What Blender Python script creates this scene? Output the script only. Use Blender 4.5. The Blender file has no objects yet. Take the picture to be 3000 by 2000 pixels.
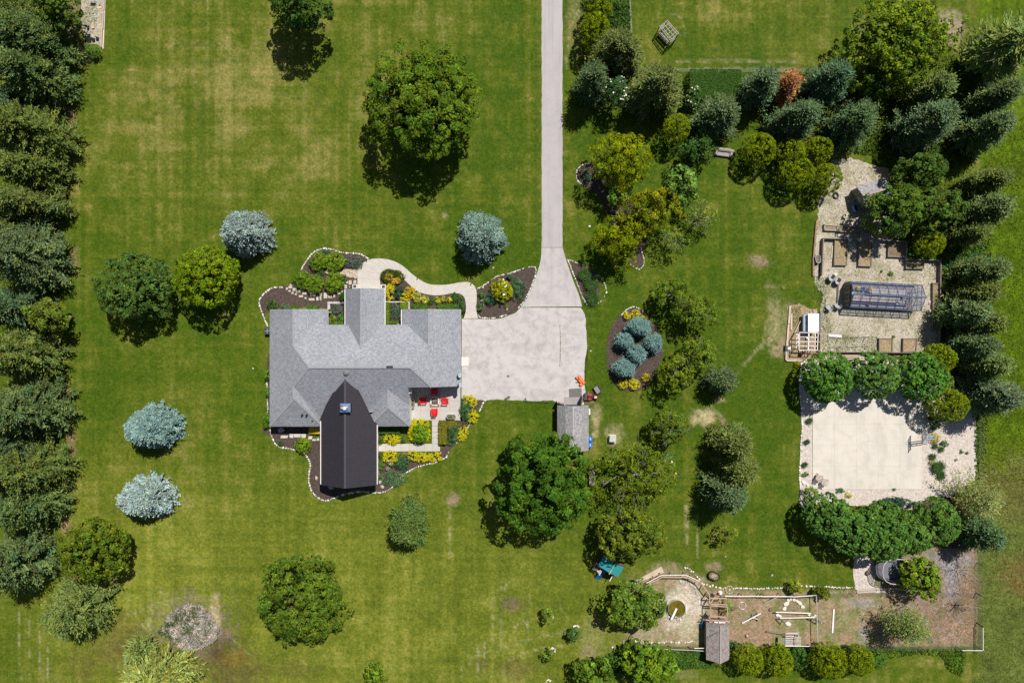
import bpy, math, random
import numpy as np
from mathutils import Vector, Matrix

# ------------------------------------------------------------------ camera, sky, sun, exposure
SC = bpy.context.scene
COL = SC.collection
HCAM, MPP = 100.0, 0.05            # camera height in metres, metres per photo pixel on the ground
cam = bpy.data.cameras.new('camera'); cam_o = bpy.data.objects.new('camera', cam); COL.objects.link(cam_o)
cam_o.location = (0, 0, HCAM); cam.sensor_width = 36; cam.lens = 24; cam.clip_end = 2000; cam.clip_start = 0.5
SC.camera = cam_o
SHX, SHY = -0.30, -0.54            # ground shadow of a 1 m post
el = math.atan2(1, math.hypot(SHX, SHY)); az = math.atan2(-SHX, -SHY)   # azimuth from +Y towards +X
W = bpy.data.worlds.new('World'); SC.world = W; W.use_nodes = True
nt = W.node_tree; bg = nt.nodes['Background']
sky = nt.nodes.new('ShaderNodeTexSky'); sky.sky_type = 'NISHITA'; sky.sun_disc = False
sky.sun_elevation = el; sky.sun_rotation = az
nt.links.new(sky.outputs[0], bg.inputs[0]); bg.inputs[1].default_value = 0.05
sun = bpy.data.lights.new('sun', 'SUN'); sun.energy = 4.9; sun.angle = math.radians(0.5); sun.color = (1, .95, .88)
sun_o = bpy.data.objects.new('sun', sun); COL.objects.link(sun_o)
sun_o.rotation_euler = Vector((-SHX, -SHY, 1)).to_track_quat('Z', 'Y').to_euler()
SC.view_settings.view_transform = 'Standard'; SC.view_settings.look = 'None'
SC.view_settings.exposure = 0.12; SC.view_settings.gamma = 1.0; SC.view_settings.use_curve_mapping = False
SC.cycles.max_bounces = 6; SC.cycles.transparent_max_bounces = 8
SC.cycles.use_denoising = False

R = math.radians
rnd = random.Random(7)

def P(px, py, z=0.0):
    f = (1 - z / HCAM) * MPP
    return Vector(((px - 1500) * f, (1000 - py) * f, z))

def Z(x0, y0, s):                  # photo detail -> photo pixel
    return lambda u, v: (x0 + u / s, y0 + v / s)

ZA = Z(750, 700, 3.6185); ZB = Z(750, 1060, 3.6185); ZC = Z(1100, 700, 3.6185); ZD = Z(1300, 1060, 3.6185)
ZE = Z(2300, 480, 4.704); ZF = Z(2300, 740, 4.704); ZG = Z(2300, 1030, 3.92); ZH = Z(1700, 1600, 3.92)
ZI = Z(2250, 1600, 3.136); ZJ = Z(1650, 0, 3.6185); ZK = Z(2250, 0, 3.136); ZL = Z(1650, 420, 3.6185)
ZM = Z(1650, 830, 3.6185); ZN = Z(1700, 1230, 3.92); ZO = Z(0, 0, 3.136); ZQ = Z(0, 1500, 3.136)
ZR = Z(700, 1400, 2.24); ZS = Z(2300, 1380, 3.36); ZP = Z(1180, 1110, 5.6); ZT = Z(1620, 1080, 7.47)
ZU = Z(2300, 890, 5.27); ZV = Z(1720, 1610, 8.14); ZW = Z(2040, 1640, 4.48); ZX = Z(2240, 1720, 4.478); ZY = Z(2640, 1220, 7.47)
Z0 = Z(200, 0, 4.98)

# ------------------------------------------------------------------ materials
def newmat(name):
    m = bpy.data.materials.new(name); m.use_nodes = True
    return m, m.node_tree, m.node_tree.nodes['Principled BSDF']

def N(t, typ, **kw):
    n = t.nodes.new(typ)
    for k, v in kw.items():
        if k.startswith('i_'):
            n.inputs[k[2:].replace('_', ' ')].default_value = v
        else:
            setattr(n, k, v)
    return n

def ramp(t, fac, stops):
    r = t.nodes.new('ShaderNodeValToRGB'); e = r.color_ramp.elements
    while len(e) < len(stops): e.new(0.5)
    for q, (p, c) in zip(e, stops):
        q.position = p; q.color = (*c, 1) if len(c) == 3 else c
    t.links.new(fac, r.inputs[0]); return r.outputs[0]

def math_(t, op, a, b=None, c=None):
    n = t.nodes.new('ShaderNodeMath'); n.operation = op
    for i, x in enumerate((a, b, c)):
        if x is None: continue
        if isinstance(x, (int, float)): n.inputs[i].default_value = x
        else: t.links.new(x, n.inputs[i])
    return n.outputs[0]

def mix(t, fac, a, b, mode='MIX'):
    n = t.nodes.new('ShaderNodeMix'); n.data_type = 'RGBA'; n.blend_type = mode
    for i, x in ((0, fac), (6, a), (7, b)):
        if isinstance(x, (int, float)): n.inputs[i].default_value = x
        elif isinstance(x, (tuple, list)): n.inputs[i].default_value = (*x, 1) if len(x) == 3 else x
        else: t.links.new(x, n.inputs[i])
    return n.outputs[2]

def noise(t, scale, vec=None, detail=4, rough=.6, out='Fac', dist=0.0):
    n = N(t, 'ShaderNodeTexNoise'); n.inputs['Scale'].default_value = scale; n.inputs['Detail'].default_value = detail
    n.inputs['Roughness'].default_value = rough; n.inputs['Distortion'].default_value = dist
    if vec is not None: t.links.new(vec, n.inputs['Vector'])
    return n.outputs[out]

def pos(t, sc=None):
    g = t.nodes.new('ShaderNodeNewGeometry').outputs['Position']
    if sc is None: return g
    m = t.nodes.new('ShaderNodeMapping'); m.inputs['Scale'].default_value = sc
    t.links.new(g, m.inputs[0]); return m.outputs[0]

def bump(t, b, h, strength=.4, dist=.05):
    n = t.nodes.new('ShaderNodeBump'); n.inputs['Strength'].default_value = strength; n.inputs['Distance'].default_value = dist
    t.links.new(h, n.inputs['Height']); t.links.new(n.outputs[0], b.inputs['Normal'])

MATS = {}
def plain(name, c, rough=.6, var=.25, scale=6.0, metal=0.0, bs=.15, big=.0):
    """a colour with grain and wear"""
    if name in MATS: return MATS[name]
    m, t, b = newmat(name)
    oc = t.nodes.new('ShaderNodeTexCoord').outputs['Object']
    f = noise(t, scale, oc, 5, .65)
    lo = tuple(x * (1 - var) for x in c); hi = tuple(min(1, x * (1 + var)) for x in c)
    col = ramp(t, f, [(.3, lo), (.7, hi)])
    if big:
        g = noise(t, scale * .12, oc, 3)
        col = mix(t, ramp(t, g, [(.42, (0, 0, 0)), (.62, (big, big, big))]), col, tuple(x * .6 for x in c))
    t.links.new(col, b.inputs['Base Color']); b.inputs['Roughness'].default_value = rough; b.inputs['Metallic'].default_value = metal
    if bs: bump(t, b, f, bs, .02)
    MATS[name] = m; return m

def wood(name, c, var=.4):
    if name in MATS: return MATS[name]
    m, t, b = newmat(name)
    f = noise(t, 3.0, pos(t, (3, 3, 9)), 6, .7)
    f2 = noise(t, .9, pos(t), 3)
    col = ramp(t, f, [(.25, tuple(x * (1 - var) for x in c)), (.75, tuple(min(1, x * (1 + var)) for x in c))])
    col = mix(t, ramp(t, f2, [(.45, (0, 0, 0)), (.7, (.5, .5, .5))]), col, tuple(x * .6 for x in c))
    t.links.new(col, b.inputs['Base Color']); b.inputs['Roughness'].default_value = .8
    MATS[name] = m; return m

def leafmat(name, c, trans=.16):
    if name in MATS: return MATS[name]
    m, t, b = newmat(name)
    a = N(t, 'ShaderNodeAttribute', attribute_name='tint')
    col = mix(t, 1.0, a.outputs['Color'], tuple(c), 'MULTIPLY')
    t.links.new(col, b.inputs['Base Color']); b.inputs['Roughness'].default_value = .75
    b.inputs['Specular IOR Level'].default_value = .05
    tr = t.nodes.new('ShaderNodeBsdfTranslucent'); t.links.new(mix(t, 1.0, col, (1.1, 1.15, .55), 'MULTIPLY'), tr.inputs[0])
    mx = t.nodes.new('ShaderNodeMixShader'); mx.inputs[0].default_value = trans
    t.links.new(b.outputs[0], mx.inputs[1]); t.links.new(tr.outputs[0], mx.inputs[2])
    t.links.new(mx.outputs[0], t.nodes['Material Output'].inputs[0])
    MATS[name] = m; return m

def shingle(name, lo, mid, hi, row=.075, width=.24):
    """asphalt shingles: courses follow the height, tabs run along the eave"""
    m, t, b = newmat(name)
    g = t.nodes.new('ShaderNodeNewGeometry')
    sp = N(t, 'ShaderNodeSeparateXYZ'); t.links.new(g.outputs['Position'], sp.inputs[0])
    sn = N(t, 'ShaderNodeSeparateXYZ'); t.links.new(g.outputs['True Normal'], sn.inputs[0])
    ew = math_(t, 'GREATER_THAN', math_(t, 'ABSOLUTE', sn.outputs[0]), math_(t, 'ABSOLUTE', sn.outputs[1]))
    along = math_(t, 'ADD', math_(t, 'MULTIPLY', sp.outputs[1], ew), math_(t, 'MULTIPLY', sp.outputs[0], math_(t, 'SUBTRACT', 1.0, ew)))
    rz = math_(t, 'DIVIDE', sp.outputs[2], row); ri = math_(t, 'FLOOR', rz); rf = math_(t, 'FRACT', rz)
    wob = N(t, 'ShaderNodeTexWhiteNoise', noise_dimensions='1D'); t.links.new(ri, wob.inputs['W'])
    ci = math_(t, 'FLOOR', math_(t, 'ADD', math_(t, 'DIVIDE', along, width), math_(t, 'MULTIPLY', wob.outputs[0], 3.0)))
    cv = N(t, 'ShaderNodeCombineXYZ'); t.links.new(ri, cv.inputs[0]); t.links.new(ci, cv.inputs[1])
    wn = N(t, 'ShaderNodeTexWhiteNoise', noise_dimensions='2D'); t.links.new(cv.outputs[0], wn.inputs['Vector'])
    col = ramp(t, wn.outputs[0], [(0, lo), (.5, mid), (1, hi)])
    big = noise(t, .25, pos(t), 4, .6)
    col = mix(t, 1.0, col, ramp(t, big, [(.3, (.92, .92, .93)), (.7, (1.06, 1.06, 1.06))]), 'MULTIPLY')
    fine = noise(t, 9, pos(t), 3, .7)
    col = mix(t, 1.0, col, ramp(t, fine, [(.3, (.8, .8, .8)), (.7, (1.15, 1.15, 1.15))]), 'MULTIPLY')
    t.links.new(col, b.inputs['Base Color']); b.inputs['Roughness'].default_value = .9
    bump(t, b, rf, .35, .012)
    return m

# ------------------------------------------------------------------ meshes and objects
class MB:
    def __init__(s): s.v = []; s.f = []
    def add(s, vs, fs):
        n = len(s.v); s.v += [tuple(v) for v in vs]; s.f += [tuple(i + n for i in f) for f in fs]; return s
    def hexa(s, c):               # 8 corners: bottom four, top four
        return s.add(c, [(3, 2, 1, 0), (4, 5, 6, 7), (0, 1, 5, 4), (1, 2, 6, 5), (2, 3, 7, 6), (3, 0, 4, 7)])
    def box(s, c, d, rz=0.0, tilt=None):
        x, y, z = d[0] / 2, d[1] / 2, d[2] / 2
        m = Matrix.Rotation(rz, 3, 'Z')
        if tilt is not None: m = m @ tilt
        return s.hexa([Vector(c) + m @ Vector(q) for q in ((-x, -y, -z), (x, -y, -z), (x, y, -z), (-x, y, -z), (-x, -y, z), (x, -y, z), (x, y, z), (-x, y, z))])
    def pbox(s, x0, y0, x1, y1, z0, z1):   # box whose top shows at these photo pixels
        a, b = P(x0, y1, z1), P(x1, y0, z1)
        return s.hexa([(a.x, a.y, z0), (b.x, a.y, z0), (b.x, b.y, z0), (a.x, b.y, z0), (a.x, a.y, z1), (b.x, a.y, z1), (b.x, b.y, z1), (a.x, b.y, z1)])
    def bar(s, p, q, w, h=None, up=(0, 0, 1)):   # rectangular bar from p to q
        p, q = Vector(p), Vector(q); h = h or w; d = (q - p).normalized()
        u = Vector(up)
        if abs(d.dot(u)) > .95: u = Vector((1, 0, 0))
        a = d.cross(u).normalized() * (w / 2); e = a.cross(d).normalized() * (h / 2)
        return s.hexa([p - a - e, p + a - e, p + a + e, p - a + e, q - a - e, q + a - e, q + a + e, q - a + e])
    def tube(s, pts, r, n=7, cap=True):
        pts = [Vector(p) for p in pts]; rr = r if isinstance(r, (list, tuple)) else [r] * len(pts)
        rings = []
        for i, p in enumerate(pts):
            d = (pts[min(i + 1, len(pts) - 1)] - pts[max(i - 1, 0)]).normalized()
            u = Vector((0, 0, 1)) if abs(d.z) < .9 else Vector((1, 0, 0))
            a = d.cross(u).normalized(); e = a.cross(d).normalized()
            rings.append([p + (a * math.cos(2 * math.pi * k / n) + e * math.sin(2 * math.pi * k / n)) * rr[i] for k in range(n)])
        fs = [(i * n + k, i * n + (k + 1) % n, (i + 1) * n + (k + 1) % n, (i + 1) * n + k) for i in range(len(pts) - 1) for k in range(n)]
        if cap: fs += [tuple(range(n))[::-1], tuple((len(pts) - 1) * n + k for k in range(n))]
        return s.add([v for g in rings for v in g], fs)
    def lathe(s, prof, c=(0, 0, 0), n=20, sx=1.0, sy=1.0, rz=0.0):
        vs = []; cr, sr = math.cos(rz), math.sin(rz)
        for r, z in prof:
            for k in range(n):
                x, y = r * sx * math.cos(2 * math.pi * k / n), r * sy * math.sin(2 * math.pi * k / n)
                vs.append((c[0] + x * cr - y * sr, c[1] + x * sr + y * cr, c[2] + z))
        return s.add(vs, [(i * n + k, i * n + (k + 1) % n, (i + 1) * n + (k + 1) % n, (i + 1) * n + k) for i in range(len(prof) - 1) for k in range(n)])
    def prism(s, pts, z0, z1):
        n = len(pts); vs = [(p[0], p[1], z0) for p in pts] + [(p[0], p[1], z1) for p in pts]
        return s.add(vs, [tuple(range(n))[::-1], tuple(range(n, 2 * n))] + [(k, (k + 1) % n, n + (k + 1) % n, n + k) for k in range(n)])
    def slab(s, quad, th):         # a sheet given by its top corners, with thickness downwards
        n = len(quad); q = [Vector(x) for x in quad]; nn = Vector((0, 0, 0))
        for i in range(n): nn += q[i].cross(q[(i + 1) % n])
        nn.normalize()
        if nn.z < 0: q.reverse(); nn = -nn
        return s.add(q + [x - nn * th for x in q], [tuple(range(n)), tuple(range(n, 2 * n))[::-1]] + [((k + 1) % n, k, n + k, n + (k + 1) % n) for k in range(n)])
    def mesh(s, name, off=None, smooth=False):
        me = bpy.data.meshes.new(name)
        v = s.v if off is None else [(a - off[0], b - off[1], c - off[2]) for a, b, c in s.v]
        me.from_pydata(v, [], s.f); me.update()
        if smooth: me.polygons.foreach_set('use_smooth', [True] * len(me.polygons))
        return me

def tag(o, label=None, cat=None, group=None, kind=None):
    for k, v in (('label', label), ('category', cat), ('group', group), ('kind', kind)):
        if v: o[k] = v
    return o

def thing(name, label, cat, loc=(0, 0, 0), rz=0.0, group=None):
    o = bpy.data.objects.new(name, None); COL.objects.link(o); o.empty_display_size = .2
    o.location = loc; o.rotation_euler = (0, 0, rz)
    return tag(o, label, cat, group)

def put(name, me, mat, parent=None, loc=None, rot=None, scale=None):
    o = bpy.data.objects.new(name, me); COL.objects.link(o)
    if mat is not None and not me.materials: me.materials.append(mat)
    if parent is not None: o.parent = parent
    if loc is not None: o.location = loc
    if rot is not None: o.rotation_euler = rot
    if scale is not None: o.scale = scale
    return o

def part(t, name, mb, mat, world=True, smooth=False, up=None):
    """a part of thing t; world=True: the shape was made in world space (t is not turned)"""
    off = None
    if world:
        off = Vector(t.location)
        q = t.parent
        while q is not None: off = off + Vector(q.location); q = q.parent
    return put(name, mb.mesh(name, off, smooth), mat, t)

def solo(name, mb, mat, label, cat, group=None, smooth=False):
    c = Vector(mb.v[0]); c.z = min(v[2] for v in mb.v)
    o = put(name, mb.mesh(name, c, smooth), mat, loc=c); return tag(o, label, cat, group)

def structure(name, mb, mat, parent=None, smooth=False):
    o = put(name, mb.mesh(name, None, smooth), mat, parent)
    if parent is None: o['kind'] = 'structure'
    return o

def copy_thing(src, loc, rz, label=None, group=None):
    r = src.copy(); COL.objects.link(r); r.location = loc; r.rotation_euler = (0, 0, rz)
    if label: r['label'] = label
    if group: r['group'] = group
    for ch in list(src.children):
        c = ch.copy(); COL.objects.link(c); c.parent = r
        for g in list(ch.children):
            d = g.copy(); COL.objects.link(d); d.parent = c
    return r

def spline(pts, closed=False, step=6.0):
    """smooth curve through 2-D points"""
    n = len(pts); out = []
    for i in range(n if closed else n - 1):
        g = lambda k: pts[k % n] if closed else pts[min(max(k, 0), n - 1)]
        p0, p1, p2, p3 = g(i - 1), g(i), g(i + 1), g(i + 2)
        m = max(1, int(math.dist(p1, p2) / step))
        for j in range(m):
            t = j / m
            out.append(tuple(.5 * (2 * p1[k] + (p2[k] - p0[k]) * t + (2 * p0[k] - 5 * p1[k] + 4 * p2[k] - p3[k]) * t * t + (3 * p1[k] - p0[k] - 3 * p2[k] + p3[k]) * t ** 3) for k in (0, 1)))
    if not closed: out.append(tuple(pts[-1]))
    return out

def resample(pts, n):
    d = [0]
    for a, b in zip(pts, pts[1:]): d.append(d[-1] + math.dist(a, b))
    out = []; j = 0
    for i in range(n):
        x = d[-1] * i / (n - 1)
        while j < len(d) - 2 and d[j + 1] < x: j += 1
        f = (x - d[j]) / max(1e-6, d[j + 1] - d[j])
        out.append(tuple(pts[j][k] + (pts[j + 1][k] - pts[j][k]) * f for k in (0, 1)))
    return out

def dense(pts, step=5.0, jit=0.0, seed=1):
    q = random.Random(seed); out = []
    for a, b in zip(pts, pts[1:] + pts[:1]):
        m = max(1, int(math.dist(a, b) / step))
        for j in range(m):
            out.append((a[0] + (b[0] - a[0]) * j / m + q.uniform(-jit, jit), a[1] + (b[1] - a[1]) * j / m + q.uniform(-jit, jit)))
    return out

def sheet(name, pts, z, mat, th=0.0, jit=0.0, seed=1, parent=None, step=5.0):
    pts = dense(list(pts), step, jit, seed) if jit else list(pts)
    w = [P(x, y, z) for x, y in pts]; mb = MB()
    if sum(a.x * b.y - b.x * a.y for a, b in zip(w, w[1:] + w[:1])) < 0: w.reverse()
    if th: mb.prism(w, z - th, z)
    else: mb.add(w, [tuple(range(len(w)))])
    return structure(name, mb, mat, parent)
# ------------------------------------------------------------------ ground: one sheet to the horizon, painted with what grows on it
def vnoise(x, y, seed):
    """smooth value noise, 0..1, on arrays"""
    rs = np.random.RandomState(seed); T = rs.rand(256, 256)
    xi = np.floor(x).astype(int); yi = np.floor(y).astype(int); fx = x - xi; fy = y - yi
    fx = fx * fx * (3 - 2 * fx); fy = fy * fy * (3 - 2 * fy)
    g = lambda a, b: T[a & 255, b & 255]
    return (g(xi, yi) * (1 - fx) + g(xi + 1, yi) * fx) * (1 - fy) + (g(xi, yi + 1) * (1 - fx) + g(xi + 1, yi + 1) * fx) * fy

def fbm(x, y, seed, o=4):
    r = 0; a = .5; s = 0
    for i in range(o):
        r = r + a * vnoise(x * 2 ** i + 17 * i, y * 2 ** i + 31 * i, seed + i); s += a; a *= .55
    return r / s

def sstep(a, b, x):
    t = np.clip((x - a) / (b - a), 0, 1); return t * t * (3 - 2 * t)

def build_ground():
    fx = np.linspace(-40, 3040, 514); fy = np.linspace(-40, 2040, 348)
    ox = np.array([-16000, -9000, -5000, -2500, -1200, -600, -300, -120]); oy = ox
    gx = np.concatenate([ox, fx, 3000 - ox[::-1]]); gy = np.concatenate([oy, fy, 2000 - oy[::-1]])
    X, Y = np.meshgrid(gx, gy, indexing='xy'); nx, ny = len(gx), len(gy)
    # lawn: mower stripes both ways, straw coloured patches
    n1 = fbm(X / 55, Y / 55, 3); n2 = fbm(X / 190, Y / 190, 9); n3 = fbm(X / 14, Y / 14, 21, 3); n4 = fbm(X / 7, Y / 7, 27, 2)
    sx = fbm(X / 13 + n2 * .5, Y / 700, 33, 4); sy = fbm(X / 700, Y / 13 + n2 * .5, 41, 4)
    straw = (n1 - .5) * 1.6 + (sx - .5) * 1.15 + (sy - .5) * .8 + (n2 - .5) * .9 + (n3 - .5) * .7
    def blob(x, y, rx, ry, soft=.5, wob=.35):
        d = np.hypot((X - x) / rx, (Y - y) / ry) + (n3 - .5) * wob * 1.6 + (n1 - .5) * wob
        return (1 - sstep(1 - soft, 1 + soft, d)) * (1 if rx > 90 else np.clip(.25 + n4 * 1.45, 0, 1))
    dry = .50 * blob(560, 250, 520, 330, .7) + .30 * blob(720, 180, 150, 420, .6) + .22 * blob(1000, 1850, 800, 300, .6) + .16 * blob(700, 1500, 480, 260, .7)
    dry = dry + .22 * blob(2050, 60, 420, 160, .6) + .45 * blob(2200, 20, 160, 30, .8) + .2 * blob(1150, 120, 250, 160, .7) + .18 * blob(1560, 100, 40, 300, .8) + .25 * blob(300, 620, 200, 200, .7)
    lush = .40 * blob(1950, 800, 380, 620, .6) + .35 * blob(1440, 480, 160, 300, .6) + .3 * blob(1350, 760, 320, 80, .7) + .25 * blob(2250, 1300, 160, 400, .6) + .25 * blob(700, 1000, 120, 300, .8) + .25 * blob(1500, 1230, 160, 60, .7) + .2 * blob(330, 820, 120, 300, .8) + .25 * blob(1580, 330, 22, 420, .6)
    s = np.clip(.33 + straw * .60 + dry * .40 - lush * .5, 0, 1)
    green = np.array([.047, .087, .003]); mid = np.array([.090, .116, .009]); tan = np.array([.205, .188, .046])
    a = np.clip(s * 2, 0, 1)[..., None]; b = np.clip(s * 2 - 1, 0, 1)[..., None]
    col = green * (1 - a) + mid * a; col = col * (1 - b) + tan * b
    # brighter, yellower lawn along the bottom of the plot
    yl = (.75 * blob(950, 1780, 820, 330, .6) + .4 * blob(330, 1700, 260, 350, .6))[..., None]
    col = col * (1 - yl * .7) + np.array([.172, .192, .020]) * (.7 + s[..., None] * .6) * yl * .7
    lg = (blob(1240, 1500, 120, 600, .9) * .0 + blob(760, 1130, 240, 240, .8) * .35)[..., None]
    col = col * (1 - lg * .3) + np.array([.10, .15, .008]) * lg * .3
    # rough field beyond the east fence
    fe = sstep(2852, 2884, X + (n3 - .5) * 22) * (1 - sstep(-2000, -1500, -Y) * 0)
    fc = np.where((Y + (n1 - .5) * 260 < 1400)[..., None], np.array([.072, .118, .0025]), np.array([.090, .115, .020]))
    fn = (n3[..., None] - .5) * .9 + (n1[..., None] - .5) * .5
    fc = fc * (1 + fn) ; brn = (blob(2990, 1690, 60, 60, .7) * .8 + blob(2960, 1420, 90, 90, .9) * .4)[..., None]
    fc = fc * (1 - brn) + np.array([.15, .10, .03]) * brn
    col = col * (1 - fe[..., None]) + fc * fe[..., None]
    # neighbour's grass beyond the west row of pines, a little paler
    def paint(m, c, k=1.0):
        nonlocal col
        m = np.clip(m * k, 0, 1)[..., None]; col = col * (1 - m) + np.array(c) * m
    DIRT = (.26, .19, .12); PALE = (.42, .36, .27); STRAW = (.40, .33, .17); BROWN = (.145, .105, .06); WET = (.10, .075, .025)
    for x, y, rx, ry, c, k in [
        (2066, 1222, 34, 20, STRAW, 1), (2118, 1236, 12, 10, DIRT, .9), (2222, 765, 26, 20, DIRT, .6), (2218, 760, 12, 10, DIRT, .9), (2243, 770, 8, 8, DIRT, .8),
        (1328, 1463, 16, 14, DIRT, .75), (1302, 632, 7, 6, STRAW, .7), (2290, 1015, 16, 24, DIRT, .9), (2108, 1170, 14, 8, STRAW, .5),
        (2088, 1660, 20, 12, DIRT, .75), (1745, 1230, 14, 40, STRAW, .6), (1745, 1275, 9, 8, STRAW, .8), (1800, 1270, 26, 24, STRAW, .5), (1797, 1303, 12, 12, DIRT, .8), (1725, 1170, 12, 14, DIRT, .5),
        (2290, 955, 30, 60, STRAW, .35), (2262, 945, 16, 80, STRAW, .35), (2540, 80, 40, 30, STRAW, .2), (2775, 70, 40, 36, (.33, .25, .17), .9), (2790, 110, 26, 30, (.33, .25, .17), .8),
        (350, 1880, 70, 70, WET, .65), (395, 1905, 40, 40, WET, .7), (650, 1940, 70, 80, WET, .8), (640, 1900, 30, 40, (.06, .04, .015), .8), (690, 1930, 50, 20, (.2, .12, .02), .5), (250, 1950, 40, 40, WET, .4),
        (735, 1970, 50, 36, WET, .4), (870, 1960, 60, 40, WET, .3), (1505, 1772, 24, 18, BROWN, .7), (1520, 1955, 50, 26, WET, .6), (1405, 1945, 20, 20, WET, .4),
        (555, 1835, 92, 80, (.17, .14, .09), .9), (628, 1800, 14, 50, (.45, .36, .2), .7),
        (215, 90, 30, 90, (.24, .17, .11), .6), (225, 160, 40, 20, (.28, .2, .13), .7), (205, 340, 12, 26, (.24, .16, .1), .7), (200, 1145, 10, 20, (.26, .16, .09), .6), (205, 1300, 14, 60, (.26, .16, .09), .7), (195, 1540, 16, 30, (.26, .16, .09), .8), (330, 1706, 20, 14, (.26, .16, .09), .7), (215, 1690, 22, 14, (.26, .16, .09), .6), (220, 760, 10, 30, (.26, .16, .09), .6),
        (1690, 40, 14, 110, (.24, .2, .09), .4), (1670, 90, 8, 60, (.24, .2, .09), .4), (1730, 560, 60, 14, (.03, .05, .008), .0),
        (2560, 1090, 60, 30, PALE, .5), (2790, 1110, 30, 40, (.05, .04, .03), .9), (2835, 1100, 14, 12, (.4, .2, .12), .5)]:
        paint(blob(x, y, rx, ry, .6, .95), c, k)
    # earth of the animal runs
    run = sstep(1850, 1866, X) * (1 - sstep(2858, 2868, X)) * sstep(1722, 1734, Y) * (1 - sstep(1886, 1898, Y))
    run2 = sstep(2500, 2512, X) * (1 - sstep(2858, 2868, X)) * sstep(1585, 1605, Y) * (1 - sstep(1886, 1898, Y))
    run3 = blob(1955, 1770, 130, 105, .25) * (1 - sstep(1886, 1896, Y))
    q = np.clip(np.maximum(np.maximum(run, run2), run3), 0, 1)
    wv = np.clip((fbm(X / 30, Y / 30, 71) - .38) * 3.2, 0, 1)[..., None]; w2 = np.clip((fbm(X / 16, Y / 16, 75, 3) - .45) * 3, 0, 1)[..., None]
    rc = np.array([.255, .185, .100]) * (1 - wv) + np.array([.150, .165, .050]) * wv
    rc = rc * (1 - w2 * .35) + np.array([.40, .33, .22]) * w2 * .35
    east = sstep(2540, 2640, X)[..., None]
    rc = rc * (1 - east * .62) + (np.array([.20, .135, .085]) * (1 - w2 * .5) + np.array([.24, .23, .24]) * w2 * .5) * east * .62
    col = col * (1 - q[..., None]) + rc * q[..., None]
    for x, y, rx, ry, c, k in [(2010, 1770, 50, 80, (.52, .46, .35), .8), (1975, 1790, 60, 50, (.50, .44, .33), .6), (2025, 1840, 50, 40, (.36, .32, .18), .5), (1880, 1860, 50, 30, (.30, .25, .15), .7),
                               (2160, 1790, 60, 60, (.27, .19, .115), .7), (2200, 1860, 60, 30, (.27, .18, .11), .8), (2785, 1640, 60, 30, (.28, .28, .30), .55), (2790, 1700, 30, 50, (.27, .27, .30), .6), (2520, 1765, 40, 16, (.28, .27, .27), .5), (2530, 1860, 14, 40, (.3, .29, .28), .5),
                               (2840, 1730, 40, 60, (.22, .14, .085), .5), (2800, 1850, 60, 30, (.30, .20, .12), .6), (2310, 1762, 30, 22, (.15, .12, .08), .5), (1960, 1680, 80, 16, (.20, .17, .09), .6), (2100, 1735, 40, 14, (.26, .19, .11), .8),
                               (1740, 1860, 40, 60, (.26, .24, .10), .6), (1720, 1910, 20, 20, (.27, .2, .14), .8), (2010, 1975, 40, 12, (.30, .26, .11), .5)]:
        paint(blob(x, y, rx, ry, .5, .6) * np.maximum(q, .6), c, k)
    # pale mower and wheel tracks, and darker green streaks
    def track(pts, w, c, k):
        p = spline(pts, False, 12); d = np.full(X.shape, 1e9)
        for (x0, y0), (x1, y1) in zip(p, p[1:]):
            L = (x1 - x0) ** 2 + (y1 - y0) ** 2 + 1e-9
            u = np.clip(((X - x0) * (x1 - x0) + (Y - y0) * (y1 - y0)) / L, 0, 1)
            d = np.minimum(d, np.hypot(X - x0 - u * (x1 - x0), Y - y0 - u * (y1 - y0)))
        paint((1 - sstep(w * .5, w * 1.4, d)) * np.clip(.45 + (n3 - .5) * 2.6, 0, 1), c, k)
    TR = (.30, .29, .15)
    for pts in [[(1470, 1715), (1445, 1760), (1443, 1830), (1446, 1890)], [(1500, 1690), (1472, 1740), (1465, 1820), (1470, 1900)], [(1550, 1690), (1549, 1770), (1545, 1870)], [(1318, 1470), (1318, 1560), (1316, 1640)],
                [(1420, 1905), (1380, 1930), (1372, 1980)], [(1390, 1910), (1460, 1906), (1530, 1880), (1600, 1860), (1680, 1850)], [(1510, 1835), (1530, 1812), (1545, 1830)], [(1500, 1990), (1470, 1950), (1560, 1905), (1650, 1890)], [(1640, 1770), (1660, 1820), (1640, 1860)],
                [(395, 1750), (400, 1810), (440, 1850), (420, 1790)], [(330, 1815), (400, 1790), (480, 1760), (560, 1745)], [(450, 1740), (440, 1820), (420, 1850)], [(372, 1745), (380, 1800)], [(650, 1840), (690, 1880), (745, 1925)], [(470, 1735), (520, 1760), (440, 1780)],
                [(1400, 1880), (1402, 1990)], [(1420, 1880), (1422, 1990)], [(1352, 1930), (1355, 1990)], [(55, 1790), (60, 1990)], [(85, 1810), (88, 1990)], [(115, 1850), (118, 2000)], [(138, 1780), (140, 1990)],
                [(1652, 60), (1685, 20), (1700, 0)], [(1658, 200), (1672, 80), (1695, 30)], [(1930, 40), (1990, 50), (2010, 110)], [(1560, 1690), (1570, 1720), (1580, 1715)]]:
        track(pts, 2.6, TR, .6)
    for pts in [[(2010, 1480), (2012, 1600)], [(2040, 1480), (2045, 1640)], [(2280, 880), (2275, 960), (2250, 1010)], [(2240, 1000), (2170, 1080), (2150, 1120)], [(2300, 840), (2240, 838)], [(2245, 940), (2232, 1020)]]:
        track(pts, 4, (.30, .27, .13), .7)
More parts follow.
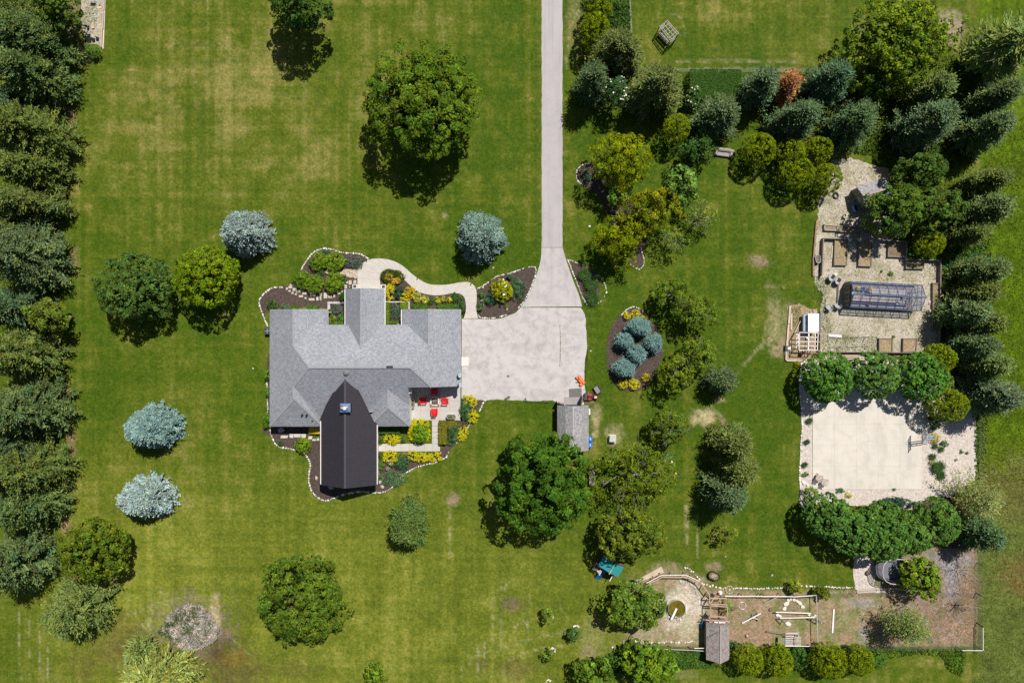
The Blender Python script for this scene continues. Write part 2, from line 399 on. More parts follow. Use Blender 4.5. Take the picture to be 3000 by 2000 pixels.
    for pts in [[(470, 205), (560, 185), (700, 180)], [(450, 335), (560, 315), (720, 285)], [(540, 135), (600, 130), (640, 135)], [(230, 360), (310, 350)], [(480, 262), (590, 248)], [(270, 220), (400, 215)], [(1985, 175), (2330, 172)], [(1985, 195), (2330, 190)], [(2000, 150), (2330, 146)]]:
        track(pts, 6, (.055, .085, .012), .6)  # darker green streaks across the grass
    track([(595, 260), (592, 420), (597, 500)], 4, (.05, .085, .01), .6)
    for pts in [[(1985, 182), (2100, 180), (2330, 181)], [(2020, 200), (2330, 204)]]:
        track(pts, 5, (.25, .24, .11), .6)
    wx = (X - 1500) * MPP; wy = (1000 - Y) * MPP; h = (fbm(X / 60, Y / 60, 5) - .5) * .02
    co = np.stack([wx, wy, -np.abs(h)], -1).reshape(-1, 3)
    me = bpy.data.meshes.new('ground'); nv = nx * ny
    me.vertices.add(nv); me.vertices.foreach_set('co', co.astype(np.float32).ravel())
    i = np.arange(nv).reshape(ny, nx)
    f = np.stack([i[:-1, :-1], i[1:, :-1], i[1:, 1:], i[:-1, 1:]], -1).reshape(-1)
    nq = len(f) // 4
    me.loops.add(nq * 4); me.loops.foreach_set('vertex_index', f.astype(np.int32))
    me.polygons.add(nq); me.polygons.foreach_set('loop_start', np.arange(0, nq * 4, 4, dtype=np.int32))
    me.update(calc_edges=True)
    at = me.attributes.new('tint', 'FLOAT_COLOR', 'POINT')
    at.data.foreach_set('color', np.concatenate([np.clip(col, 0, 1), np.ones(col.shape[:2] + (1,))], -1).astype(np.float32).ravel())
    m, t, b = newmat('mown_grass')
    a = N(t, 'ShaderNodeAttribute', attribute_name='tint').outputs['Color']
    f1 = noise(t, 2.6, pos(t), 8, .82); f2 = noise(t, 1.0, pos(t), 4, .6)
    c = mix(t, 1.0, a, ramp(t, f1, [(.3, (.40, .46, .40)), (.5, (.95, 1, .95)), (.7, (1.9, 1.65, 2.3))]), 'MULTIPLY')
    c = mix(t, 1.0, c, ramp(t, f2, [(.3, (.74, .84, .74)), (.7, (1.3, 1.18, 1.35))]), 'MULTIPLY')
    c = mix(t, 1.0, c, ramp(t, noise(t, 9, pos(t), 3, .8), [(.34, (.70, .74, .70)), (.66, (1.32, 1.27, 1.36))]), 'MULTIPLY')
    t.links.new(c, b.inputs['Base Color']); b.inputs['Roughness'].default_value = .85; b.inputs['Specular IOR Level'].default_value = .12
    bump(t, b, f1, .55, .10)
    o = put('ground', me, m); o['kind'] = 'structure'
build_ground()

# ------------------------------------------------------------------ materials of the paved and planted surfaces
def paving(name, c, var=.12, streak=None, stain=.35, crack=False):
    m, t, b = newmat(name)
    f = noise(t, 7, pos(t), 5, .7); g = noise(t, .7, pos(t), 8, .72, dist=.4); k = noise(t, .12, pos(t), 3)
    col = ramp(t, f, [(.3, tuple(x * (1 - var) for x in c)), (.7, tuple(x * (1 + var) for x in c))])
    col = mix(t, ramp(t, g, [(.46, (0, 0, 0)), (.66, (stain, stain, stain))]), col, tuple(x * .58 for x in c))
    col = mix(t, ramp(t, k, [(.4, (0, 0, 0)), (.65, (.3, .3, .3))]), col, tuple(min(1, x * 1.18) for x in c))
    if streak:
        s = noise(t, 1.0, pos(t, streak), 4, .6)
        col = mix(t, ramp(t, s, [(.5, (0, 0, 0)), (.68, (.4, .4, .4))]), col, tuple(x * .66 for x in c))
    if crack:
        vo = N(t, 'ShaderNodeTexVoronoi', feature='DISTANCE_TO_EDGE'); vo.inputs['Scale'].default_value = .16
        w = t.nodes.new('ShaderNodeVectorMath'); w.operation = 'ADD'
        nz = N(t, 'ShaderNodeTexNoise'); nz.inputs['Scale'].default_value = .5
        t.links.new(pos(t), nz.inputs['Vector']); t.links.new(nz.outputs['Color'], w.inputs[0]); t.links.new(pos(t), w.inputs[1]); t.links.new(w.outputs[0], vo.inputs['Vector'])
        col = mix(t, ramp(t, vo.outputs['Distance'], [(0, (.32, .32, .32)), (.012, (0, 0, 0))]), col, tuple(x * .35 for x in c))
    t.links.new(col, b.inputs['Base Color']); b.inputs['Roughness'].default_value = .88; bump(t, b, f, .25, .01)
    return m

def loose(name, c1, c2, c3, scale=9.0, weed=None, weed_amt=.5, sc2=.5):
    """mulch, gravel: pieces of three colours, with weeds coming through"""
    m, t, b = newmat(name)
    vo = N(t, 'ShaderNodeTexVoronoi'); vo.inputs['Scale'].default_value = scale; t.links.new(pos(t), vo.inputs['Vector'])
    sp = N(t, 'ShaderNodeSeparateColor'); t.links.new(vo.outputs['Color'], sp.inputs[0])
    f = noise(t, 2.2, pos(t), 5, .7)
    col = ramp(t, math_(t, 'ADD', math_(t, 'MULTIPLY', sp.outputs[0], .65), math_(t, 'MULTIPLY', f, .4)), [(.1, c1), (.5, c2), (.95, c3)])
    if weed:
        g = noise(t, sc2, pos(t), 4, .7); h = noise(t, 5, pos(t), 4, .75)
        k = math_(t, 'MULTIPLY', math_(t, 'ADD', g, math_(t, 'MULTIPLY', h, .9)), .53)
        col = mix(t, ramp(t, k, [(.47, (0, 0, 0)), (.60, (weed_amt,) * 3)]), col, weed)
    t.links.new(col, b.inputs['Base Color']); b.inputs['Roughness'].default_value = .95
    bump(t, b, math_(t, 'ADD', vo.outputs['Distance'], f), .5, .04)
    return m

M_ASPH = paving('grey_asphalt', (.40, .375, .38), .1, (1.2, .05, 1), .22)
M_APRON = paving('worn_concrete_drive', (.45, .42, .415), .12, (.9, .06, 1), .6)
M_PAD = paving('stained_concrete_pad', (.475, .445, .435), .16, (.10, .5, 1), .8)
M_COURT = paving('pale_court_concrete', (.58, .54, .475), .06, (.5, .10, 1), .36)
M_PATIO = paving('patio_concrete', (.45, .43, .39), .09, None, .28)
M_WALK = paving('stamped_concrete', (.50, .465, .425), .12, None, .25)
M_JOINT = plain('joint_dirt', (.20, .17, .14), .95, .3)
M_MULCH = loose('brown_mulch', (.030, .020, .016), (.060, .042, .034), (.125, .090, .072), 11)
M_GRAVEL = loose('pale_gravel', (.36, .30, .255), (.50, .44, .39), (.64, .59, .54), 7)
M_WEEDY = loose('weedy_gravel', (.27, .225, .17), (.43, .38, .30), (.56, .51, .435), 6, (.17, .165, .06), .8, .38)
M_SOIL = loose('bed_soil_straw', (.14, .10, .055), (.30, .22, .125), (.47, .36, .22), 10, (.14, .14, .05), .4)
M_DARKSOIL = loose('dark_bed_soil', (.10, .065, .045), (.19, .125, .085), (.30, .22, .15), 10, (.13, .14, .05), .6)

# drive, apron, pad
LEFT = spline([ZC(1760, 92), ZC(1755, 200), ZC(1735, 290), ZC(1700, 400), ZC(1650, 530), ZC(1600, 640), ZC(1540, 722)], False, 8)
RIGHT = spline([ZC(1985, 92), ZC(2000, 150), ZC(2040, 280), ZC(2100, 450), ZC(2160, 600), ZC(2190, 716)], False, 8)
def wob(pts, j, seed):
    q = random.Random(seed); return [(x + q.uniform(-j, j), y + q.uniform(-j, j)) for x, y in pts]
drive = [(1587, -60)] + [(1587 + rnd.uniform(-.8, .8), y) for y in range(0, 720, 14)] + [(1586.5, 724.6), (1648.5, 724.2)] + [(1648 + rnd.uniform(-.8, .8), y) for y in range(715, 0, -14)] + [(1648, -60)]
sheet('driveway', drive, .03, M_ASPH, .06)
sheet('driveway_apron', LEFT + RIGHT[::-1], .03, M_APRON, .06)
pad = spline([ZC(1536, 726), ZC(1490, 778), ZC(1430, 803), ZC(1320, 842), ZC(1200, 850), ZC(1080, 847), ZC(916, 846)], False, 8) + [(1352, 1167)]
pad += wob(spline([(1352, 1167), ZD(420, 405), ZD(560, 398), ZD(700, 402), ZD(870, 412), ZD(1050, 410), ZD(1150, 408), ZD(1200, 432)], False, 8), 1.0, 3)
pad += [ZD(1204, 470), ZD(1480, 470)] + wob(spline([ZD(1490, 430), ZD(1500, 330), ZD(1490, 200), ZD(1492, 40), ZC(2225, 1250), ZC(2242, 1150), ZC(2235, 950), ZC(2218, 800), ZC(2178, 728)], False, 8), .9, 4)
sheet('parking_pad', pad, .034, M_PAD, .06)
sheet('shed_apron', [ZD(1278, 372), ZD(1470, 370), ZD(1470, 466), ZD(1278, 466)], .07, paving('grey_shed_apron', (.30, .285, .28), .12, None, .4), .06)
# grass growing in the pad's joints
GJ = plain('joint_weeds', (.10, .15, .03), .9, .4, 20)
for pts, w in (([ZC(1560, 724), ZC(1750, 722), ZC(2000, 718), ZC(2180, 718)], .055), ([ZC(1955, 910), ZC(1962, 1060), ZC(1958, 1280), ZC(1950, 1350)], .04)):
    q = resample(pts, 40); mb = MB()
    for a, b2 in zip(q, q[1:]):
        k = w * rnd.uniform(.3, 1.4); A, B = P(*a, .036), P(*b2, .036); n_ = Vector((-(B - A).y, (B - A).x, 0)).normalized() * k
        mb.hexa([A - n_, B - n_, B + n_, A + n_, A - n_ + Vector((0, 0, .03)), B - n_ + Vector((0, 0, .03)), B + n_ + Vector((0, 0, .03)), A + n_ + Vector((0, 0, .03))])
    o = put('joint_grass', mb.mesh('joint_grass'), GJ); o['kind'] = 'stuff'

# basketball court of separate slabs
court = thing('basketball_court', None, None, P(2540, 1280)); court['kind'] = 'structure'
xs = [2381, 2445, 2510, 2573, 2637, 2701]; ys = [1112, 1177, 1242, 1303, 1364, 1433]
for i in range(5):
    for j in range(5):
        mb = MB(); g = .13
        mb.pbox(xs[i] + g, ys[j] + g, xs[i + 1] - g, ys[j + 1] - g, -.05, .10 - .004 * ((i * 3 + j) % 2))
        part(court, 'slab', mb, M_COURT)
mb = MB(); mb.pbox(2381.3, 1112.3, 2700.7, 1432.7, -.06, .085); part(court, 'joint_bed', mb, plain('court_joint', (.36, .33, .29), .9))

# gravel round the court and in the greenhouse yard
sheet('gravel_ground', [ZG(180, 120), ZG(330, 90), (2440, 1058), (2560, 1052), (2700, 1058), (2770, 1075), (2806, 1150), (2858, 1205), (2862, 1290), (2860, 1380), (2856, 1405), (2800, 1440), (2760, 1500), (2640, 1490), (2530, 1480), (2440, 1478), (2380, 1478), ZS(180, 380), ZS(150, 300), ZS(150, 100), ZG(170, 1380), ZG(195, 1060), ZG(195, 760), ZG(170, 420)], .012, M_GRAVEL, 0, 2.2, 5)
sheet('gravel_ground', [ZS(680, 790), ZS(870, 870), ZS(900, 1000), ZS(870, 1130), ZS(1000, 1150), ZS(990, 1195), ZS(700, 1190), ZS(672, 1040)], .012, M_GRAVEL, 0, 1.5, 6)
sheet('gravel_ground', [ZE(640, -40), ZE(900, -80), ZE(1300, 40), ZE(1420, 60), ZE(1500, 300), ZE(1640, 980), ZE(1430, 1060), ZE(1690, 1070), ZE(1690, 1310), ZE(2160, 1320), ZF(2160, 700), ZF(2150, 1310), ZF(1900, 1370), ZF(1380, 1440), ZF(1100, 1500), ZF(480, 1480), ZF(490, 820), ZF(520, 560), ZF(400, 420), ZF(400, 320), ZE(410, 1280), ZE(440, 780), ZE(470, 500), ZE(600, 300)], .012, M_WEEDY, 0, 3.0, 7)
sheet('dirt_ground', [ZF(30, 740), ZF(200, 700), ZF(330, 760), ZF(490, 830), ZF(490, 1370), ZF(400, 1475), ZF(15, 1485), ZF(30, 1200)], .016, M_SOIL, 0, 2.5, 8)
sheet('gravel_ground', [Z0(180, -20), Z0(525, -20), Z0(515, 690), Z0(455, 660), Z0(290, 640), Z0(260, 560), Z0(200, 420), Z0(190, 200)], .012, M_WEEDY, 0, 2.0, 9)

# patio, garden walks
patio = thing('patio', None, None, P(1275, 1182)); patio['kind'] = 'structure'
px_ = [1201, 1203 + 28, 1260, 1289, 1317.5, 1349]; py_ = [1122, 1146.5, 1174, 1202, 1231]
for i in range(5):
    for j in range(4):
        mb = MB(); mb.pbox(px_[i] + .2, py_[j] + .2, px_[i + 1] - .2, py_[j + 1] - .2, -.03, .09); part(patio, 'slab', mb, M_PATIO)
for k in range(4):
    mb = MB(); mb.pbox(1265.5, 1231.4 + k * 17, 1287.8, 1231 + k * 17 + 16.7, -.03, .088); part(patio, 'slab', mb, M_PATIO)
for k in range(8):
    mb = MB(); mb.pbox(1107 + k * 22.8, 1299.5, 1107 + k * 22.8 + 22.4, 1321.5, -.03, .086 + .003 * (k % 2)); part(patio, 'slab', mb, M_PATIO if k > 3 else M_WALK)
mb = MB(); mb.pbox(1201.5, 1123, 1348.5, 1230.5, -.04, .06); part(patio, 'joint_bed', mb, M_JOINT)

walk = thing('walkway', None, None, P(1200, 800)); walk['kind'] = 'structure'
outer = spline([ZA(*q) for q in [(1075, 492), (1075, 400), (1078, 330), (1120, 268), (1200, 218), (1320, 207), (1450, 230), (1560, 288), (1660, 375), (1760, 445), (1850, 480), (1980, 486), (2080, 475), (2150, 461), (2240, 456), (2300, 480), (2335, 540), (2340, 640), (2335, 740), (2355, 842)]], False, 3)
inner = spline([ZA(*q) for q in [(1322, 492), (1315, 440), (1325, 385), (1345, 345), (1400, 318), (1480, 338), (1540, 400), (1600, 460), (1690, 540), (1780, 580), (1900, 598), (2000, 590), (2080, 575), (2160, 582), (2208, 620), (2224, 700), (2220, 780), (2200, 842)]], False, 3)
NS = 24
O_, I_ = resample(outer, NS), resample(inner, NS)
def slab_tri(tri):
    c = [sum(p[k] for p in tri) / len(tri) for k in (0, 1)]
    q = []
    for p in tri:
        d = math.dist(p, c); f = max(0, (d - .7) / d); q.append((c[0] + (p[0] - c[0]) * f, c[1] + (p[1] - c[1]) * f))
    mb = MB(); w = [P(x, y, .07) for x, y in q]
    if sum(a.x * b.y - b.x * a.y for a, b in zip(w, w[1:] + w[:1])) < 0: w.reverse()
    mb.prism(w, -.02, .07); part(walk, 'slab', mb, M_WALK)
do_, di_ = resample(outer, NS * 4 - 3), resample(inner, NS * 4 - 3)
for i in range(NS - 1):
    slab_tri(do_[i * 4:i * 4 + 5] + [I_[i]]); slab_tri([O_[i + 1]] + di_[i * 4:i * 4 + 5][::-1])
mb = MB(); w = [P(x, y, .055) for x, y in outer + inner[::-1]]; w.reverse(); mb.add(w, [tuple(range(len(w)))]); part(walk, 'joint_bed', mb, plain('walk_joint', (.40, .35, .31), .9))
mb = MB(); mb.pbox(*ZA(1070, 490), *ZA(1345, 528), -.02, .2); part(walk, 'step', mb, M_WALK)
sheet('garage_step', [ZC(912, 1255), ZC(978, 1255), ZC(985, 1262), ZC(985, 1344), ZC(912, 1346)], .15, plain('cream_concrete', (.74, .68, .55), .8, .06), .15)

# mulched beds
def bed(pts, z=.02, closed=True, mat=None, jit=.8, seed=1):
    return sheet('mulch_ground', spline(pts, True, 6), z, mat or M_MULCH, 0, jit, seed)
BEDS = {
 'front_west': [ZA(*q) for q in [(125, 930), (60, 740), (35, 650), (80, 570), (170, 515), (280, 505), (380, 470), (430, 430), (485, 325), (530, 250), (590, 180), (660, 125), (740, 105), (880, 145), (1000, 150), (1100, 155), (1190, 205), (1150, 240), (1075, 320), (1075, 500), (1000, 530), (940, 900), (780, 900), (770, 740), (145, 745)]],
 'front_mid': [ZA(*q) for q in [(1320, 480), (1330, 370), (1400, 322), (1480, 340), (1600, 462), (1690, 542), (1780, 582), (1900, 600), (2080, 577), (2160, 584), (2208, 625), (2222, 700), (2200, 840), (2190, 840), (2180, 745), (1560, 745), (1560, 905), (1360, 905), (1365, 530)]],
 'front_east': [ZC(*q) for q in [(1075, 545), (1130, 510), (1190, 450), (1280, 400), (1400, 360), (1550, 315), (1670, 292), (1700, 310), (1690, 400), (1640, 540), (1590, 640), (1510, 740), (1420, 800), (1250, 835), (1100, 838), (1078, 740), (1072, 640)]],
 'drive_east': [ZC(*q) for q in [(2035, 222), (2080, 225), (2150, 255), (2260, 300), (2340, 360), (2372, 440), (2380, 520), (2366, 620), (2320, 690), (2250, 712), (2200, 620), (2150, 490), (2100, 380)]],
 'island': [ZM(*q) for q in [(745, 250), (830, 290), (900, 350), (970, 440), (1030, 540), (1062, 640), (1055, 760), (1010, 880), (960, 980), (900, 1080), (830, 1130), (740, 1150), (640, 1140), (560, 1080), (490, 980), (465, 860), (460, 700), (470, 580), (520, 450), (590, 340), (660, 280)]],
 'locust_a': [ZL(*q) for q in [(205, 450), (150, 390), (138, 310), (165, 250), (230, 215), (330, 215), (440, 240), (600, 420), (760, 700), (860, 1000), (850, 1150), (862, 1270), (800, 1335), (720, 1290), (630, 1200), (560, 1080), (480, 800), (380, 560)]],
 'back_west': [ZB(*q) for q in [(140, 700), (165, 800), (215, 880), (300, 912), (420, 938), (520, 970), (570, 1060), (562, 1160), (560, 1270), (590, 1370), (650, 1430), (740, 1470), (830, 1440), (950, 1400), (1090, 1378), (1250, 1384), (1350, 1385), (1440, 1340), (1530, 1225), (1620, 1155), (1750, 1100), (1880, 1072), (2000, 1030), (2030, 1005), (2050, 940), (2130, 850), (2200, 760), (2262, 680), (2300, 600), (2352, 500), (2420, 400), (2400, 385), (2340, 380), (2170, 380), (2165, 620), (1940, 630), (1940, 940), (1290, 960), (1290, 690)]],
 'west_side': [ZB(*q) for q in [(140, -60), (118, 0), (110, 200), (125, 400), (130, 560), (140, 690)]],
 'fence_bed': [ZS(*q) for q in [(1310, 320), (1600, 250), (1850, 400), (1880, 700), (1700, 760), (1450, 750), (1250, 800), (1180, 600)]],
}
for i, (k, q) in enumerate(BEDS.items()): bed(q, .018 + .004 * (i == 1), seed=i)
# ------------------------------------------------------------------ the house
M_SH = shingle('grey_shingles', (.215, .230, .262), (.275, .290, .320), (.335, .350, .378))
M_SH2 = shingle('weathered_shingles', (.20, .195, .20), (.285, .28, .285), (.37, .36, .365))
M_SH3 = shingle('brown_shingles', (.185, .155, .145), (.27, .235, .225), (.34, .30, .29))
M_WHITE = plain('white_trim', (.80, .79, .77), .5, .05); M_SIDING = plain('house_siding', (.62, .60, .55), .7, .06)
M_BRICK = plain('brick_wall', (.36, .25, .20), .85, .2, 12); M_BLACKMETAL = plain('charcoal_metal', (.034, .030, .038), .42, .12, 2, .0, .03)
M_GLASSY = plain('window_glass', (.05, .06, .08), .1, .1); M_DARK = plain('dark_plastic', (.02, .02, .022), .5, .2)
M_GALV = plain('galvanised_metal', (.55, .57, .58), .35, .12, 5, .8); M_GREYM = plain('painted_grey', (.33, .37, .42), .4, .1)

house = thing('house', 'wide grey shingled house with three front gables and a dark metal roofed rear wing', 'house', P(1080, 1070))
VX = {}
def vx(k, px, py, h): VX[k] = P(px, py, h)
for k, x, y, h in [('a1', 790, 906, 2.7), ('a2', 860, 905, 5.1), ('a3', 962, 906, 2.7), ('a3b', 962.5, 951, 2.75), ('v1', 941, 951, 3.3), ('a4', 860, 1015, 5.1), ('r1', 905, 1076, 6.6), ('r2', 1201, 1076, 6.6),
                   ('b1', 860, 1132, 5.1), ('b2', 862, 1168, 5.1), ('b3', 790, 1249, 2.7), ('b4', 946, 1249, 2.7), ('b6', 938, 1223, 2.72),
                   ('c1', 1011.5, 847, 2.9), ('c2', 1058, 844, 5.3), ('c3', 1127, 846, 2.9), ('c4', 1127, 952, 2.95), ('vL', 1019, 951, 3.3), ('c5', 1057.5, 1021, 5.28), ('vR', 1117, 951, 3.3), ('c6', 1011.5, 952, 2.95),
                   ('e1', 1177, 906, 2.8), ('e2', 1256, 905, 5.1), ('e3', 1351, 906, 2.7), ('e4', 1351, 1131, 2.7), ('e5', 1264, 1134, 4.97), ('s1', 1196, 1134.5, 4.95), ('e6', 1256, 1013, 5.1), ('vE', 1193, 951, 3.3), ('e7', 1177, 952, 2.85),
                   ('s2', 1199, 1187, 3.25), ('d1', 1137, 1141, 4.65), ('d2', 1137, 1194, 4.4), ('d3', 1201, 1248, 2.7), ('d5', 1080, 1249, 2.7), ('d6', 1085, 1216, 2.75), ('m1', 1011, 1222, 2.75)]: vx(k, x, y, h)
SK = .577; SR = VX['r1'].y
for k, (x, y) in dict(s1=(1196, 1134.5), s2=(1199, 1187), d1=(1137, 1141), d6=(1072, 1217), m1=(1011, 1222), b6=(938, 1223), e5=(1264, 1134)).items():
    hh = 3.5
    for _ in range(25): hh = 6.6 - SK * (SR - P(x, y, hh).y)
    vx(k, x, y, hh)
roof = bpy.data.objects.new('roof', None); COL.objects.link(roof); roof.parent = house
ROOFP = [('a1', 'b3', 'b2', 'b1', 'r1', 'a4', 'a2'), ('a2', 'a4', 'v1', 'a3b', 'a3'), ('a4', 'r1', 'r2', 'e6', 'vE', 'vR', 'c5', 'vL', 'v1'),
         ('c1', 'c2', 'c5', 'vL', 'c6'), ('c2', 'c3', 'c4', 'vR', 'c5'), ('e1', 'e2', 'e6', 'vE', 'e7'), ('e2', 'e3', 'e4', 'e5', 'r2', 'e6'),
         ('r1', 'b1', 'b6', 'm1', 'd6', 'd1', 's2', 's1', 'e5', 'r2'), ('b1', 'b2', 'b4', 'b6'), ('b2', 'b3', 'b4'), ('d1', 'd2', 'd3', 's2'), ('d2', 'd5', 'd3'), ('d1', 'd6', 'd5', 'd2')]
for poly in ROOFP:
    c = [VX[k] for k in poly]; mb = MB().slab(c, .10)
    part(roof, 'roof_slope', mb, M_SH)
# hip and ridge caps
for a, b in [('a2', 'a4'), ('a4', 'r1'), ('r1', 'r2'), ('r1', 'b1'), ('b1', 'b2'), ('b2', 'b3'), ('b2', 'b4'), ('c2', 'c5'), ('e2', 'e6'), ('r2', 'e5'), ('d1', 'd2'), ('d2', 'd3'), ('d2', 'd5')]:
    mb = MB(); p, q = VX[a], VX[b]; n = max(1, int((q - p).length / .3))
    for i in range(n):
        s, e = p.lerp(q, i / n), p.lerp(q, (i + .93) / n); mb.bar(s + Vector((0, 0, .022)), e + Vector((0, 0, .034)), .26, .03)
    part(roof, 'ridge_cap', mb, plain('ridge_shingle', (.295, .295, .31), .9, .16, 3))
# gutters and fascia, piece by piece
def gutter(pairs, mat=M_WHITE, w=.12, out=.05):
    for a, b in pairs:
        p, q = (VX[a] if isinstance(a, str) else P(*a)), (VX[b] if isinstance(b, str) else P(*b))
        mb = MB(); d = (q - p).normalized(); n = Vector((d.y, -d.x, 0)).normalized() * (w / 2 + out)
        for o_, wd, hh in ((n * .55, .10, .03),):
            mb.bar(p + n * .5 - Vector((0, 0, .06)), q + n * .5 - Vector((0, 0, .06)), w * .75, .11)
        part(house, 'gutter', mb, mat)
gutter([('b3', 'a1'), ('a3', 'a3b'), ('v1', 'vL'), ('c1', 'c6'), ('c4', 'c3'), ('vR', 'vE'), ('e1', 'e7'), ('e3', 'e4'), ('s2', 'd3')])
gutter([('b4', 'b3'), ('d3', 'd5'), ('e5', 's1')], plain('grey_gutter', (.42, .43, .44), .5, .08))
# walls
mb = MB()
wall = [P(800, 916, 0), P(951, 916, 0), P(951, 962, 0), P(1022, 962, 0), P(1024, 860, 0), P(1122, 860, 0), P(1122, 962, 0), P(1185, 962, 0), P(1185, 916, 0), P(1343, 916, 0), P(1343, 1119, 0), P(1199, 1119, 0), P(1199, 1236, 0), P(800, 1236, 0)]
wall = [Vector((w.x, w.y, 0)) for w in wall]
wall = [Vector((w.x * .975, w.y, 0)) if w.x < -20 else w for w in wall]
mb.prism(wall[::-1], 0, 2.35); part(house, 'wall', mb, M_BRICK)
def gable(keys, shrink=.35, inset=.25, axis=1, sgn=-1):
    v = [VX[k].copy() for k in keys]; c = sum(v, Vector()) / len(v)
    for p in v:
        p.x += (c.x - p.x) * .06; p[axis] += sgn * inset; p.z -= .13
    lo = [Vector((p.x, p.y, 0.02)) for p in (v[0], v[-1])]
    poly = [lo[0]] + v + [lo[1]]; mb = MB(); n = len(poly); off = Vector((0, 0, 0)); off[axis] = sgn * .2
    mb.add(poly + [p + off for p in poly], [tuple(range(n)), tuple(range(n, 2 * n))[::-1]] + [(k, (k + 1) % n, n + (k + 1) % n, n + k) for k in range(n)])
    part(house, 'gable_wall', mb, M_SIDING)
gable(['a1', 'a2', 'a3']); gable(['c1', 'c2', 'c3']); gable(['e1', 'e2', 'e3']); gable(['e4', 'e5', 's1'], axis=1, sgn=1)
mb = MB(); p, q, r = VX['s1'], VX['s2'], VX['d3']; o_ = Vector((-.12, 0, 0))
mb.add([p + o_, q + o_, r + o_, Vector((r.x - .12, r.y, 0)), Vector((p.x - .12, p.y, 0))], [(0, 1, 2, 3, 4)]); part(house, 'gable_wall', mb, M_WHITE)
def window(x, y, z, w, h, ax):
    f = MB(); g = MB(); d = (w, .09, h) if ax == 1 else (.09, w, h)
    c = Vector((x, y, z)); f.box(c, d); s = .8
    g.box(c, (w * .84, .12, h * .86) if ax == 1 else (.12, w * .84, h * .86))
    fo = part(house, 'window', f, M_WHITE); put('pane', g.mesh('pane', house.location), M_GLASSY, fo)
for u in (835, 900): window(P(u, 0).x * .975, P(0, 916).y + .3, 1.4, 1.4, 1.3, 1)
for u in (1215, 1300): window(P(u, 0).x, P(0, 916).y + .3, 1.4, 1.5, 1.3, 1)
window(P(1072, 0).x, P(0, 860).y + .35, 1.2, 1.4, 2.1, 1)
mb = MB(); gp = P(1343, 1000)
for k in (955, 1060):
    g = MB().box((gp.x + .03, P(0, k).y, 1.15), (.08, 4.4, 2.2)); part(house, 'garage_door', g, M_WHITE)
# roof fittings
a = P(*ZA(955, 1412), 6.0)
mb = MB().lathe([(.42, -.5), (.42, .10), (.46, .14), (.36, .30), (.16, .36), (0, .37)], a, 18); part(house, 'attic_fan', mb, plain('fan_grey', (.16, .155, .15), .5, .25, 8), smooth=False)
mb = MB(); p = P(*ZA(1418, 1354), 6.65); mb.box((p.x, p.y, 6.66), (.9, .26, .16)); part(house, 'ridge_vent', mb, M_DARK)
for (u, v, h, r) in [(488, 562, 3.9, .1), (537, 563, 3.9, .1), (600, 622, 3.2, .07), (1540, 343, 3.9, .07), (1512, 920 - 0, 3.5, .0)]:
    if not r: continue
    p = P(*ZB(u, v), h); mb = MB().lathe([(r * 1.7, -.35), (r * 1.5, .02), (r, .05), (r, .28), (r * .6, .28), (r * .6, .2)], p, 10); part(house, 'plumbing_vent', mb, M_DARK)
mb = MB(); p = P(*ZA(1508, 915), 3.42); mb.box(p, (.32, .5, .05), tilt=Matrix.Rotation(R(30), 3, 'X')); part(house, 'roof_patch', mb, plain('patch', (.42, .42, .42), .8, .1))

# dark metal roofed rear wing
wing = bpy.data.objects.new('rear_wing', None); COL.objects.link(wing); wing.parent = house
def wp(px, py, side):     # point of the dark roof's slopes that shows at a photo pixel
    rx = P(1011, 1200, 5.62).x
    hh = 5.62
    for _ in range(30):
        w = P(px, py, hh); hh = 5.62 - .585 * abs(w.x - rx)
    return P(px, py, hh)
rx = P(1011, 1200, 5.62).x
y_end = P(1011, 1429, 5.62).y; y_top = P(1011, 1111, 5.62).y
xl = P(941, 1300, 3.3).x; xr = P(1104, 1300, 3.3).x
zl = 5.62 - .585 * (rx - xl); zr = 5.62 - .585 * (xr - rx)
yt_l = P(941, 1231, zl).y; yt_r = P(1104, 1242, zr).y
LB = [(1011, 1111), (1006, 1111), (982, 1141), (958, 1184), (939, 1228), (941, 1232)]
RB = [(1011, 1111), (1016, 1111), (1048, 1141), (1075, 1196), (1094, 1235), (1104, 1242)]
def bound_y(x, side):          # upper end of the panels along the joint with the shingled slope
    pts = [wp(a, b, side) for a, b in (LB if side < 0 else RB)]
    pts.sort(key=lambda p: abs(p.x - rx)); d = abs(x - rx)
    for p, q in zip(pts, pts[1:]):
        d0, d1 = abs(p.x - rx), abs(q.x - rx)
        if d <= d1: return p.y + (q.y - p.y) * (d - d0) / max(1e-6, d1 - d0)
    return pts[-1].y
pitch = .46
k = 0; y = y_end
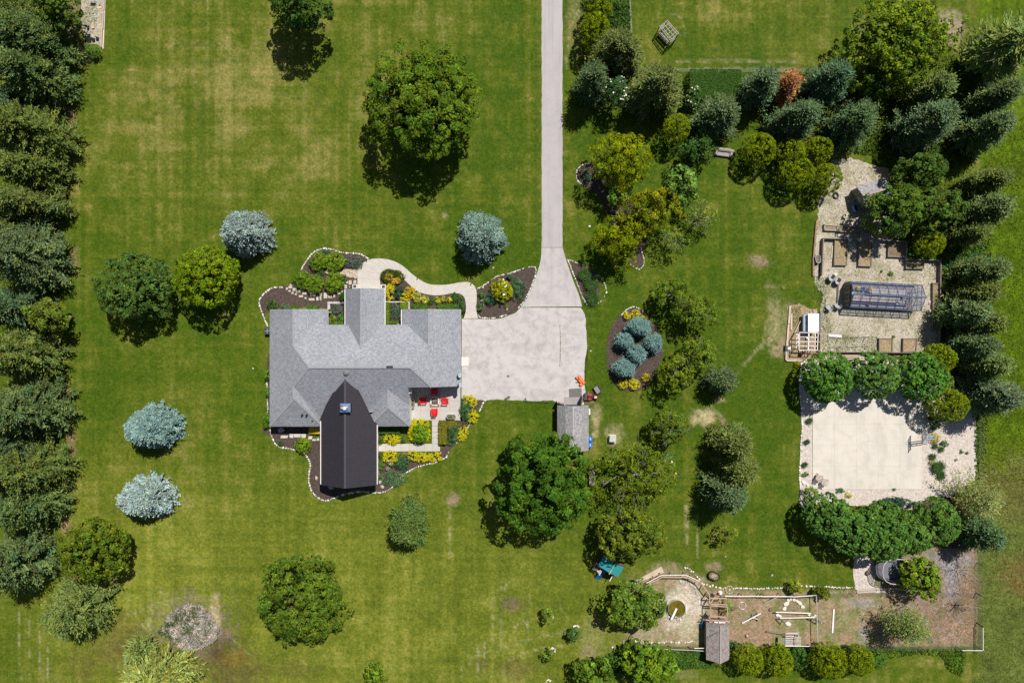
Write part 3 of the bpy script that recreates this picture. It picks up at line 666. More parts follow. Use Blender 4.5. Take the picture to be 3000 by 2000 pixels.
while y < y_top + .1:
    y2 = min(y + pitch, y_top)
    for side, xe in ((-1, xl), (1, xr)):
        # clip the panel against the joint line
        def x_top(yy):       # how far from the ridge the panel reaches at this y
            lo, hi = 0, abs(xe - rx)
            if bound_y(xe, side) >= yy: return hi
            if bound_y(rx, side) < yy: return 0
            for _ in range(24):
                m = (lo + hi) / 2
                if bound_y(rx + side * m, side) >= yy: lo = m
                else: hi = m
            return lo
        mb = MB(); nseg = 2; w = pitch / nseg
        for j in range(nseg):
            ya, yb = y + j * w, min(y + (j + 1) * w, y_top)
            if yb <= ya + .01: continue
            ym = ya + w * .68; d0, d1 = x_top(ya), x_top(min(yb, y_top - .001))
            if d0 < .05: continue
            d1 = max(d1, .02)
            zz = lambda d, u=0: 5.62 - .585 * d + u
            def strip(y0, y1, u0, u1, e0, e1):
                mb.add([(rx, y0, zz(0, u0)), (rx + side * e0, y0, zz(e0, u0)), (rx + side * e1, y1, zz(e1, u1)), (rx, y1, zz(0, u1))], [(0, 1, 2, 3) if side > 0 else (3, 2, 1, 0)])
            dm = d0 + (d1 - d0) * .68; dn = d0 + (d1 - d0) * .84
            strip(ya, ym, 0, 0, d0, dm); strip(ym, ya + w * .84, 0, .038, dm, dn); strip(ya + w * .84, yb, .038, 0, dn, d1)
        if mb.f: part(wing, 'roof_panel', mb, M_BLACKMETAL)
    y = y2 if y2 > y else y + pitch
    if y >= y_top - .001: break
mb = MB().bar((rx, y_end - .02, 5.66), (rx, y_top + .1, 5.66), .30, .05); part(wing, 'ridge_cap', mb, plain('charcoal_cap', (.06, .058, .075), .4, .1, 2))
for x, z, yt in ((xl, zl, yt_l), (xr, zr, yt_r)):
    s = -1 if x == xl else 1; mb = MB()
    mb.bar((x + s * .07, y_end + .05, z - .03), (x + s * .07, yt - .1, z - .03), .13, .12)
    part(wing, 'gutter', mb, plain('cream_gutter', (.68, .63, .60), .5, .08))
mb = MB()
mb.bar((xl, y_end - .03, zl - .03), (rx, y_end - .03, 5.6), .06, .16); mb.bar((rx, y_end - .03, 5.6), (xr, y_end - .03, zr - .03), .06, .16); part(wing, 'edge_trim', mb, M_BLACKMETAL)
for side, B in ((-1, LB), (1, RB)):
    pts = [wp(a, b, side) for a, b in B]; mb = MB()
    for p, q in zip(pts, pts[1:]): mb.bar(p + Vector((0, 0, .03)), q + Vector((0, 0, .03)), .16, .05)
    part(wing, 'edge_trim', mb, M_BLACKMETAL)

mb = MB(); x0, x1 = xl + .35, xr - .35; y0 = y_end + .35; y1 = yt_l + 1.2
pent = lambda yy: [(x0, yy, 0), (x1, yy, 0), (x1, yy, zr + .1), (rx, yy, 5.42), (x0, yy, zl + .1)]
mb.add(pent(y0) + pent(y1), [(0, 1, 2, 3, 4), (9, 8, 7, 6, 5), (0, 4, 9, 5), (1, 6, 7, 2), (0, 5, 6, 1)]); part(wing, 'wall', mb, M_SIDING)
# chimney with a blue metal cap
chim = bpy.data.objects.new('chimney', None); COL.objects.link(chim); chim.parent = house
c = P(*ZB(945, 487), 6.3); hw, hd = 31 / 2 * .0468, 26 / 2 * .0468
mb = MB().box((c.x, c.y, 5.6), (hw * 1.8, hd * 1.8, 1.3)); part(chim, 'chase', mb, M_BLACKMETAL)
mb = MB(); z = 6.28
for a, b in (((-1, -1), (1, -1)), ((1, -1), (1, 1)), ((1, 1), (-1, 1)), ((-1, 1), (-1, -1))):
    mb.add([(c.x + a[0] * hw, c.y + a[1] * hd, z), (c.x + b[0] * hw, c.y + b[1] * hd, z), (c.x, c.y, z + .16)], [(0, 1, 2)])
    mb.add([(c.x + a[0] * hw, c.y + a[1] * hd, z - .14), (c.x + b[0] * hw, c.y + b[1] * hd, z - .14), (c.x + b[0] * hw, c.y + b[1] * hd, z), (c.x + a[0] * hw, c.y + a[1] * hd, z)], [(0, 1, 2, 3)])
part(chim, 'chimney_cap', mb, plain('blue_grey_metal', (.16, .25, .42), .35, .15, 4, .5))
for dx, dy, r, col in ((0, -.05, .26, (.82, .82, .80)), (-.36, .02, .17, (.55, .45, .36)), (.30, .12, .13, (.70, .70, .68))):
    mb = MB().lathe([(r * .7, 0), (r * .7, .25), (r, .27), (r, .36), (r * .5, .44), (0, .45)], (c.x + dx, c.y + dy, z + .08), 14); part(chim, 'flue', mb, plain('flue_%d' % (col[0] * 100), col, .4, .1, 5, .3))
# planters at the entrance, posts beside the walk
for u, v in ((1046, 503), (1350, 506)):
    x, y = ZA(u, v); mb = MB(); s = 6.6; mb2 = MB().pbox(x - s + 2.5, y - s + 2.5, x + s - 2.5, y + s - 2.5, .3, .46)
    for a in ((-s, -s, s, -s + 2.2), (-s, s - 2.2, s, s), (-s, -s + 2.25, -s + 2.2, s - 2.25), (s - 2.2, -s + 2.25, s, s - 2.25)): mb.pbox(x + a[0], y + a[1], x + a[2], y + a[3], 0, .55)
    t = thing('stone_pillar_planter', 'square stone planter at the %s of the entrance' % ('west side' if u < 1200 else 'east side'), 'planter', P(x, y, 0)); part(t, 'rim', mb, plain('pale_stone', (.62, .60, .56), .8, .1)); part(t, 'soil', mb2, M_MULCH)
# low stone walls of the sunken courts
for nm, lab, segs in (('court_wall', 'low pale stone wall round the sunken court by the west wing', [(758, 664, 784, 745), (784, 664, 944, 686)]), ('court_wall', 'low pale stone wall round the planted court by the garage wing', [(1372, 660, 1626, 674), (1608, 674, 1628, 742)])):
    t = thing(nm, lab, 'wall', P(*ZA(segs[0][0], segs[0][1])))
    for u0, v0, u1, v1 in segs:
        x0, y0 = ZA(u0, v0); x1, y1 = ZA(u1, v1); L = max(x1 - x0, y1 - y0); n = max(2, int(L / 5.5))
        for i in range(n):
            mb = MB(); g = .15
            if x1 - x0 > y1 - y0: mb.pbox(x0 + (x1 - x0) * i / n + g, y0, x0 + (x1 - x0) * (i + 1) / n - g, y1, 0, .4 + rnd.uniform(-.02, .02))
            else: mb.pbox(x0, y0 + (y1 - y0) * i / n + g, x1, y0 + (y1 - y0) * (i + 1) / n - g, 0, .4 + rnd.uniform(-.02, .02))
            part(t, 'stone', mb, plain('wall_stone_%d' % (i % 3), ((.46, .45, .43), (.40, .39, .37), (.52, .50, .47))[i % 3], .85, .12))

# ------------------------------------------------------------------ gambrel roofed shed
shed = thing('gambrel_shed', 'grey gambrel roofed shed beside the parking pad with both doors open', 'shed', P(1676, 1255))
def gam(px): return px
prof = [(1632.5, 2.0), (1656.6, 3.05), (1679.4, 3.55), (1705, 3.05), (1725, 2.05)]
ytop, ybot = P(1680, 1187.5, 2.6).y, P(1680, 1321, 2.6).y
xs_ = [P(a, 1250, h).x for a, h in prof]; zs_ = [h for _, h in prof]
for i in range(4):
    q = [(xs_[i], ybot, zs_[i]), (xs_[i + 1], ybot, zs_[i + 1]), (xs_[i + 1], ytop, zs_[i + 1]), (xs_[i], ytop, zs_[i])]
    part(shed, 'roof_slope', MB().slab(q, .06), M_SH2)
mb = MB(); mb.bar((xs_[2], ybot, 3.57), (xs_[2], ytop, 3.57), .24, .04); part(shed, 'ridge_cap', mb, plain('ridge_grey', (.36, .34, .34), .9, .15))
pr = [(xs_[0] + .15, 0)] + [(x * 1.0, z - .07) for x, z in zip([xs_[0] + .15] + xs_[1:4] + [xs_[4] - .15], [1.95, 2.98, 3.48, 2.98, 1.98])] + [(xs_[4] - .15, 0)]
mb = MB(); n = len(pr); ya, yb = ybot + .15, ytop - .12
mb.add([(x, ya, z) for x, z in pr] + [(x, yb, z) for x, z in pr], [tuple(range(n)), tuple(range(n, 2 * n))[::-1]] + [(k, n + k, n + (k + 1) % n, (k + 1) % n) for k in range(n)])
part(shed, 'wall', mb, wood('shed_siding', (.30, .24, .20)))
mb = MB(); mb.box(((P(1656, 1187, 0).x + P(1704, 1187, 0).x) / 2, yb + .005, 1.05), (2.3, .03, 2.1)); part(shed, 'dark_doorway_panel', mb, M_DARK)  # solid dark panel on the wall: the open doorway's shade put into its colour
for a, b, lab in (((1656.5, 1186.0), (1632, 1178.5), 'shed door'), ((1704, 1187), (1707.5, 1161), 'shed door')):
    A, B = P(*a, 2.05), P(*b, 2.05); mb = MB(); d = (B - A); L = d.length; m = (A + B) / 2
    mb.box((m.x, m.y, 1.05), (L, .07, 2.0), math.atan2(d.y, d.x)); dr = part(shed, 'door', mb, wood('door_wood', (.24, .18, .15)))
    mb = MB()
    for f in (.1, .5, .9):
        q = A.lerp(B, f); mb.box((q.x, q.y, 1.05), (.08, .10, 2.02), math.atan2(d.y, d.x))
    put('door_batten', mb.mesh('door_batten', shed.location), plain('pale_edge', (.5, .45, .42), .7, .1), dr)
# ------------------------------------------------------------------ plants: leaves are real faces gathered in clumps on limbs
def unit(a): return a / np.maximum(1e-9, np.linalg.norm(a, axis=-1, keepdims=True))

def quad_mesh(name, C, U, V, tint, fold=None):
    """n diamond shaped leaves: centre, half length, half width"""
    n = len(C)
    co = np.stack([C - U, C + V, C + U, C - V], 1).reshape(-1, 3)
    me = bpy.data.meshes.new(name)
    me.vertices.add(4 * n); me.vertices.foreach_set('co', co.astype(np.float32).ravel())
    me.loops.add(4 * n); me.loops.foreach_set('vertex_index', np.arange(4 * n, dtype=np.int32))
    me.polygons.add(n); me.polygons.foreach_set('loop_start', np.arange(0, 4 * n, 4, dtype=np.int32))
    me.update(calc_edges=True)
    at = me.attributes.new('tint', 'FLOAT_COLOR', 'POINT')
    t4 = np.repeat(np.concatenate([tint, np.ones((n, 1))], 1), 4, 0)
    at.data.foreach_set('color', t4.astype(np.float32).ravel())
    return me

def leaf_frames(rs, nrm, L, Wd):
    """random half axes in the plane across each normal"""
    n = len(nrm); r = unit(rs.normal(size=(n, 3))); u = unit(np.cross(nrm, r)); v = np.cross(nrm, u)
    return u * L[:, None] * .5, v * Wd[:, None] * .5

def tints(rs, n, idx=None, nc=0, leaf_var=.28, clump_var=.22, hue=.12, accent=None, acc_p=0.0):
    f = 1 + rs.normal(size=n) * leaf_var
    if nc: f = f * (1 + rs.normal(size=nc) * clump_var)[idx]
    h = rs.normal(size=n) * hue + (rs.normal(size=nc) * hue)[idx] if nc else rs.normal(size=n) * hue
    t = np.stack([f * (1 + h), f * (1 + h * .25), f * (1 - h * .6)], 1)
    if accent is not None and acc_p > 0:
        k = rs.rand(n) < acc_p
        if nc: k = k & ((rs.rand(nc) < .5)[idx])
        t[k] = np.array(accent) * (1 + rs.normal(size=(k.sum(), 1)) * .15)
    return np.clip(t, .12, 6)

def crown_leaves(rs, rx, ry, rz, leaf=.26, dens=85, clump=.75, lump=.16, low=-.45, flat=.6, aspect=.62, gaps=0.0, boxy=0.0, accent=None, acc_p=0.0, upright=0.0, lv=.28, cv=.22, hue=.12, inner=.25, maxq=26000, core=7.0, lobe=.17):
    """broadleaved crown about the origin: clumps over a lumpy ellipsoid"""
    plan = math.pi * rx * ry
    nl = int(min(maxq, max(60, plan * dens))); nc = int(max(8, plan * 1.35 / (clump * clump)))
    d = unit(rs.normal(size=(nc * 3, 3))); d = d[d[:, 2] > low][:nc]; nc = len(d)
    lob = unit(rs.normal(size=(9, 3))); amp = rs.uniform(-1, 1, 9)
    bumpy = sum(a * np.exp(-((d - l) ** 2).sum(1) * 3.2) for a, l in zip(amp, lob))
    rad = 1 + lump * bumpy * 1.6 + rs.normal(size=nc) * lump * .35
    if lobe:                      # limbs end in rounded lobes with shaded creases between them
        nb = int(9 + plan * .16); B = unit(rs.normal(size=(nb * 2, 3)) + np.array([0, 0, .25])); B = B[B[:, 2] > low][:nb]; ang = np.arccos(np.clip((d @ B.T).max(1), -1, 1)); rad = rad * (1 - lobe * np.minimum(1.3, (ang / (math.sqrt(9.0 / len(B)) * .62)) ** 2) + lobe * .3)
    k = rs.rand(nc) < inner; rad[k] *= rs.uniform(.45, .85, k.sum())
    if boxy:
        m = np.max(np.abs(d), 1); d = d * (1 - boxy) + d / m[:, None] * boxy
    cc = d * rad[:, None] * np.array([rx - clump * .5, ry - clump * .5, rz - clump * .4])
    if gaps:
        keep = rs.rand(nc) > gaps; cc = cc[keep]; d = d[keep]; nc = len(cc)
    cs = clump * rs.uniform(.65, 1.3, nc)
    idx = rs.randint(0, nc, nl)
    out = unit(d + np.array([0, 0, .55]))
    q = unit(rs.normal(size=(nl, 3)) + out[idx] * 1.0)
    r = rs.uniform(.45, 1.0, nl) ** .5
    C = cc[idx] + q * (cs[idx] * r)[:, None] * np.array([1, 1, flat + .15])
    nrm = unit(q * .75 + out[idx] * .45 + np.array([0, 0, .45]) + rs.normal(size=(nl, 3)) * .42)
    if upright: nrm = unit(nrm * np.array([1, 1, 1 - upright]) + 1e-6)
    L = leaf * rs.uniform(.7, 1.45, nl)
    if core:                      # larger shaded leaf sprays inside, so the crown is not see-through
        nf = int(max(12, plan * core)); df = unit(rs.normal(size=(nf, 3))); df[:, 2] = np.abs(df[:, 2]) - .15
        C = np.concatenate([C, df * rs.uniform(.3, .72, nf)[:, None] * np.array([rx, ry, rz]) * (1 if not boxy else 1.05)]); nrm = np.concatenate([nrm, unit(rs.normal(size=(nf, 3)) * np.array([1, 1, .35]))])
        L = np.concatenate([L, min(1.0, max(rx, ry) * .34) * rs.uniform(.7, 1.2, nf)]); idx = np.concatenate([idx, rs.randint(0, nc, nf)]); nl = len(L)
    U, V = leaf_frames(rs, nrm, L, L * aspect)
    if upright:
        U = unit(U * (1 - upright) + np.array([0, 0, 1.0]) * upright * .02 + out[idx] * upright * .02) * (L[:, None] * .5)
        V = unit(np.cross(nrm, U)) * (L * aspect)[:, None] * .5
    return C, U, V, tints(rs, nl, idx, nc, lv, cv, hue, accent, acc_p), cc

def needle_crown(rs, Hh, Rr, ry=None, z0=.08, prof=.62, spray=.52, width=.16, nb=42, tilt=.35, droop=.10, dens=1.0, lv=.25, hue=.10, accent=None, acc_p=0.0, fan=.75, feather=1.0, bv=.16, plate=1, jit=.24, kq=4):
    """conifer: whorls of boughs, each set with sprays that point outwards; z from 0 to Hh"""
    asp = (ry or Rr) / Rr
    B = int(nb * (Rr + 1.2)); t = np.sort(rs.uniform(z0, .985, B) ** .9); azm = np.arange(B) * 2.39996 + rs.normal(size=B) * .35
    bl = Rr * ((1 - t) ** prof) * rs.uniform(1 - bv * 1.6, 1 + bv, B) + .12
    lob = 1 + .05 * np.sin(azm * 3 + rs.rand() * 6) + .05 * np.sin(azm * 5 + rs.rand() * 6); bl = bl * lob
    C = []; U = []; V = []; ids = []; axis = []
    st = spray * .42 / dens
    for i in range(B):
        m = max(2, int(bl[i] * .85 / st)); s = np.linspace(.18, 1, m) * bl[i]
        hd = np.array([math.cos(azm[i]), math.sin(azm[i]) * asp, 0.0])
        z = t[i] * Hh + s * (tilt * (.4 + t[i]) - .12) - droop * (s ** 2) / max(1, Rr) + rs.normal(size=m) * .05
        p = np.outer(s, hd); p[:, 2] = z
        axis.append((p[0], p[-1]))
        k = kq
        pp = np.repeat(p, k, 0); n = len(pp)
        a = azm[i] + rs.normal(size=n) * fan
        if plate and m > 2:
            hd2 = unit(p[-1] - p[0]); C.append(((p[0] + p[-1]) / 2 - np.array([0, 0, .12]))[None] + hd2 * bl[i] * .0); U.append((hd2 * bl[i] * .40)[None]); V.append((unit(np.cross(hd2, np.array([0, 0, 1.0]) + rs.normal(size=3) * .25)) * min(.55, bl[i] * .24))[None]); ids.append(np.array([i]))
        dv = np.stack([np.cos(a), np.sin(a), rs.normal(size=n) * .22 + .18 + .35 * t[i]], 1); dv = unit(dv)
        ln = spray * rs.uniform(.6, 1.35, n) * (1 - .35 * t[i])
        wd = width * rs.uniform(.6, 1.3, n)
        C.append(pp + dv * (ln * .45)[:, None] + rs.normal(size=(n, 3)) * np.array([jit, jit, .06])); U.append(dv * (ln * .5)[:, None])
        side = unit(np.cross(dv, unit(np.array([0, 0, 1.0]) + rs.normal(size=(n, 3)) * .55))); V.append(side * (wd * .5)[:, None]); ids.append(np.full(n, i))
    C = np.concatenate(C); U = np.concatenate(U); V = np.concatenate(V); ids = np.concatenate(ids)
    return C, U, V, tints(rs, len(C), ids, B, lv, .18, hue, accent, acc_p), axis

def blades(rs, n, r, h, w=.05, spread=.9):
    """ornamental grass: arching blades, two faces each"""
    a = rs.uniform(0, 2 * math.pi, n); l = rs.uniform(.5, 1.1, n); base = np.stack([rs.normal(size=n) * r * .18, rs.normal(size=n) * r * .18, np.zeros(n)], 1)
    hd = np.stack([np.cos(a), np.sin(a), np.zeros(n)], 1); C = []; U = []; V = []
    p0 = base; sd = np.stack([-np.sin(a), np.cos(a), np.zeros(n)], 1) * w * .5
    for f0, f1 in ((0, .4), (.35, .75), (.7, 1.0)):
        q0 = p0 + hd * (r * l * spread * f0 ** 1.3)[:, None]; q0[:, 2] = h * l * (1.5 * f0 - 1.05 * f0 * f0) * 1.6
        q1 = p0 + hd * (r * l * spread * f1 ** 1.3)[:, None]; q1[:, 2] = h * l * (1.5 * f1 - 1.05 * f1 * f1) * 1.6
        C.append((q0 + q1) / 2); U.append((q1 - q0) / 2 * 1.1); V.append(sd)
    C = np.concatenate(C); n3 = len(C)
    return C, np.concatenate(U), np.concatenate(V), tints(rs, n3, None, 0, .3, 0, .12)

BARK = wood('bark', (.105, .080, .060)); BARKG = wood('grey_bark', (.26, .24, .215), .25)

def trunk_mesh(rs, h, r, limbs, off=None):
    mb = MB(); b = rs.uniform(-.15, .15, 4) * h * .12
    mb.tube([(0, 0, -.1), (b[0] * .3, b[1] * .3, h * .35), (b[0], b[1], h * .7), (b[0] * 1.2, b[1] * 1.2, h)], [r * 1.25, r * .9, r * .6, r * .2], 7)
    for e in limbs:
        e = np.array(e); s = np.array([b[0] * .5, b[1] * .5, max(.15 * h, min(h * .85, e[2] - .45 * math.hypot(e[0], e[1])))])
        m = (s + e) / 2; m[2] += .06 * h
        mb.tube([s, m, e], [r * .42, r * .26, r * .08], 5)
    return mb

KIND = {}
def kind(name, **k): KIND[name] = k
# colours are leaf albedos
kind('maple_tree', g='crown', c=(.086, .142, .010), bark=BARK, cat='tree', p=dict(leaf=.33, dens=115, clump=.68, lump=.17))
kind('oak_tree', g='crown', c=(.098, .150, .012), bark=BARK, cat='tree', p=dict(leaf=.32, dens=115, clump=.62, lump=.24, accent=(2.3, 2.1, .5), acc_p=.30))
kind('linden_tree', g='crown', c=(.048, .112, .009), bark=BARK, cat='tree', p=dict(leaf=.36, dens=105, clump=.75, lump=.10))
kind('ash_tree', g='crown', c=(.080, .128, .016), bark=BARK, cat='tree', p=dict(leaf=.29, dens=130, clump=.52, lump=.12, accent=(1.9, 1.3, .8), acc_p=.03))
kind('hornbeam_tree', g='crown', c=(.110, .170, .006), bark=BARK, cat='tree', p=dict(leaf=.28, dens=140, clump=.45, lump=.08, accent=(2.0, 1.45, .7), acc_p=.10))
kind('round_tree', shrink=1.0, g='crown', c=(.070, .170, .022), bark=BARKG, cat='tree', p=dict(leaf=.30, dens=140, clump=.38, lump=.03, low=-.2, lobe=.05))
kind('locust_tree', g='crown', c=(.150, .190, .004), bark=BARK, cat='tree', p=dict(leaf=.24, dens=160, clump=.55, lump=.24, flat=.45, aspect=.5, hue=.12, gaps=.05))
kind('cherry_tree', shrink=.92, g='crown', c=(.100, .150, .014), bark=BARKG, cat='tree', p=dict(leaf=.26, dens=105, clump=.5, lump=.28, gaps=.14, accent=(2.0, 1.3, .5), acc_p=.03, core=3))
kind('sparse_tree', g='crown', c=(.135, .185, .026), bark=BARKG, cat='tree', p=dict(leaf=.24, dens=46, clump=.55, lump=.26, gaps=.25, core=0))
kind('young_tree', g='crown', c=(.120, .190, .022), bark=BARK, cat='tree', p=dict(leaf=.28, dens=95, clump=.45, lump=.25, gaps=.1, core=3))
kind('tulip_tree', g='crown', c=(.120, .215, .035), bark=BARKG, cat='tree', p=dict(leaf=.38, dens=75, clump=.55, lump=.30, gaps=.12, core=4))
kind('willow_tree', g='needle', gain=1.7, c=(.190, .220, .055), bark=BARKG, cat='tree', p=dict(spray=.95, width=.15, nb=34, prof=.38, tilt=.2, droop=.45, fan=.55, dens=.85, z0=.25))
kind('feathery_tree', g='needle', gain=1.5, c=(.205, .235, .075), bark=BARKG, cat='tree', p=dict(spray=.45, width=.11, nb=38, prof=.42, tilt=.3, droop=.2, fan=1.1, dens=.72, z0=.2, bv=.3, plate=0))
kind('pine_tree', g='needle', c=(.095, .122, .030), bark=BARK, gain=1.75, cat='tree', p=dict(spray=.58, width=.135, kq=6, nb=50, prof=.46, tilt=.34, droop=.10, fan=1.0, bv=.16))
kind('spruce_tree', g='needle', c=(.095, .120, .034), bark=BARK, gain=1.75, cat='tree', p=dict(spray=.52, width=.13, kq=6, nb=48, prof=.5, tilt=.28, droop=.13, fan=.95, bv=.18))
kind('blue_spruce', g='needle', shrink=.94, c=(.20, .29, .265), bark=BARK, gain=1.25, cat='tree', p=dict(spray=.32, width=.17, nb=64, prof=.44, tilt=.25, droop=.12, fan=1.0, bv=.09, dens=1.0, hue=.05, lv=.20, jit=.14))
kind('dead_spruce', g='needle', c=(.44, .20, .085), bark=BARK, cat='tree', p=dict(spray=.36, width=.15, nb=52, prof=.5, tilt=.25, fan=.9))
kind('arborvitae', shrink=.95, g='crown', c=(.118, .162, .004), bark=BARK, cat='evergreen', p=dict(leaf=.19, dens=260, clump=.26, lump=.03, aspect=.5, low=-.35, lobe=.03, accent=(1.7, 1.5, 1.2), acc_p=.2, inner=.1))
kind('shrub', g='crown', c=(.130, .215, .012), bark=BARK, cat='shrub', p=dict(leaf=.15, dens=330, clump=.26, lump=.12, low=-.3, lobe=.1))
kind('juniper', g='crown', c=(.070, .125, .060), bark=BARK, cat='shrub', p=dict(leaf=.20, dens=240, clump=.24, lump=.22, low=-.1, aspect=.35, lv=.3))
kind('golden_cypress', g='frond', c=(.40, .36, .008), bark=BARK, gain=1.1, cat='shrub', p={})
kind('perennial', g='crown', c=(.080, .135, .045), bark=BARK, cat='plant', p=dict(leaf=.13, dens=300, clump=.20, lump=.2, low=-.1, gaps=.08))
kind('catmint', g='crown', c=(.090, .125, .075), bark=BARK, cat='plant', p=dict(leaf=.14, dens=330, clump=.2, lump=.2, low=-.1, aspect=.4, accent=(1.9, 1.05, 3.2), acc_p=.30))
kind('hedge', shrink=1.0, g='crown', c=(.060, .120, .012), bark=BARK, cat='hedge', p=dict(leaf=.12, dens=420, clump=.14, lump=.02, lobe=0, low=-.6, boxy=.95, inner=.2))
kind('ornamental_grass', g='blade', c=(.050, .105, .026), bark=None, cat='grass clump', p={})
kind('mugo_mound', g='crown', c=(.42, .37, .012), bark=BARK, gain=1.3, cat='shrub', p=dict(leaf=.15, dens=330, clump=.17, lump=.05, lobe=.04, low=-.3, aspect=.4, hue=.14))

def fronds(rs, rx, ry, h):
    """golden cypress: tiers of drooping feather shaped fronds"""
    plan = math.pi * rx * ry; B = int(max(14, plan * 26))
    cx = rs.uniform(-1, 1, B * 2); cy = rs.uniform(-1, 1, B * 2); k = (np.abs(cx) ** 3 + np.abs(cy) ** 3 < 1); cx = cx[k][:B]; cy = cy[k][:B]; B = len(cx)
    C = []; U = []; V = []
    for i in range(B):
        rr = max(abs(cx[i]), abs(cy[i])); a = math.atan2(cy[i] * ry, cx[i] * rx) + rs.normal() * .6
        p = np.array([cx[i] * rx * .85, cy[i] * ry * .85, h * (1 - .55 * rr ** 2) * rs.uniform(.75, 1)])
        L = rs.uniform(.28, .55); hd = np.array([math.cos(a), math.sin(a), 0]); sd = np.array([-hd[1], hd[0], 0])
        for j in range(5):
            f = j / 5
            for sgn in (-1, 1):
                d = unit(hd * .9 + sd * sgn * .75 + np.array([0, 0, -.35 * f + .1])); q = p + hd * L * f; q[2] -= .25 * L * f * f
                l = .17 * (1.1 - f * .6)
                C.append(q + d * l * .5); U.append(d * l * .6); V.append(unit(np.cross(d, np.array([0, 0, 1.0]) + rs.normal(size=3) * .3)) * l * .26)
    C = np.array(C); return C, np.array(U), np.array(V), tints(rs, len(C), None, 0, .34, 0, .14)

SEED = [100]
def plant(k, label, px, py, rx, ry=None, h=4.0, c=None, group=None, name=None, cat=None, zc=None, bare=0, gz=0.0, flowers=None, **kw):
    """one plant whose crown shows at this photo pixel with this radius in pixels, h metres tall"""
    if group and 'west boundary' in group: px -= 9; rx *= .97; ry = (ry or rx) * 1.04
    K = KIND[k]; SEED[0] += 1; rs = np.random.RandomState(SEED[0]); ry = ry or rx
    p = dict(K['p']); p.update(kw); z = h * ((zc if zc is not None else .58) if K['g'] != 'needle' else .30 if h > 5 else .36)
    w = P(px, py, z + gz); f = MPP * (1 - (z + gz) / HCAM); sk = K.get('shrink', .97 if K['g'] == 'crown' else .9); RX, RY = rx * f * sk, ry * f * sk
    t = thing(name or k, label, cat or K['cat'], (w.x, w.y, gz), 0, group)
    col = c or K['c']; gn = K.get('gain', 1.15); col = tuple(min(.72, x * gn) for x in col); mname = 'leaf_%s_%s' % (k, '_'.join('%d' % (x * 1000) for x in col))
    limbs = []
    if K['g'] == 'crown':
        if k == 'hedge' and p['boxy'] > .9:      # clipped block: a tight skin of small leaves
            n = int(max(160, RX * RY * 4 * 330 + (RX + RY) * h * 260)); q = rs.uniform(-1, 1, (n, 3)); f6 = rs.rand(n)
            q[:, 2] = rs.rand(n); tp = f6 < .62; q[tp, 2] = 1; a = (~tp) & (f6 < .81); q[a, 0] = np.sign(q[a, 0]); a = f6 >= .81; q[a, 1] = np.sign(q[a, 1])
            nr = np.zeros((n, 3)); nr[tp, 2] = 1; nr[~tp, :2] = q[~tp, :2]; C = q * np.array([RX, RY, h]) + rs.normal(size=(n, 3)) * .035; nr = unit(nr + np.array([0, 0, .3]) + rs.normal(size=(n, 3)) * .38)
            L = .15 * rs.uniform(.7, 1.4, n); U, V = leaf_frames(rs, nr, L, L * .7); T = tints(rs, n, None, 0, .3, 0, .12); cc = []; cz = None
        rz = h * (.5 if h > 2.2 else .55)
        if k != 'hedge' or p['boxy'] <= .9: C, U, V, T, cc = crown_leaves(rs, RX, RY, rz, **p); C = C + np.array([0, 0, h - rz * .96])
        m = C[:, 2] > .03; C, U, V, T = C[m], U[m], V[m], T[m]
        if len(cc): limbs = [q + np.array([0, 0, h - rz * .96]) for q in cc[rs.choice(len(cc), min(len(cc), 14 if h > 5 else 6), False)]]
    elif K['g'] == 'needle':
        C, U, V, T, ax = needle_crown(rs, h, RX, RY, **p); m = C[:, 2] > .05; C, U, V, T = C[m], U[m], V[m], T[m]
        limbs = [a[1] * np.array([.8, .8, 1]) for a in ax[::max(1, len(ax) // 16)]]
    elif K['g'] == 'frond':
        C, U, V, T = fronds(rs, RX, RY, h)
    else:
        C, U, V, T = blades(rs, int(60 + RX * RY * 500), max(RX, RY), h)
    me = quad_mesh('foliage', C, U, V, T)
    big = h >= 2.4
    put('crown' if big else 'foliage', me, leafmat(mname, col), t)
    if flowers:
        fc, n, fl = flowers; nn = rs.choice(len(C), min(n, len(C)), False); nn = nn[np.argsort(-C[nn, 2])][:max(3, int(n * .7))]
        mb = MB()
        for i in nn: 
            s = fl * rs.uniform(.7, 1.3); q = C[i] + np.array([0, 0, .06])
            mb.add([q + np.array(d) * s for d in ((-.5, 0, 0), (0, -.5, .1), (.5, 0, 0), (0, .5, .1), (0, 0, .2))], [(0, 1, 4), (1, 2, 4), (2, 3, 4), (3, 0, 4), (3, 2, 1, 0)])
        put('blossom', mb.mesh('blossom'), plain('petal_%d_%d' % (fc[0] * 100, fc[2] * 100), fc, .7, .1, 6, 0, 0), t)
    if K['bark'] is not None:
        tm = trunk_mesh(rs, h * (.86 if K['g'] == 'needle' else .6), max(.025, (.024 if big else .016) * h), limbs)
        put('trunk' if big else 'stem', tm.mesh('trunk'), K['bark'], t)
    if bare:
        mb = MB()
        for i in range(bare):
            a = rs.uniform(0, 6.28); e = rs.uniform(.2, 1.0); L = max(RX, RY) * rs.uniform(.6, 1.02)
            s = np.array([0, 0, h * .35]); q = s + np.array([math.cos(a) * L * .5, math.sin(a) * L * .5, h * .3 * e + .3]); r = s + np.array([math.cos(a + .2) * L, math.sin(a + .2) * L, h * .62 * e])
            mb.tube([s, q, r], [.05, .035, .012], 4)
            for j in range(4):
                b2 = q + (r - q) * rs.uniform(.1, 1); d = unit(r - q + rs.normal(size=3) * .8 * np.linalg.norm(r - q)); mb.tube([b2, b2 + d * L * .3], [.02, .006], 3)
        put('bare_branch', mb.mesh('bare_branch'), BARKG, t)
    return t

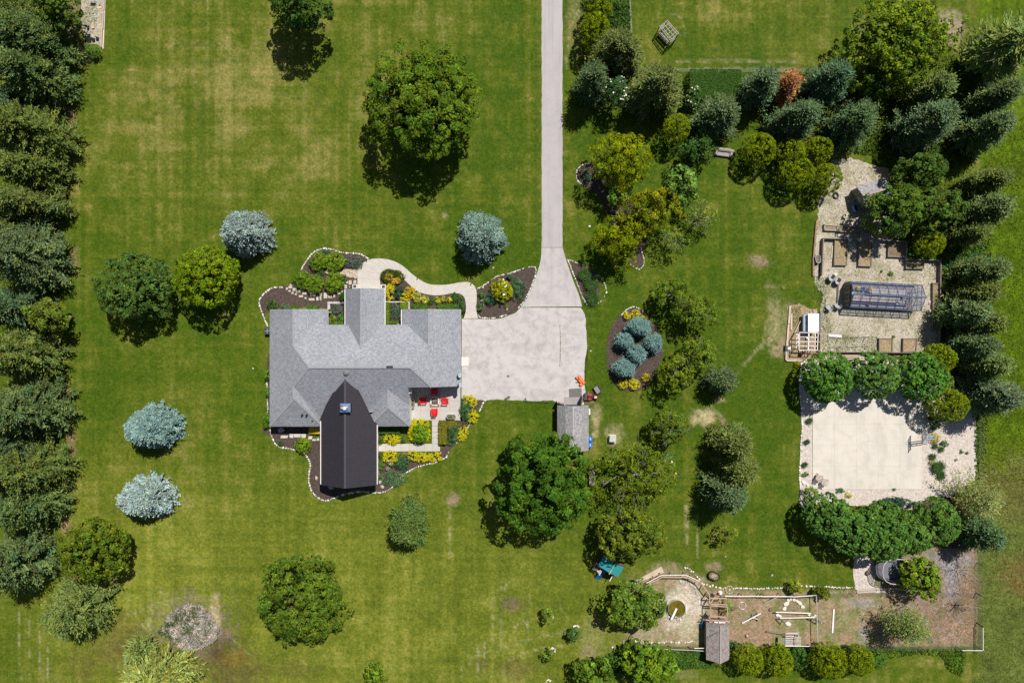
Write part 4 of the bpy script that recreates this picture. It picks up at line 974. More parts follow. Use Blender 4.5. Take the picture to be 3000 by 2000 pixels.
def cover(name, pts, n, hgt, leaf, col, seed=1, aspect=.6, z=.0, acc=None, accp=0.0, lumps=.5):
    """undergrowth that nobody could count: leaf clumps over an area of the photo"""
    rs = np.random.RandomState(seed); pts = np.array(pts, float); lo, hi = pts.min(0), pts.max(0)
    q = rs.uniform(0, 1, (n * 4, 2)) * (hi - lo) + lo
    ins = np.zeros(len(q), bool); j = len(pts) - 1
    for i in range(len(pts)):
        xi, yi = pts[i]; xj, yj = pts[j]
        c = ((yi > q[:, 1]) != (yj > q[:, 1])) & (q[:, 0] < (xj - xi) * (q[:, 1] - yi) / (yj - yi + 1e-12) + xi)
        ins ^= c; j = i
    q = q[ins][:n]; n = len(q)
    top = vnoise(q[:, 0] / 9, q[:, 1] / 9, seed) * lumps + vnoise(q[:, 0] / 25, q[:, 1] / 25, seed + 1) * (1 - lumps)
    zz = z + hgt * top * rs.uniform(.45, 1, n) + .02; f = MPP * (1 - zz / HCAM)
    C = np.stack([(q[:, 0] - 1500) * f, (1000 - q[:, 1]) * f, zz], 1)
    nrm = unit(rs.normal(size=(n, 3)) * .7 + np.array([0, 0, 1.0])); L = leaf * rs.uniform(.6, 1.5, n); U, V = leaf_frames(rs, nrm, L, L * aspect)
    T = tints(rs, n, None, 0, .3, 0, .16, acc, accp); T = T * (.6 + .7 * vnoise(q[:, 0] / 14, q[:, 1] / 14, seed + 5))[:, None]
    o = put(name, quad_mesh(name, C, U, V, T), leafmat('leaf_%s_%d' % (name, seed), col)); o['kind'] = 'stuff'; return o
# ------------------------------------------------------------------ trees on the lawns
T = plant
T('maple_tree', 'large bright green maple alone on the lawn beside the drive', 1253, 306, 182, 178, 12, gaps=.08, clump=.75, bare=3)
T('maple_tree', 'dark maple cut off by the top edge above its long shadow', 872, -6, 98, 92, 11.5, c=(.055, .11, .018), lump=.1)
T('ash_tree', 'dense round green tree alone on the lawn below the black roofed wing', 883, 1757, 128, 132, 9, c=(.080, .130, .012))
T('hornbeam_tree', 'round dark green tree beside the yellow green one on the west lawn', 395, 852, 117, 106, 8.5, c=(.062, .115, .022), accent=(2.4, 1.6, .7), acc_p=.06)
T('hornbeam_tree', 'round yellow green tree between the dark round one and the blue spruce', 604, 818, 98, 96, 8.5)
T('spruce_tree', 'small dark green evergreen on the lawn just below the curved rear bed', 1200, 1530, 60, 76, 6.5, c=(.075, .115, .026), zc=.42, nb=70, prof=.42)
T('linden_tree', 'very large dark green tree overlapping the gambrel roofed shed', 1585, 1412, 146, 152, 11.5, c=(.050, .112, .010), accent=(5, 2.2, .8), acc_p=.004)
T('cherry_tree', 'wide open tree with many bare grey branches beside the pale utility box', 1862, 1390, 134, 112, 7.5, dens=60, core=1.5, gaps=.22, bare=16, clump=.48, c=(.098, .145, .008), cat='tree')
T('ash_tree', 'rounded olive green tree overhanging the playset canopy', 1838, 1566, 102, 78, 8.5, c=(.098, .135, .014), accent=(2.1, 1.7, .7), acc_p=.12)
G = 'three pines clustered on the lawn above the lone sapling'
T('pine_tree', 'uppermost of the three clustered pines on the lawn', 2137, 1292, 62, 58, 9, zc=.45, group=G)
T('pine_tree', 'middle of the three clustered pines, spreading towards the court', 2150, 1368, 66, 56, 8.5, zc=.45, group=G)
T('pine_tree', 'lowest of the three clustered pines, with a shadow on the lawn below', 2118, 1436, 68, 62, 9, zc=.45, c=(.075, .115, .048), group=G)
G = 'small leafy trees in a loose line beside the oval bed'
T('cherry_tree', 'small tree with a pale bare branch, nearest to the tip of the locust bed', 1968, 862, 60, 54, 6, group=G, bare=4)
T('cherry_tree', 'small open tree standing to the east of the oval bed of blue spruces', 2045, 912, 58, 62, 6.5, group=G, bare=4)
T('cherry_tree', 'small dark tree touching the yellow flecked tree by the oval bed', 2050, 1042, 64, 56, 6, group=G, bare=3)
T('cherry_tree', 'yellow flecked tree casting shade over the lower end of the oval bed', 1986, 1096, 62, 54, 6.5, group=G, c=(.115, .160, .010), gaps=.05, bare=3)
T('pine_tree', 'small dark pine beside the yellow flecked tree on the open lawn', 2108, 1112, 48, 40, 5.5, zc=.4, c=(.070, .100, .040))
T('cherry_tree', 'small tree with grey inner branches next to the straw coloured bald patch', 1962, 1250, 70, 54, 6.5, group=G, c=(.088, .130, .014), bare=7)
G = 'yellow locust trees in the bed beside the drive'
T('locust_tree', 'largest yellow locust, at the upper end of the stone edged bed', 1820, 474, 92, 80, 8.5, group=G)
T('locust_tree', 'olive yellow locust in the middle of the three beside the drive', 1896, 604, 84, 70, 8.5, group=G, c=(.170, .190, .008))
T('locust_tree', 'lowest yellow locust, above the pointed tip of the mulch bed', 1812, 703, 78, 74, 7.5, group=G)
T('tulip_tree', 'bright fresh green young tree beside the yellow locusts', 2004, 542, 48, 58, 6)
T('young_tree', 'small bright green sapling showing between two yellow locusts', 1806, 580, 24, 28, 5.5, c=(.12, .24, .02))
T('sparse_tree', 'thin half bare tree with a pale leafless side on the lawn', 2052, 634, 50, 46, 5.5, bare=14, clump=.4)
T('sparse_tree', 'thin tree with an orange tinged twig below the half bare one', 1972, 698, 46, 40, 5, bare=7, accent=(3, 1.4, .4), acc_p=.05, clump=.4)
T('young_tree', 'small yellowish sapling alone on the lawn below the pine cluster', 2128, 1566, 34, 28, 4.5, c=(.165, .205, .022), dens=50, gaps=.3, core=0)
G = 'pale blue spruces on the front and west lawns'
T('blue_spruce', 'silvery blue spruce beside the yellow green round tree', 726, 683, 80, 76, 7.5, zc=.42, group=G, c=(.245, .315, .295))
T('blue_spruce', 'grey blue spruce on the lawn above the curved walkway', 1409, 694, 79, 84, 7.5, zc=.42, group=G, c=(.18, .265, .225))
T('blue_spruce', 'upper of the two pale blue spruces on the west lawn', 452, 1250, 82, 70, 6, zc=.42, group=G, c=(.20, .305, .29), prof=.34, nb=84, spray=.26)
T('blue_spruce', 'lower of the two pale blue spruces, whitest and most ragged', 432, 1454, 88, 68, 6, zc=.42, group=G, c=(.29, .37, .355), prof=.46, spray=.42)

# row along the west boundary, from the top down
G = 'evergreens in the row along the west boundary'
PG = (.092, .122, .028); PB = (.076, .114, .034)
T('pine_tree', 'pine in the top corner of the west row, beside the weedy gravel strip', 40, 36, 95, 70, 11, zc=.45, group=G, c=PG)
T('maple_tree', 'dark leafy tree shading the weedy gravel strip in the corner', 168, 22, 66, 64, 9, c=(.062, .105, .016))
T('pine_tree', 'broad pine just below the gravel strip, behind the small round bush', 138, 140, 98, 96, 12, zc=.45, group=G, c=PB)
T('maple_tree', 'yellow green leafy tree at the west edge amid the pines', 22, 160, 70, 84, 10, c=(.120, .155, .014))
T('pine_tree', 'second broad pine of the west row, reaching furthest over the lawn', 135, 240, 98, 80, 12, zc=.45, group=G, c=PB)
T('pine_tree', 'blue green pine at the edge between the second and third pines', 48, 318, 84, 66, 11, zc=.45, group=G, c=(.065, .105, .050))
T('pine_tree', 'third pine of the west row, wide with a pointed tip towards the lawn', 122, 400, 118, 92, 12, zc=.45, group=G, c=PG)
T('pine_tree', 'fourth pine of the west row, just below the wide pointed one', 122, 506, 98, 64, 10, zc=.45, group=G, c=PG)
T('pine_tree', 'fifth pine of the west row, flat topped and yellowish', 112, 606, 102, 60, 10, zc=.45, group=G, c=(.095, .122, .032))
T('pine_tree', 'narrow pine wedged below the fifth one at the picture edge', 60, 668, 70, 50, 9, zc=.45, group=G, c=PG)
T('pine_tree', 'large pale green pine level with the silvery blue spruce', 112, 752, 114, 112, 12, zc=.45, group=G, c=(.088, .122, .050))
T('pine_tree', 'pine level with the two round trees on the west lawn', 78, 905, 86, 76, 11, zc=.45, group=G, c=(.068, .108, .046))
T('maple_tree', 'small olive leafy tree tucked into the west row beside the round dark tree', 148, 925, 52, 50, 8.5, c=(.100, .140, .016))
T('pine_tree', 'pine of the west row level with the middle of the house', 104, 1035, 104, 90, 12, zc=.45, group=G, c=PG)
T('pine_tree', 'pine with long jagged boughs level with the upper pale spruce', 112, 1190, 116, 92, 12, zc=.45, group=G, c=(.084, .118, .040))
T('pine_tree', 'greyish pine between the levels of the two pale spruces', 62, 1300, 80, 72, 11, zc=.45, group=G, c=(.072, .108, .044))
T('pine_tree', 'bushy pine level with the lower pale blue spruce', 112, 1372, 112, 82, 12, zc=.45, group=G, c=PG)
T('pine_tree', 'dark pine just above the round leafy tree of the west row', 112, 1470, 96, 76, 11, zc=.45, group=G, c=PB)
T('pine_tree', 'drooping pine beside the round leafy tree near the bottom of the row', 88, 1630, 92, 108, 12, zc=.45, group=G, c=(.082, .118, .042))
T('hornbeam_tree', 'round orange flecked leafy tree in the lower part of the west row', 278, 1610, 106, 92, 8.5, c=(.082, .125, .010), accent=(2.6, 1.5, .8), acc_p=.08)
T('pine_tree', 'last evergreen at the bottom of the west row, with star shaped boughs', 252, 1772, 98, 88, 8.5, zc=.45, group=G, c=(.105, .140, .036), bv=.3)
T('willow_tree', 'pale green willow spilling over the bottom edge beside the dead reeds', 470, 1962, 128, 66, 8, zc=.5)
T('willow_tree', 'low grey green willow boughs hanging over the dead reeds', 415, 1900, 44, 40, 4.5, zc=.5, c=(.15, .19, .05))

# belt of trees above the garden, east of the drive
G = 'evergreens in the belt below the mown paddock'
T('arborvitae', 'clipped golden arborvitae cut by the top edge beside the drive', 1752, 22, 44, 46, 6, gz=0)
T('arborvitae', 'tall golden arborvitae just above the first spruces by the drive', 1742, 92, 45, 56, 6.5)
T('spruce_tree', 'broad spruce at the corner of the paddock fence', 1800, 170, 92, 66, 10, zc=.45, group=G)
T('spruce_tree', 'dark spruce overhanging the lawn beside the drive', 1732, 252, 58, 60, 9, zc=.45, group=G, c=(.062, .098, .038))
T('shrub', 'tall white flowering shrub among the corner spruces', 1806, 274, 40, 48, 7, c=(.050, .105, .030), flowers=((.86, .84, .76), 46, .22), leaf=.2, dens=160, clump=.4)
T('spruce_tree', 'largest spruce of the belt, with a jagged shadow on the lawn', 1912, 276, 98, 78, 11, zc=.45, group=G)
T('shrub', 'slim cream flowering shrub between the large spruce and the dark yews', 2030, 290, 22, 38, 4, c=(.06, .12, .03), flowers=((.84, .78, .55), 40, .24), leaf=.18)
T('hedge', 'block of dark feathery yew below the paddock fence', 2090, 252, 74, 40, 2.6, c=(.040, .092, .014), leaf=.26, dens=150, lump=.1, clump=.35, name='yew_hedge')
T('spruce_tree', 'blue green spruce beside the dead orange one', 2212, 268, 60, 62, 9, zc=.45, group=G, c=(.075, .115, .052))
T('spruce_tree', 'grey green spruce above the log bench', 2090, 354, 76, 72, 9.5, zc=.45, group=G, c=(.078, .112, .044))
T('arborvitae', 'single golden arborvitae beside the grey green spruce', 1981, 378, 42, 44, 5.5)
T('linden_tree', 'leafy dark tree just above the log bench', 2042, 432, 56, 46, 6.5, c=(.055, .110, .020), leaf=.24)
T('dead_spruce', 'dead orange brown spruce at the paddock fence', 2294, 262, 38, 48, 7, zc=.5)
T('dead_spruce', 'small dead reddish shrub between the two grey green spruces', 2146, 302, 22, 20, 2.6, zc=.5, c=(.27, .12, .075))
T('spruce_tree', 'dark blue green spruce between the dead one and the great oak', 2410, 258, 70, 74, 10, zc=.45, group=G, c=(.060, .105, .050))
T('spruce_tree', 'wide spruce just above the cluster of golden globes', 2322, 360, 82, 58, 9, zc=.45, group=G, c=(.068, .108, .046))
T('spruce_tree', 'spruce with curled boughs between the globes and the leafless snag', 2480, 372, 68, 84, 9.5, zc=.45, group=G, c=(.070, .112, .044))
T('oak_tree', 'great oak with yellow tipped leaves at the top edge', 2636, 124, 158, 122, 13, bare=0)
T('oak_tree', 'dark lower bough mass of foliage beneath the great oak', 2560, 262, 60, 52, 7, c=(.050, .095, .014), acc_p=0.0, name='linden_tree', cat='tree')
T('pine_tree', 'yellowish pine below the great oak', 2700, 282, 66, 52, 9, zc=.45, group=G, c=(.105, .140, .040))
T('pine_tree', 'largest blue green pine between the oak and the grey coop', 2690, 372, 88, 72, 10, zc=.45, group=G, c=(.085, .128, .058))
T('willow_tree', 'huge wispy tree with grey dead limbs in the top corner', 2912, 160, 108, 118, 11, zc=.5, c=(.125, .165, .042), bare=9, dens=.8)
T('pine_tree', 'pine below the wispy tree at the edge of the rough field', 2886, 300, 64, 50, 9, zc=.45, group=G, c=(.088, .122, .046))
T('pine_tree', 'second pine down along the edge of the rough field', 2864, 392, 66, 62, 9, zc=.45, group=G, c=(.092, .130, .050))
T('maple_tree', 'orange flecked dark tree above the grey roofed coop', 2692, 500, 74, 54, 8, c=(.056, .105, .016), accent=(3, 1.6, .6), acc_p=.03)
T('maple_tree', 'leafy green tree overhanging the grey roofed coop', 2616, 618, 74, 75, 8.5, c=(.075, .130, .016), clump=.55)
T('maple_tree', 'rust flecked leafy tree between the coop tree and the pines', 2752, 612, 70, 68, 8.5, c=(.062, .110, .018), accent=(3.2, 1.6, .6), acc_p=.03, clump=.55)
G2 = 'pines along the east fence'
T('pine_tree', 'uppermost small pine of the east fence row', 2866, 540, 60, 42, 8, zc=.45, group=G2)
T('pine_tree', 'pine beside the rust flecked tree at the east fence', 2862, 622, 66, 58, 9, zc=.45, group=G2, c=(.100, .138, .046))
T('pine_tree', 'small pine above the thicket by the corner of the raised beds', 2820, 690, 48, 30, 7, zc=.45, group=G2)
T('pine_tree', 'pine next to the top corner of the timber garden wall', 2856, 796, 62, 44, 8.5, zc=.45, group=G2, c=(.095, .132, .044))
T('pine_tree', 'pine level with the glass house ridge', 2836, 860, 58, 42, 8, zc=.45, group=G2)
T('pine_tree', 'pine whose boughs reach over the long narrow raised bed', 2806, 916, 62, 50, 8.5, zc=.45, group=G2, c=(.098, .140, .052))
T('pine_tree', 'pine behind the lower end of the long narrow bed', 2858, 950, 50, 44, 8, zc=.45, group=G2)
T('pine_tree', 'pine level with the two square beds of straw', 2830, 1012, 58, 44, 8.5, zc=.45, group=G2, c=(.080, .122, .048))
T('pine_tree', 'yellowish pine above the reddish ground by the court trees', 2866, 1066, 58, 44, 8.5, zc=.45, group=G2, c=(.105, .145, .042))
T('pine_tree', 'blue grey pine beside the court gravel', 2884, 1156, 72, 66, 9.5, zc=.45, group=G2, c=(.094, .128, .062))
T('arborvitae', 'small golden arborvitae in the thicket above the raised beds', 2723, 712, 44, 42, 4.5)
T('arborvitae', 'golden arborvitae at the bottom corner of the timber garden wall', 2748, 1050, 50, 44, 6)
T('arborvitae', 'large golden arborvitae at the corner of the court', 2774, 1186, 60, 52, 6)
T('shrub', 'light green bush squeezed between the two golden arborvitae by the court', 2770, 1120, 22, 24, 3, c=(.11, .18, .02))
GC = 'golden globes clustered beside the log bench'
for lab, x, y, r, r2, h in [('golden globe nearest to the log bench, standing apart', 2223, 438, 52, 50, 5.5), ('golden globe at the top of the cluster, nearest the wide spruce', 2314, 446, 44, 42, 5.5), ('smallest golden globe of the cluster, beside the curled spruce', 2396, 442, 42, 42, 5.5),
                            ('largest golden globe at the heart of the cluster', 2332, 506, 52, 50, 5.5), ('lowest golden globe of the cluster, beside the coiled hose', 2420, 524, 46, 46, 5.5)]:
    T('arborvitae', lab, x, y, r, r2, h, group=GC)
T('sparse_tree', 'leafless grey brown snag among the spruces', 2551, 362, 30, 34, 5, dens=2, core=0, bare=14)

# trees round the court
G = 'clipped round trees along the upper edge of the court'
T('round_tree', 'clipped round tree at the corner of the court beside the lawn', 2425, 1104, 72, 73, 6.5, group=G)
T('round_tree', 'clipped round tree in the middle above the court', 2565, 1098, 68, 68, 6.5, group=G, c=(.085, .17, .032))
T('round_tree', 'clipped round tree nearest to the golden arborvitae at the court', 2698, 1104, 71, 72, 6.5, group=G)
G = 'merged round trees along the lower edge of the court'
T('round_tree', 'first of the merged round trees, beside the lawn', 2424, 1508, 70, 64, 6.5, group=G, c=(.075, .155, .026))
T('round_tree', 'second of the merged round trees, bulging towards the lawn', 2500, 1560, 72, 66, 6.5, group=G, c=(.070, .15, .026))
T('round_tree', 'third and largest of the merged round trees, above the trampoline', 2588, 1556, 84, 86, 7, group=G, c=(.072, .15, .024))
T('round_tree', 'last of the merged round trees, next to the hazy tree', 2742, 1530, 66, 70, 6.5, group=G, c=(.072, .15, .024))
T('round_tree', 'narrow merged round tree with a green juniper at its top', 2672, 1560, 56, 60, 6.3, group=G, c=(.078, .155, .026))
T('shrub', 'light green bush at the end of the merged round trees', 2378, 1446, 22, 20, 2.2, c=(.11, .20, .012))
T('juniper', 'long dark teal juniper between the court and the merged trees', 2624, 1472, 62, 20, 1.6, c=(.035, .085, .060))
T('feathery_tree', 'hazy pale green tree beside the lower corner of the court', 2838, 1448, 82, 74, 7.5, zc=.5)
T('spruce_tree', 'dark spruce below the hazy pale tree at the east fence', 2852, 1552, 60, 60, 8, zc=.45, c=(.070, .115, .045))
T('maple_tree', 'bright green tree hiding one side of the trampoline', 2700, 1688, 59, 60, 6, c=(.125, .195, .012), clump=.5)
T('feathery_tree', 'hazy willow like tree in the bare earth run', 2636, 1818, 84, 64, 7, zc=.5, c=(.170, .210, .060), bare=4)
G = 'golden globes along the lower fence of the animal run'
for lab, x, y, r, r2 in [('golden globe beside the brown roofed coop', 2192, 1932, 46, 44), ('second golden globe from the brown roofed coop', 2280, 1934, 45, 48), ('tallest golden globe by the corner of the white pole fence', 2428, 1936, 55, 54), ('golden globe mixed with a green bush below the willow like tree', 2518, 1934, 42, 44)]:
    T('arborvitae', lab, x, y, r, r2, 5, group=G)
T('shrub', 'straggling green bush beside the last golden globe', 2570, 1934, 32, 26, 2, c=(.07, .15, .02), gaps=.15)
T('shrub', 'low green bush in the gap between two golden globes', 2342, 1928, 26, 34, 1.8, c=(.055, .13, .022))
T('maple_tree', 'wide leafy tree leaning over the pond end of the run', 1856, 1776, 104, 74, 7, c=(.095, .160, .018), gaps=.1, clump=.6)
T('maple_tree', 'bright green tree at the bottom edge below the pond run', 1900, 1948, 84, 62, 7, c=(.105, .180, .012), clump=.6)
T('maple_tree', 'leafy tree cut by the bottom edge left of the pond run'.replace('left of', 'short of'), 1742, 1972, 70, 40, 6, c=(.100, .175, .016), clump=.55)
T('shrub', 'dark green bush against the gable of the brown roofed coop', 2148, 1888, 16, 12, 1.6, c=(.05, .11, .03))
G = 'young trees planted on the lower lawn'
T('young_tree', 'small green sapling on the lower lawn, uppermost of the four', 1604, 1803, 18, 22, 3, group=G)
T('young_tree', 'dark green sapling in the ring of white stones nearest to the pond run', 1684, 1858, 22, 18, 3, group=G, c=(.06, .12, .03))
T('young_tree', 'yellow green sapling beside the ring of white stones lower on the lawn', 1608, 1917, 19, 15, 3, group=G)
T('young_tree', 'larger spreading sapling at the bottom edge of the lawn', 1103, 1974, 34, 30, 4, group=G, c=(.11, .185, .014))
G = 'yellowish saplings on the stone line above the run'
T('young_tree', 'yellowish sapling in the stone line, nearer to the oval trough', 2326, 1720, 22, 15, 2.6, group=G, c=(.18, .21, .01), dens=140)
T('young_tree', 'olive sapling in the stone line, nearer to the trampoline', 2410, 1736, 21, 20, 2.6, group=G, c=(.10, .125, .008), dens=140)
T('shrub', 'small round flowering bush at the end of the gravel strip', 272, 149, 24, 20, 1.8, c=(.075, .155, .020), accent=(3.5, 2, .2), acc_p=.04)
T('shrub', 'yellowish weed bush beside the gravel strip and the pine', 232, 112, 17, 18, 1.2, c=(.14, .16, .03), gaps=.2)

# ------------------------------------------------------------------ undergrowth
cover('undergrowth', [(1700, 0), (1846, 0), (1848, 135), (1860, 190), (1800, 190), (1775, 120)], 5200, 1.1, .26, (.060, .130, .022), 11)
cover('undergrowth', [ZK(*q) for q in [(560, 700), (900, 860), (1250, 720), (1600, 760), (1700, 900), (1640, 1300), (1500, 1600), (1000, 1500), (960, 1420), (760, 1400), (640, 1000)]], 10000, 1.0, .26, (.070, .130, .016), 12)
cover('undergrowth', [ZK(*q) for q in [(1560, 600), (1800, 560), (2100, 760), (1900, 1500), (1700, 1540), (1500, 1400)]], 8000, 1.3, .26, (.065, .115, .014), 13)
cover('undergrowth', [(2660, 700), (2700, 690), (2800, 640), (2880, 640), (2884, 700), (2882, 905), (2800, 930), (2762, 900), (2762, 765), (2662, 758)], 8000, 1.5, .26, (.062, .140, .030), 14)
cover('undergrowth', [(2766, 930), (2870, 900), (2872, 1300), (2862, 1400), (2858, 1210), (2820, 1080), (2770, 1040)], 4200, .7, .25, (.080, .140, .026), 15)
cover('undergrowth', [ZH(*q) for q in [(160, 1330), (420, 1180), (700, 1130), (1060, 1180), (1440, 1190), (1440, 1330), (1720, 1380), (1000, 1420), (700, 1440), (300, 1500)]], 6000, .7, .24, (.070, .150, .022), 16)
cover('undergrowth', [ZI(*q) for q in [(0, 920), (300, 930), (600, 915), (1500, 945), (1830, 940), (1780, 1190), (1680, 1150), (1600, 1010), (1400, 985), (900, 1060), (380, 1110), (0, 1090)]], 7000, .55, .24, (.100, .180, .018), 17)
cover('undergrowth', [(2020, 216), (2160, 216), (2330, 240), (2330, 310), (2240, 330), (2160, 330), (2020, 330)], 2600, .6, .24, (.070, .120, .024), 18)
cover('undergrowth', [(2850, 500), (2900, 480), (2910, 900), (2885, 1420), (2868, 1420), (2866, 900)], 3000, .45, .26, (.110, .160, .020), 19)
cover('field_weeds_grass', [(2880, 420), (3060, 300), (3060, 1400), (2886, 1420)], 14000, .10, .15, (.075, .120, .004), 20)
cover('field_weeds_grass', [(2872, 1420), (3060, 1380), (3060, 2060), (2840, 2060), (2850, 1910)], 9000, .07, .13, (.085, .125, .02), 21)
for i, (pp, n) in enumerate([([ZE(460, 430), ZE(800, 120), ZE(1350, 0), ZE(1380, 180), ZE(900, 300), ZE(840, 760), ZE(560, 800), ZE(460, 700)], 500), ([ZF(400, 320), ZF(600, 340), ZF(560, 700), ZF(640, 1100), ZF(500, 1120), ZF(480, 760), ZF(400, 640)], 1400), ([ZF(520, 230), ZF(2100, 150), ZF(2010, 420), ZF(900, 380), ZF(560, 300)], 420), ([ZF(520, 900), ZF(2020, 900), ZF(2100, 1300), ZF(1280, 1180), ZF(520, 1200)], 420), ([ZF(500, 1130), ZF(1280, 1150), ZF(1300, 1360), ZF(500, 1360)], 1300), ([Z0(200, 100), Z0(430, 60), Z0(420, 400), Z0(300, 560), Z0(190, 350)], 600), ([ZF(80, 760), ZF(220, 720), ZF(210, 900), ZF(90, 1080)], 400), ([ZI(960, 230), ZI(800, 400), ZI(1200, 330)], 60)]):
    cover('weeds', pp, int(n * .9), .07, .12, (.085, .165, .030), 30 + i)
# dead reeds
cover('dead_reeds_grass', [ZQ(*q) for q in [(1480, 1080), (1560, 930), (1700, 850), (1850, 860), (1950, 960), (2010, 1080), (1980, 1180), (1850, 1250), (1700, 1290), (1620, 1200)]], 5200, 1.5, .70, (.46, .41, .36), 40, aspect=.10)
cover('reeds_grass', [ZQ(*q) for q in [(1440, 1100), (1560, 940), (1700, 840), (1850, 880), (1960, 1060), (1900, 1220), (1600, 1200)]], 1300, 1.5, .6, (.10, .14, .05), 41, aspect=.14)
cover('leaf_litter', [ZI(*q) for q in [(1520, 60), (1880, 30), (1890, 880), (1500, 880), (1480, 500), (1560, 430)]], 1500, .04, .16, (.24, .165, .105), 42, aspect=.5)
# ------------------------------------------------------------------ shrubs of the house beds
def at(z, u, v): return z(u, v)
def S(k, lab, z, u, v, ru, rv=None, h=1.0, sc=3.6185, **kw):
    x, y = z(u, v); return plant(k, lab, x, y, ru / sc, (rv or ru) / sc, h, **kw)
GB = (.135, .225, .010)
S('shrub', 'bright green clipped shrub at the top of the front bed, nearest the lawn', ZA, 650, 238, 92, 94, 1.7, c=GB)
S('shrub', 'bright green shrub touching the purple catmint', ZA, 832, 236, 116, 96, 1.7, c=GB)
S('shrub', 'darker green shrub on the lawn side of the stepping stones', ZA, 482, 428, 100, 98, 1.6, c=(.100, .185, .010))
S('shrub', 'broad green shrub in the arc of the stepping stones', ZA, 616, 474, 108, 104, 1.6, c=(.105, .19, .010))
S('shrub', 'bright green shrub nearest to the entrance walk', ZA, 822, 462, 100, 108, 1.6, c=GB)
S('catmint', 'drift of purple catmint beside the entrance walk', ZA, 1032, 246, 118, 78, .7)
S('perennial', 'small leafy plant by the boulder between the bright shrubs', ZA, 690, 362, 38, 36, .6, c=(.06, .13, .03))
S('perennial', 'leafy perennial between the bright shrub and the paving setts', ZA, 928, 422, 38, 48, .6)
S('perennial', 'leafy clump under the upper edge of the first bright shrub', ZA, 735, 140, 56, 20, .6, c=(.06, .15, .05))
S('shrub', 'dark green bush in the corner by the white stones', ZA, 170, 692, 58, 58, 1.1, c=(.05, .115, .02))
S('shrub', 'blue green clump against the west gable', ZA, 302, 722, 54, 30, .8, c=(.085, .15, .065))
S('hedge', 'small clipped bush against the west gable', ZA, 410, 726, 34, 17, .8, c=(.065, .125, .012))
S('hedge', 'clipped boxwood block against the west gable', ZA, 602, 726, 58, 17, .8, c=(.06, .135, .012))
S('shrub', 'dark rounded shrub beside the entrance gable', ZA, 916, 610, 30, 56, 1.3, c=(.035, .085, .014))
S('catmint', 'catmint spilling over the sunken court by the west wing', ZA, 858, 742, 68, 66, .6)
S('shrub', 'light green shrub in the corner of the sunken court', ZA, 812, 846, 34, 42, .8, c=(.11, .20, .02))
S('perennial', 'leafy plant under the entrance roof in the sunken court', ZA, 902, 838, 36, 46, .7, c=(.07, .17, .03))
S('hedge', 'low clipped strip under the gutter of the sunken court', ZA, 870, 890, 78, 14, .6, c=(.09, .16, .016))
S('hedge', 'dark yew collar wrapping the orange spirea in the walk curve', ZA, 1440, 398, 124, 84, .9, c=(.060, .095, .008), boxy=.1, lump=.15)
S('shrub', 'orange spirea at the end of the dark yew', ZA, 1408, 402, 46, 40, 1.1, c=(.46, .28, .045), accent=(1.1, .6, .9), acc_p=.2)
S('shrub', 'second orange spirea, next to the golden cypress strip', ZA, 1480, 445, 50, 46, 1.1, c=(.48, .30, .04), accent=(1.1, .6, .9), acc_p=.2)
S('golden_cypress', 'golden cypress strip beside the entrance wall', ZA, 1420, 560, 46, 100, 1.0)
S('juniper', 'dark blue green dwarf spruce amid the golden cypress', ZA, 1512, 562, 58, 76, 1.3, c=(.035, .080, .048))
S('shrub', 'large orange yellow spirea beside the inner edge of the walk', ZA, 1632, 560, 58, 60, 1.1, c=(.46, .33, .02))
S('golden_cypress', 'golden cypress below the orange spirea', ZA, 1568, 612, 60, 52, 1.0)
V = dict(c=(.33, .36, .045), accent=(1.9, 1.7, 4), acc_p=.2)
S('shrub', 'tallest variegated shrub along the inside of the walk', ZA, 1708, 618, 48, 56, .9, **V)
S('shrub', 'second variegated shrub along the inside of the walk', ZA, 1792, 638, 46, 44, .8, **V)
S('shrub', 'dark green shrub between variegated ones along the walk', ZA, 1862, 650, 32, 40, .8, c=(.05, .12, .02))
S('shrub', 'yellow shrub midway along the inside of the walk', ZA, 1925, 648, 32, 32, .7, c=(.32, .34, .025))
S('shrub', 'yellow shrub, middle of the three small ones along the walk', ZA, 1984, 636, 28, 32, .7, c=(.32, .34, .025))
S('shrub', 'yellow shrub nearest to the dark green group at the walk bend', ZA, 2044, 645, 32, 28, .7, c=(.34, .35, .025))
DG = dict(c=(.045, .105, .018))
S('shrub', 'largest dark green shrub at the inner bend of the walk', ZA, 2108, 622, 42, 50, .9, **DG)
S('shrub', 'dark green shrub hugging the inner bend of the walk', ZA, 2164, 632, 28, 34, .8, **DG)
S('shrub', 'dark green shrub halfway down the straight end of the walk', ZA, 2180, 694, 34, 34, .8, **DG)
S('shrub', 'pale green clump beside the clipped block at the garage gable', ZA, 2122, 716, 38, 26, .7, c=(.07, .15, .04))
S('shrub', 'dark green shrub at the garage corner', ZA, 2188, 754, 26, 30, .8, **DG)
S('hedge', 'clipped boxwood block nearer to the entrance court', ZA, 1738, 716, 74, 22, .8, c=(.055, .125, .010))
S('hedge', 'clipped boxwood block against the garage gable', ZA, 2010, 714, 80, 22, .8, c=(.06, .14, .010))
S('hedge', 'clipped hedge along the entrance wing in the planted court', ZA, 1393, 788, 24, 112, .9, c=(.11, .175, .016))
S('hedge', 'clipped hedge along the garage wing in the planted court', ZA, 1574, 708, 38, 34, .9, c=(.12, .19, .016))
S('hedge', 'low clipped hedge closing the planted court under the gutter', ZA, 1455, 887, 80, 13, .7, c=(.085, .15, .014))
S('catmint', 'blue green catmint filling the planted court', ZA, 1476, 772, 58, 100, .6, c=(.065, .13, .06))
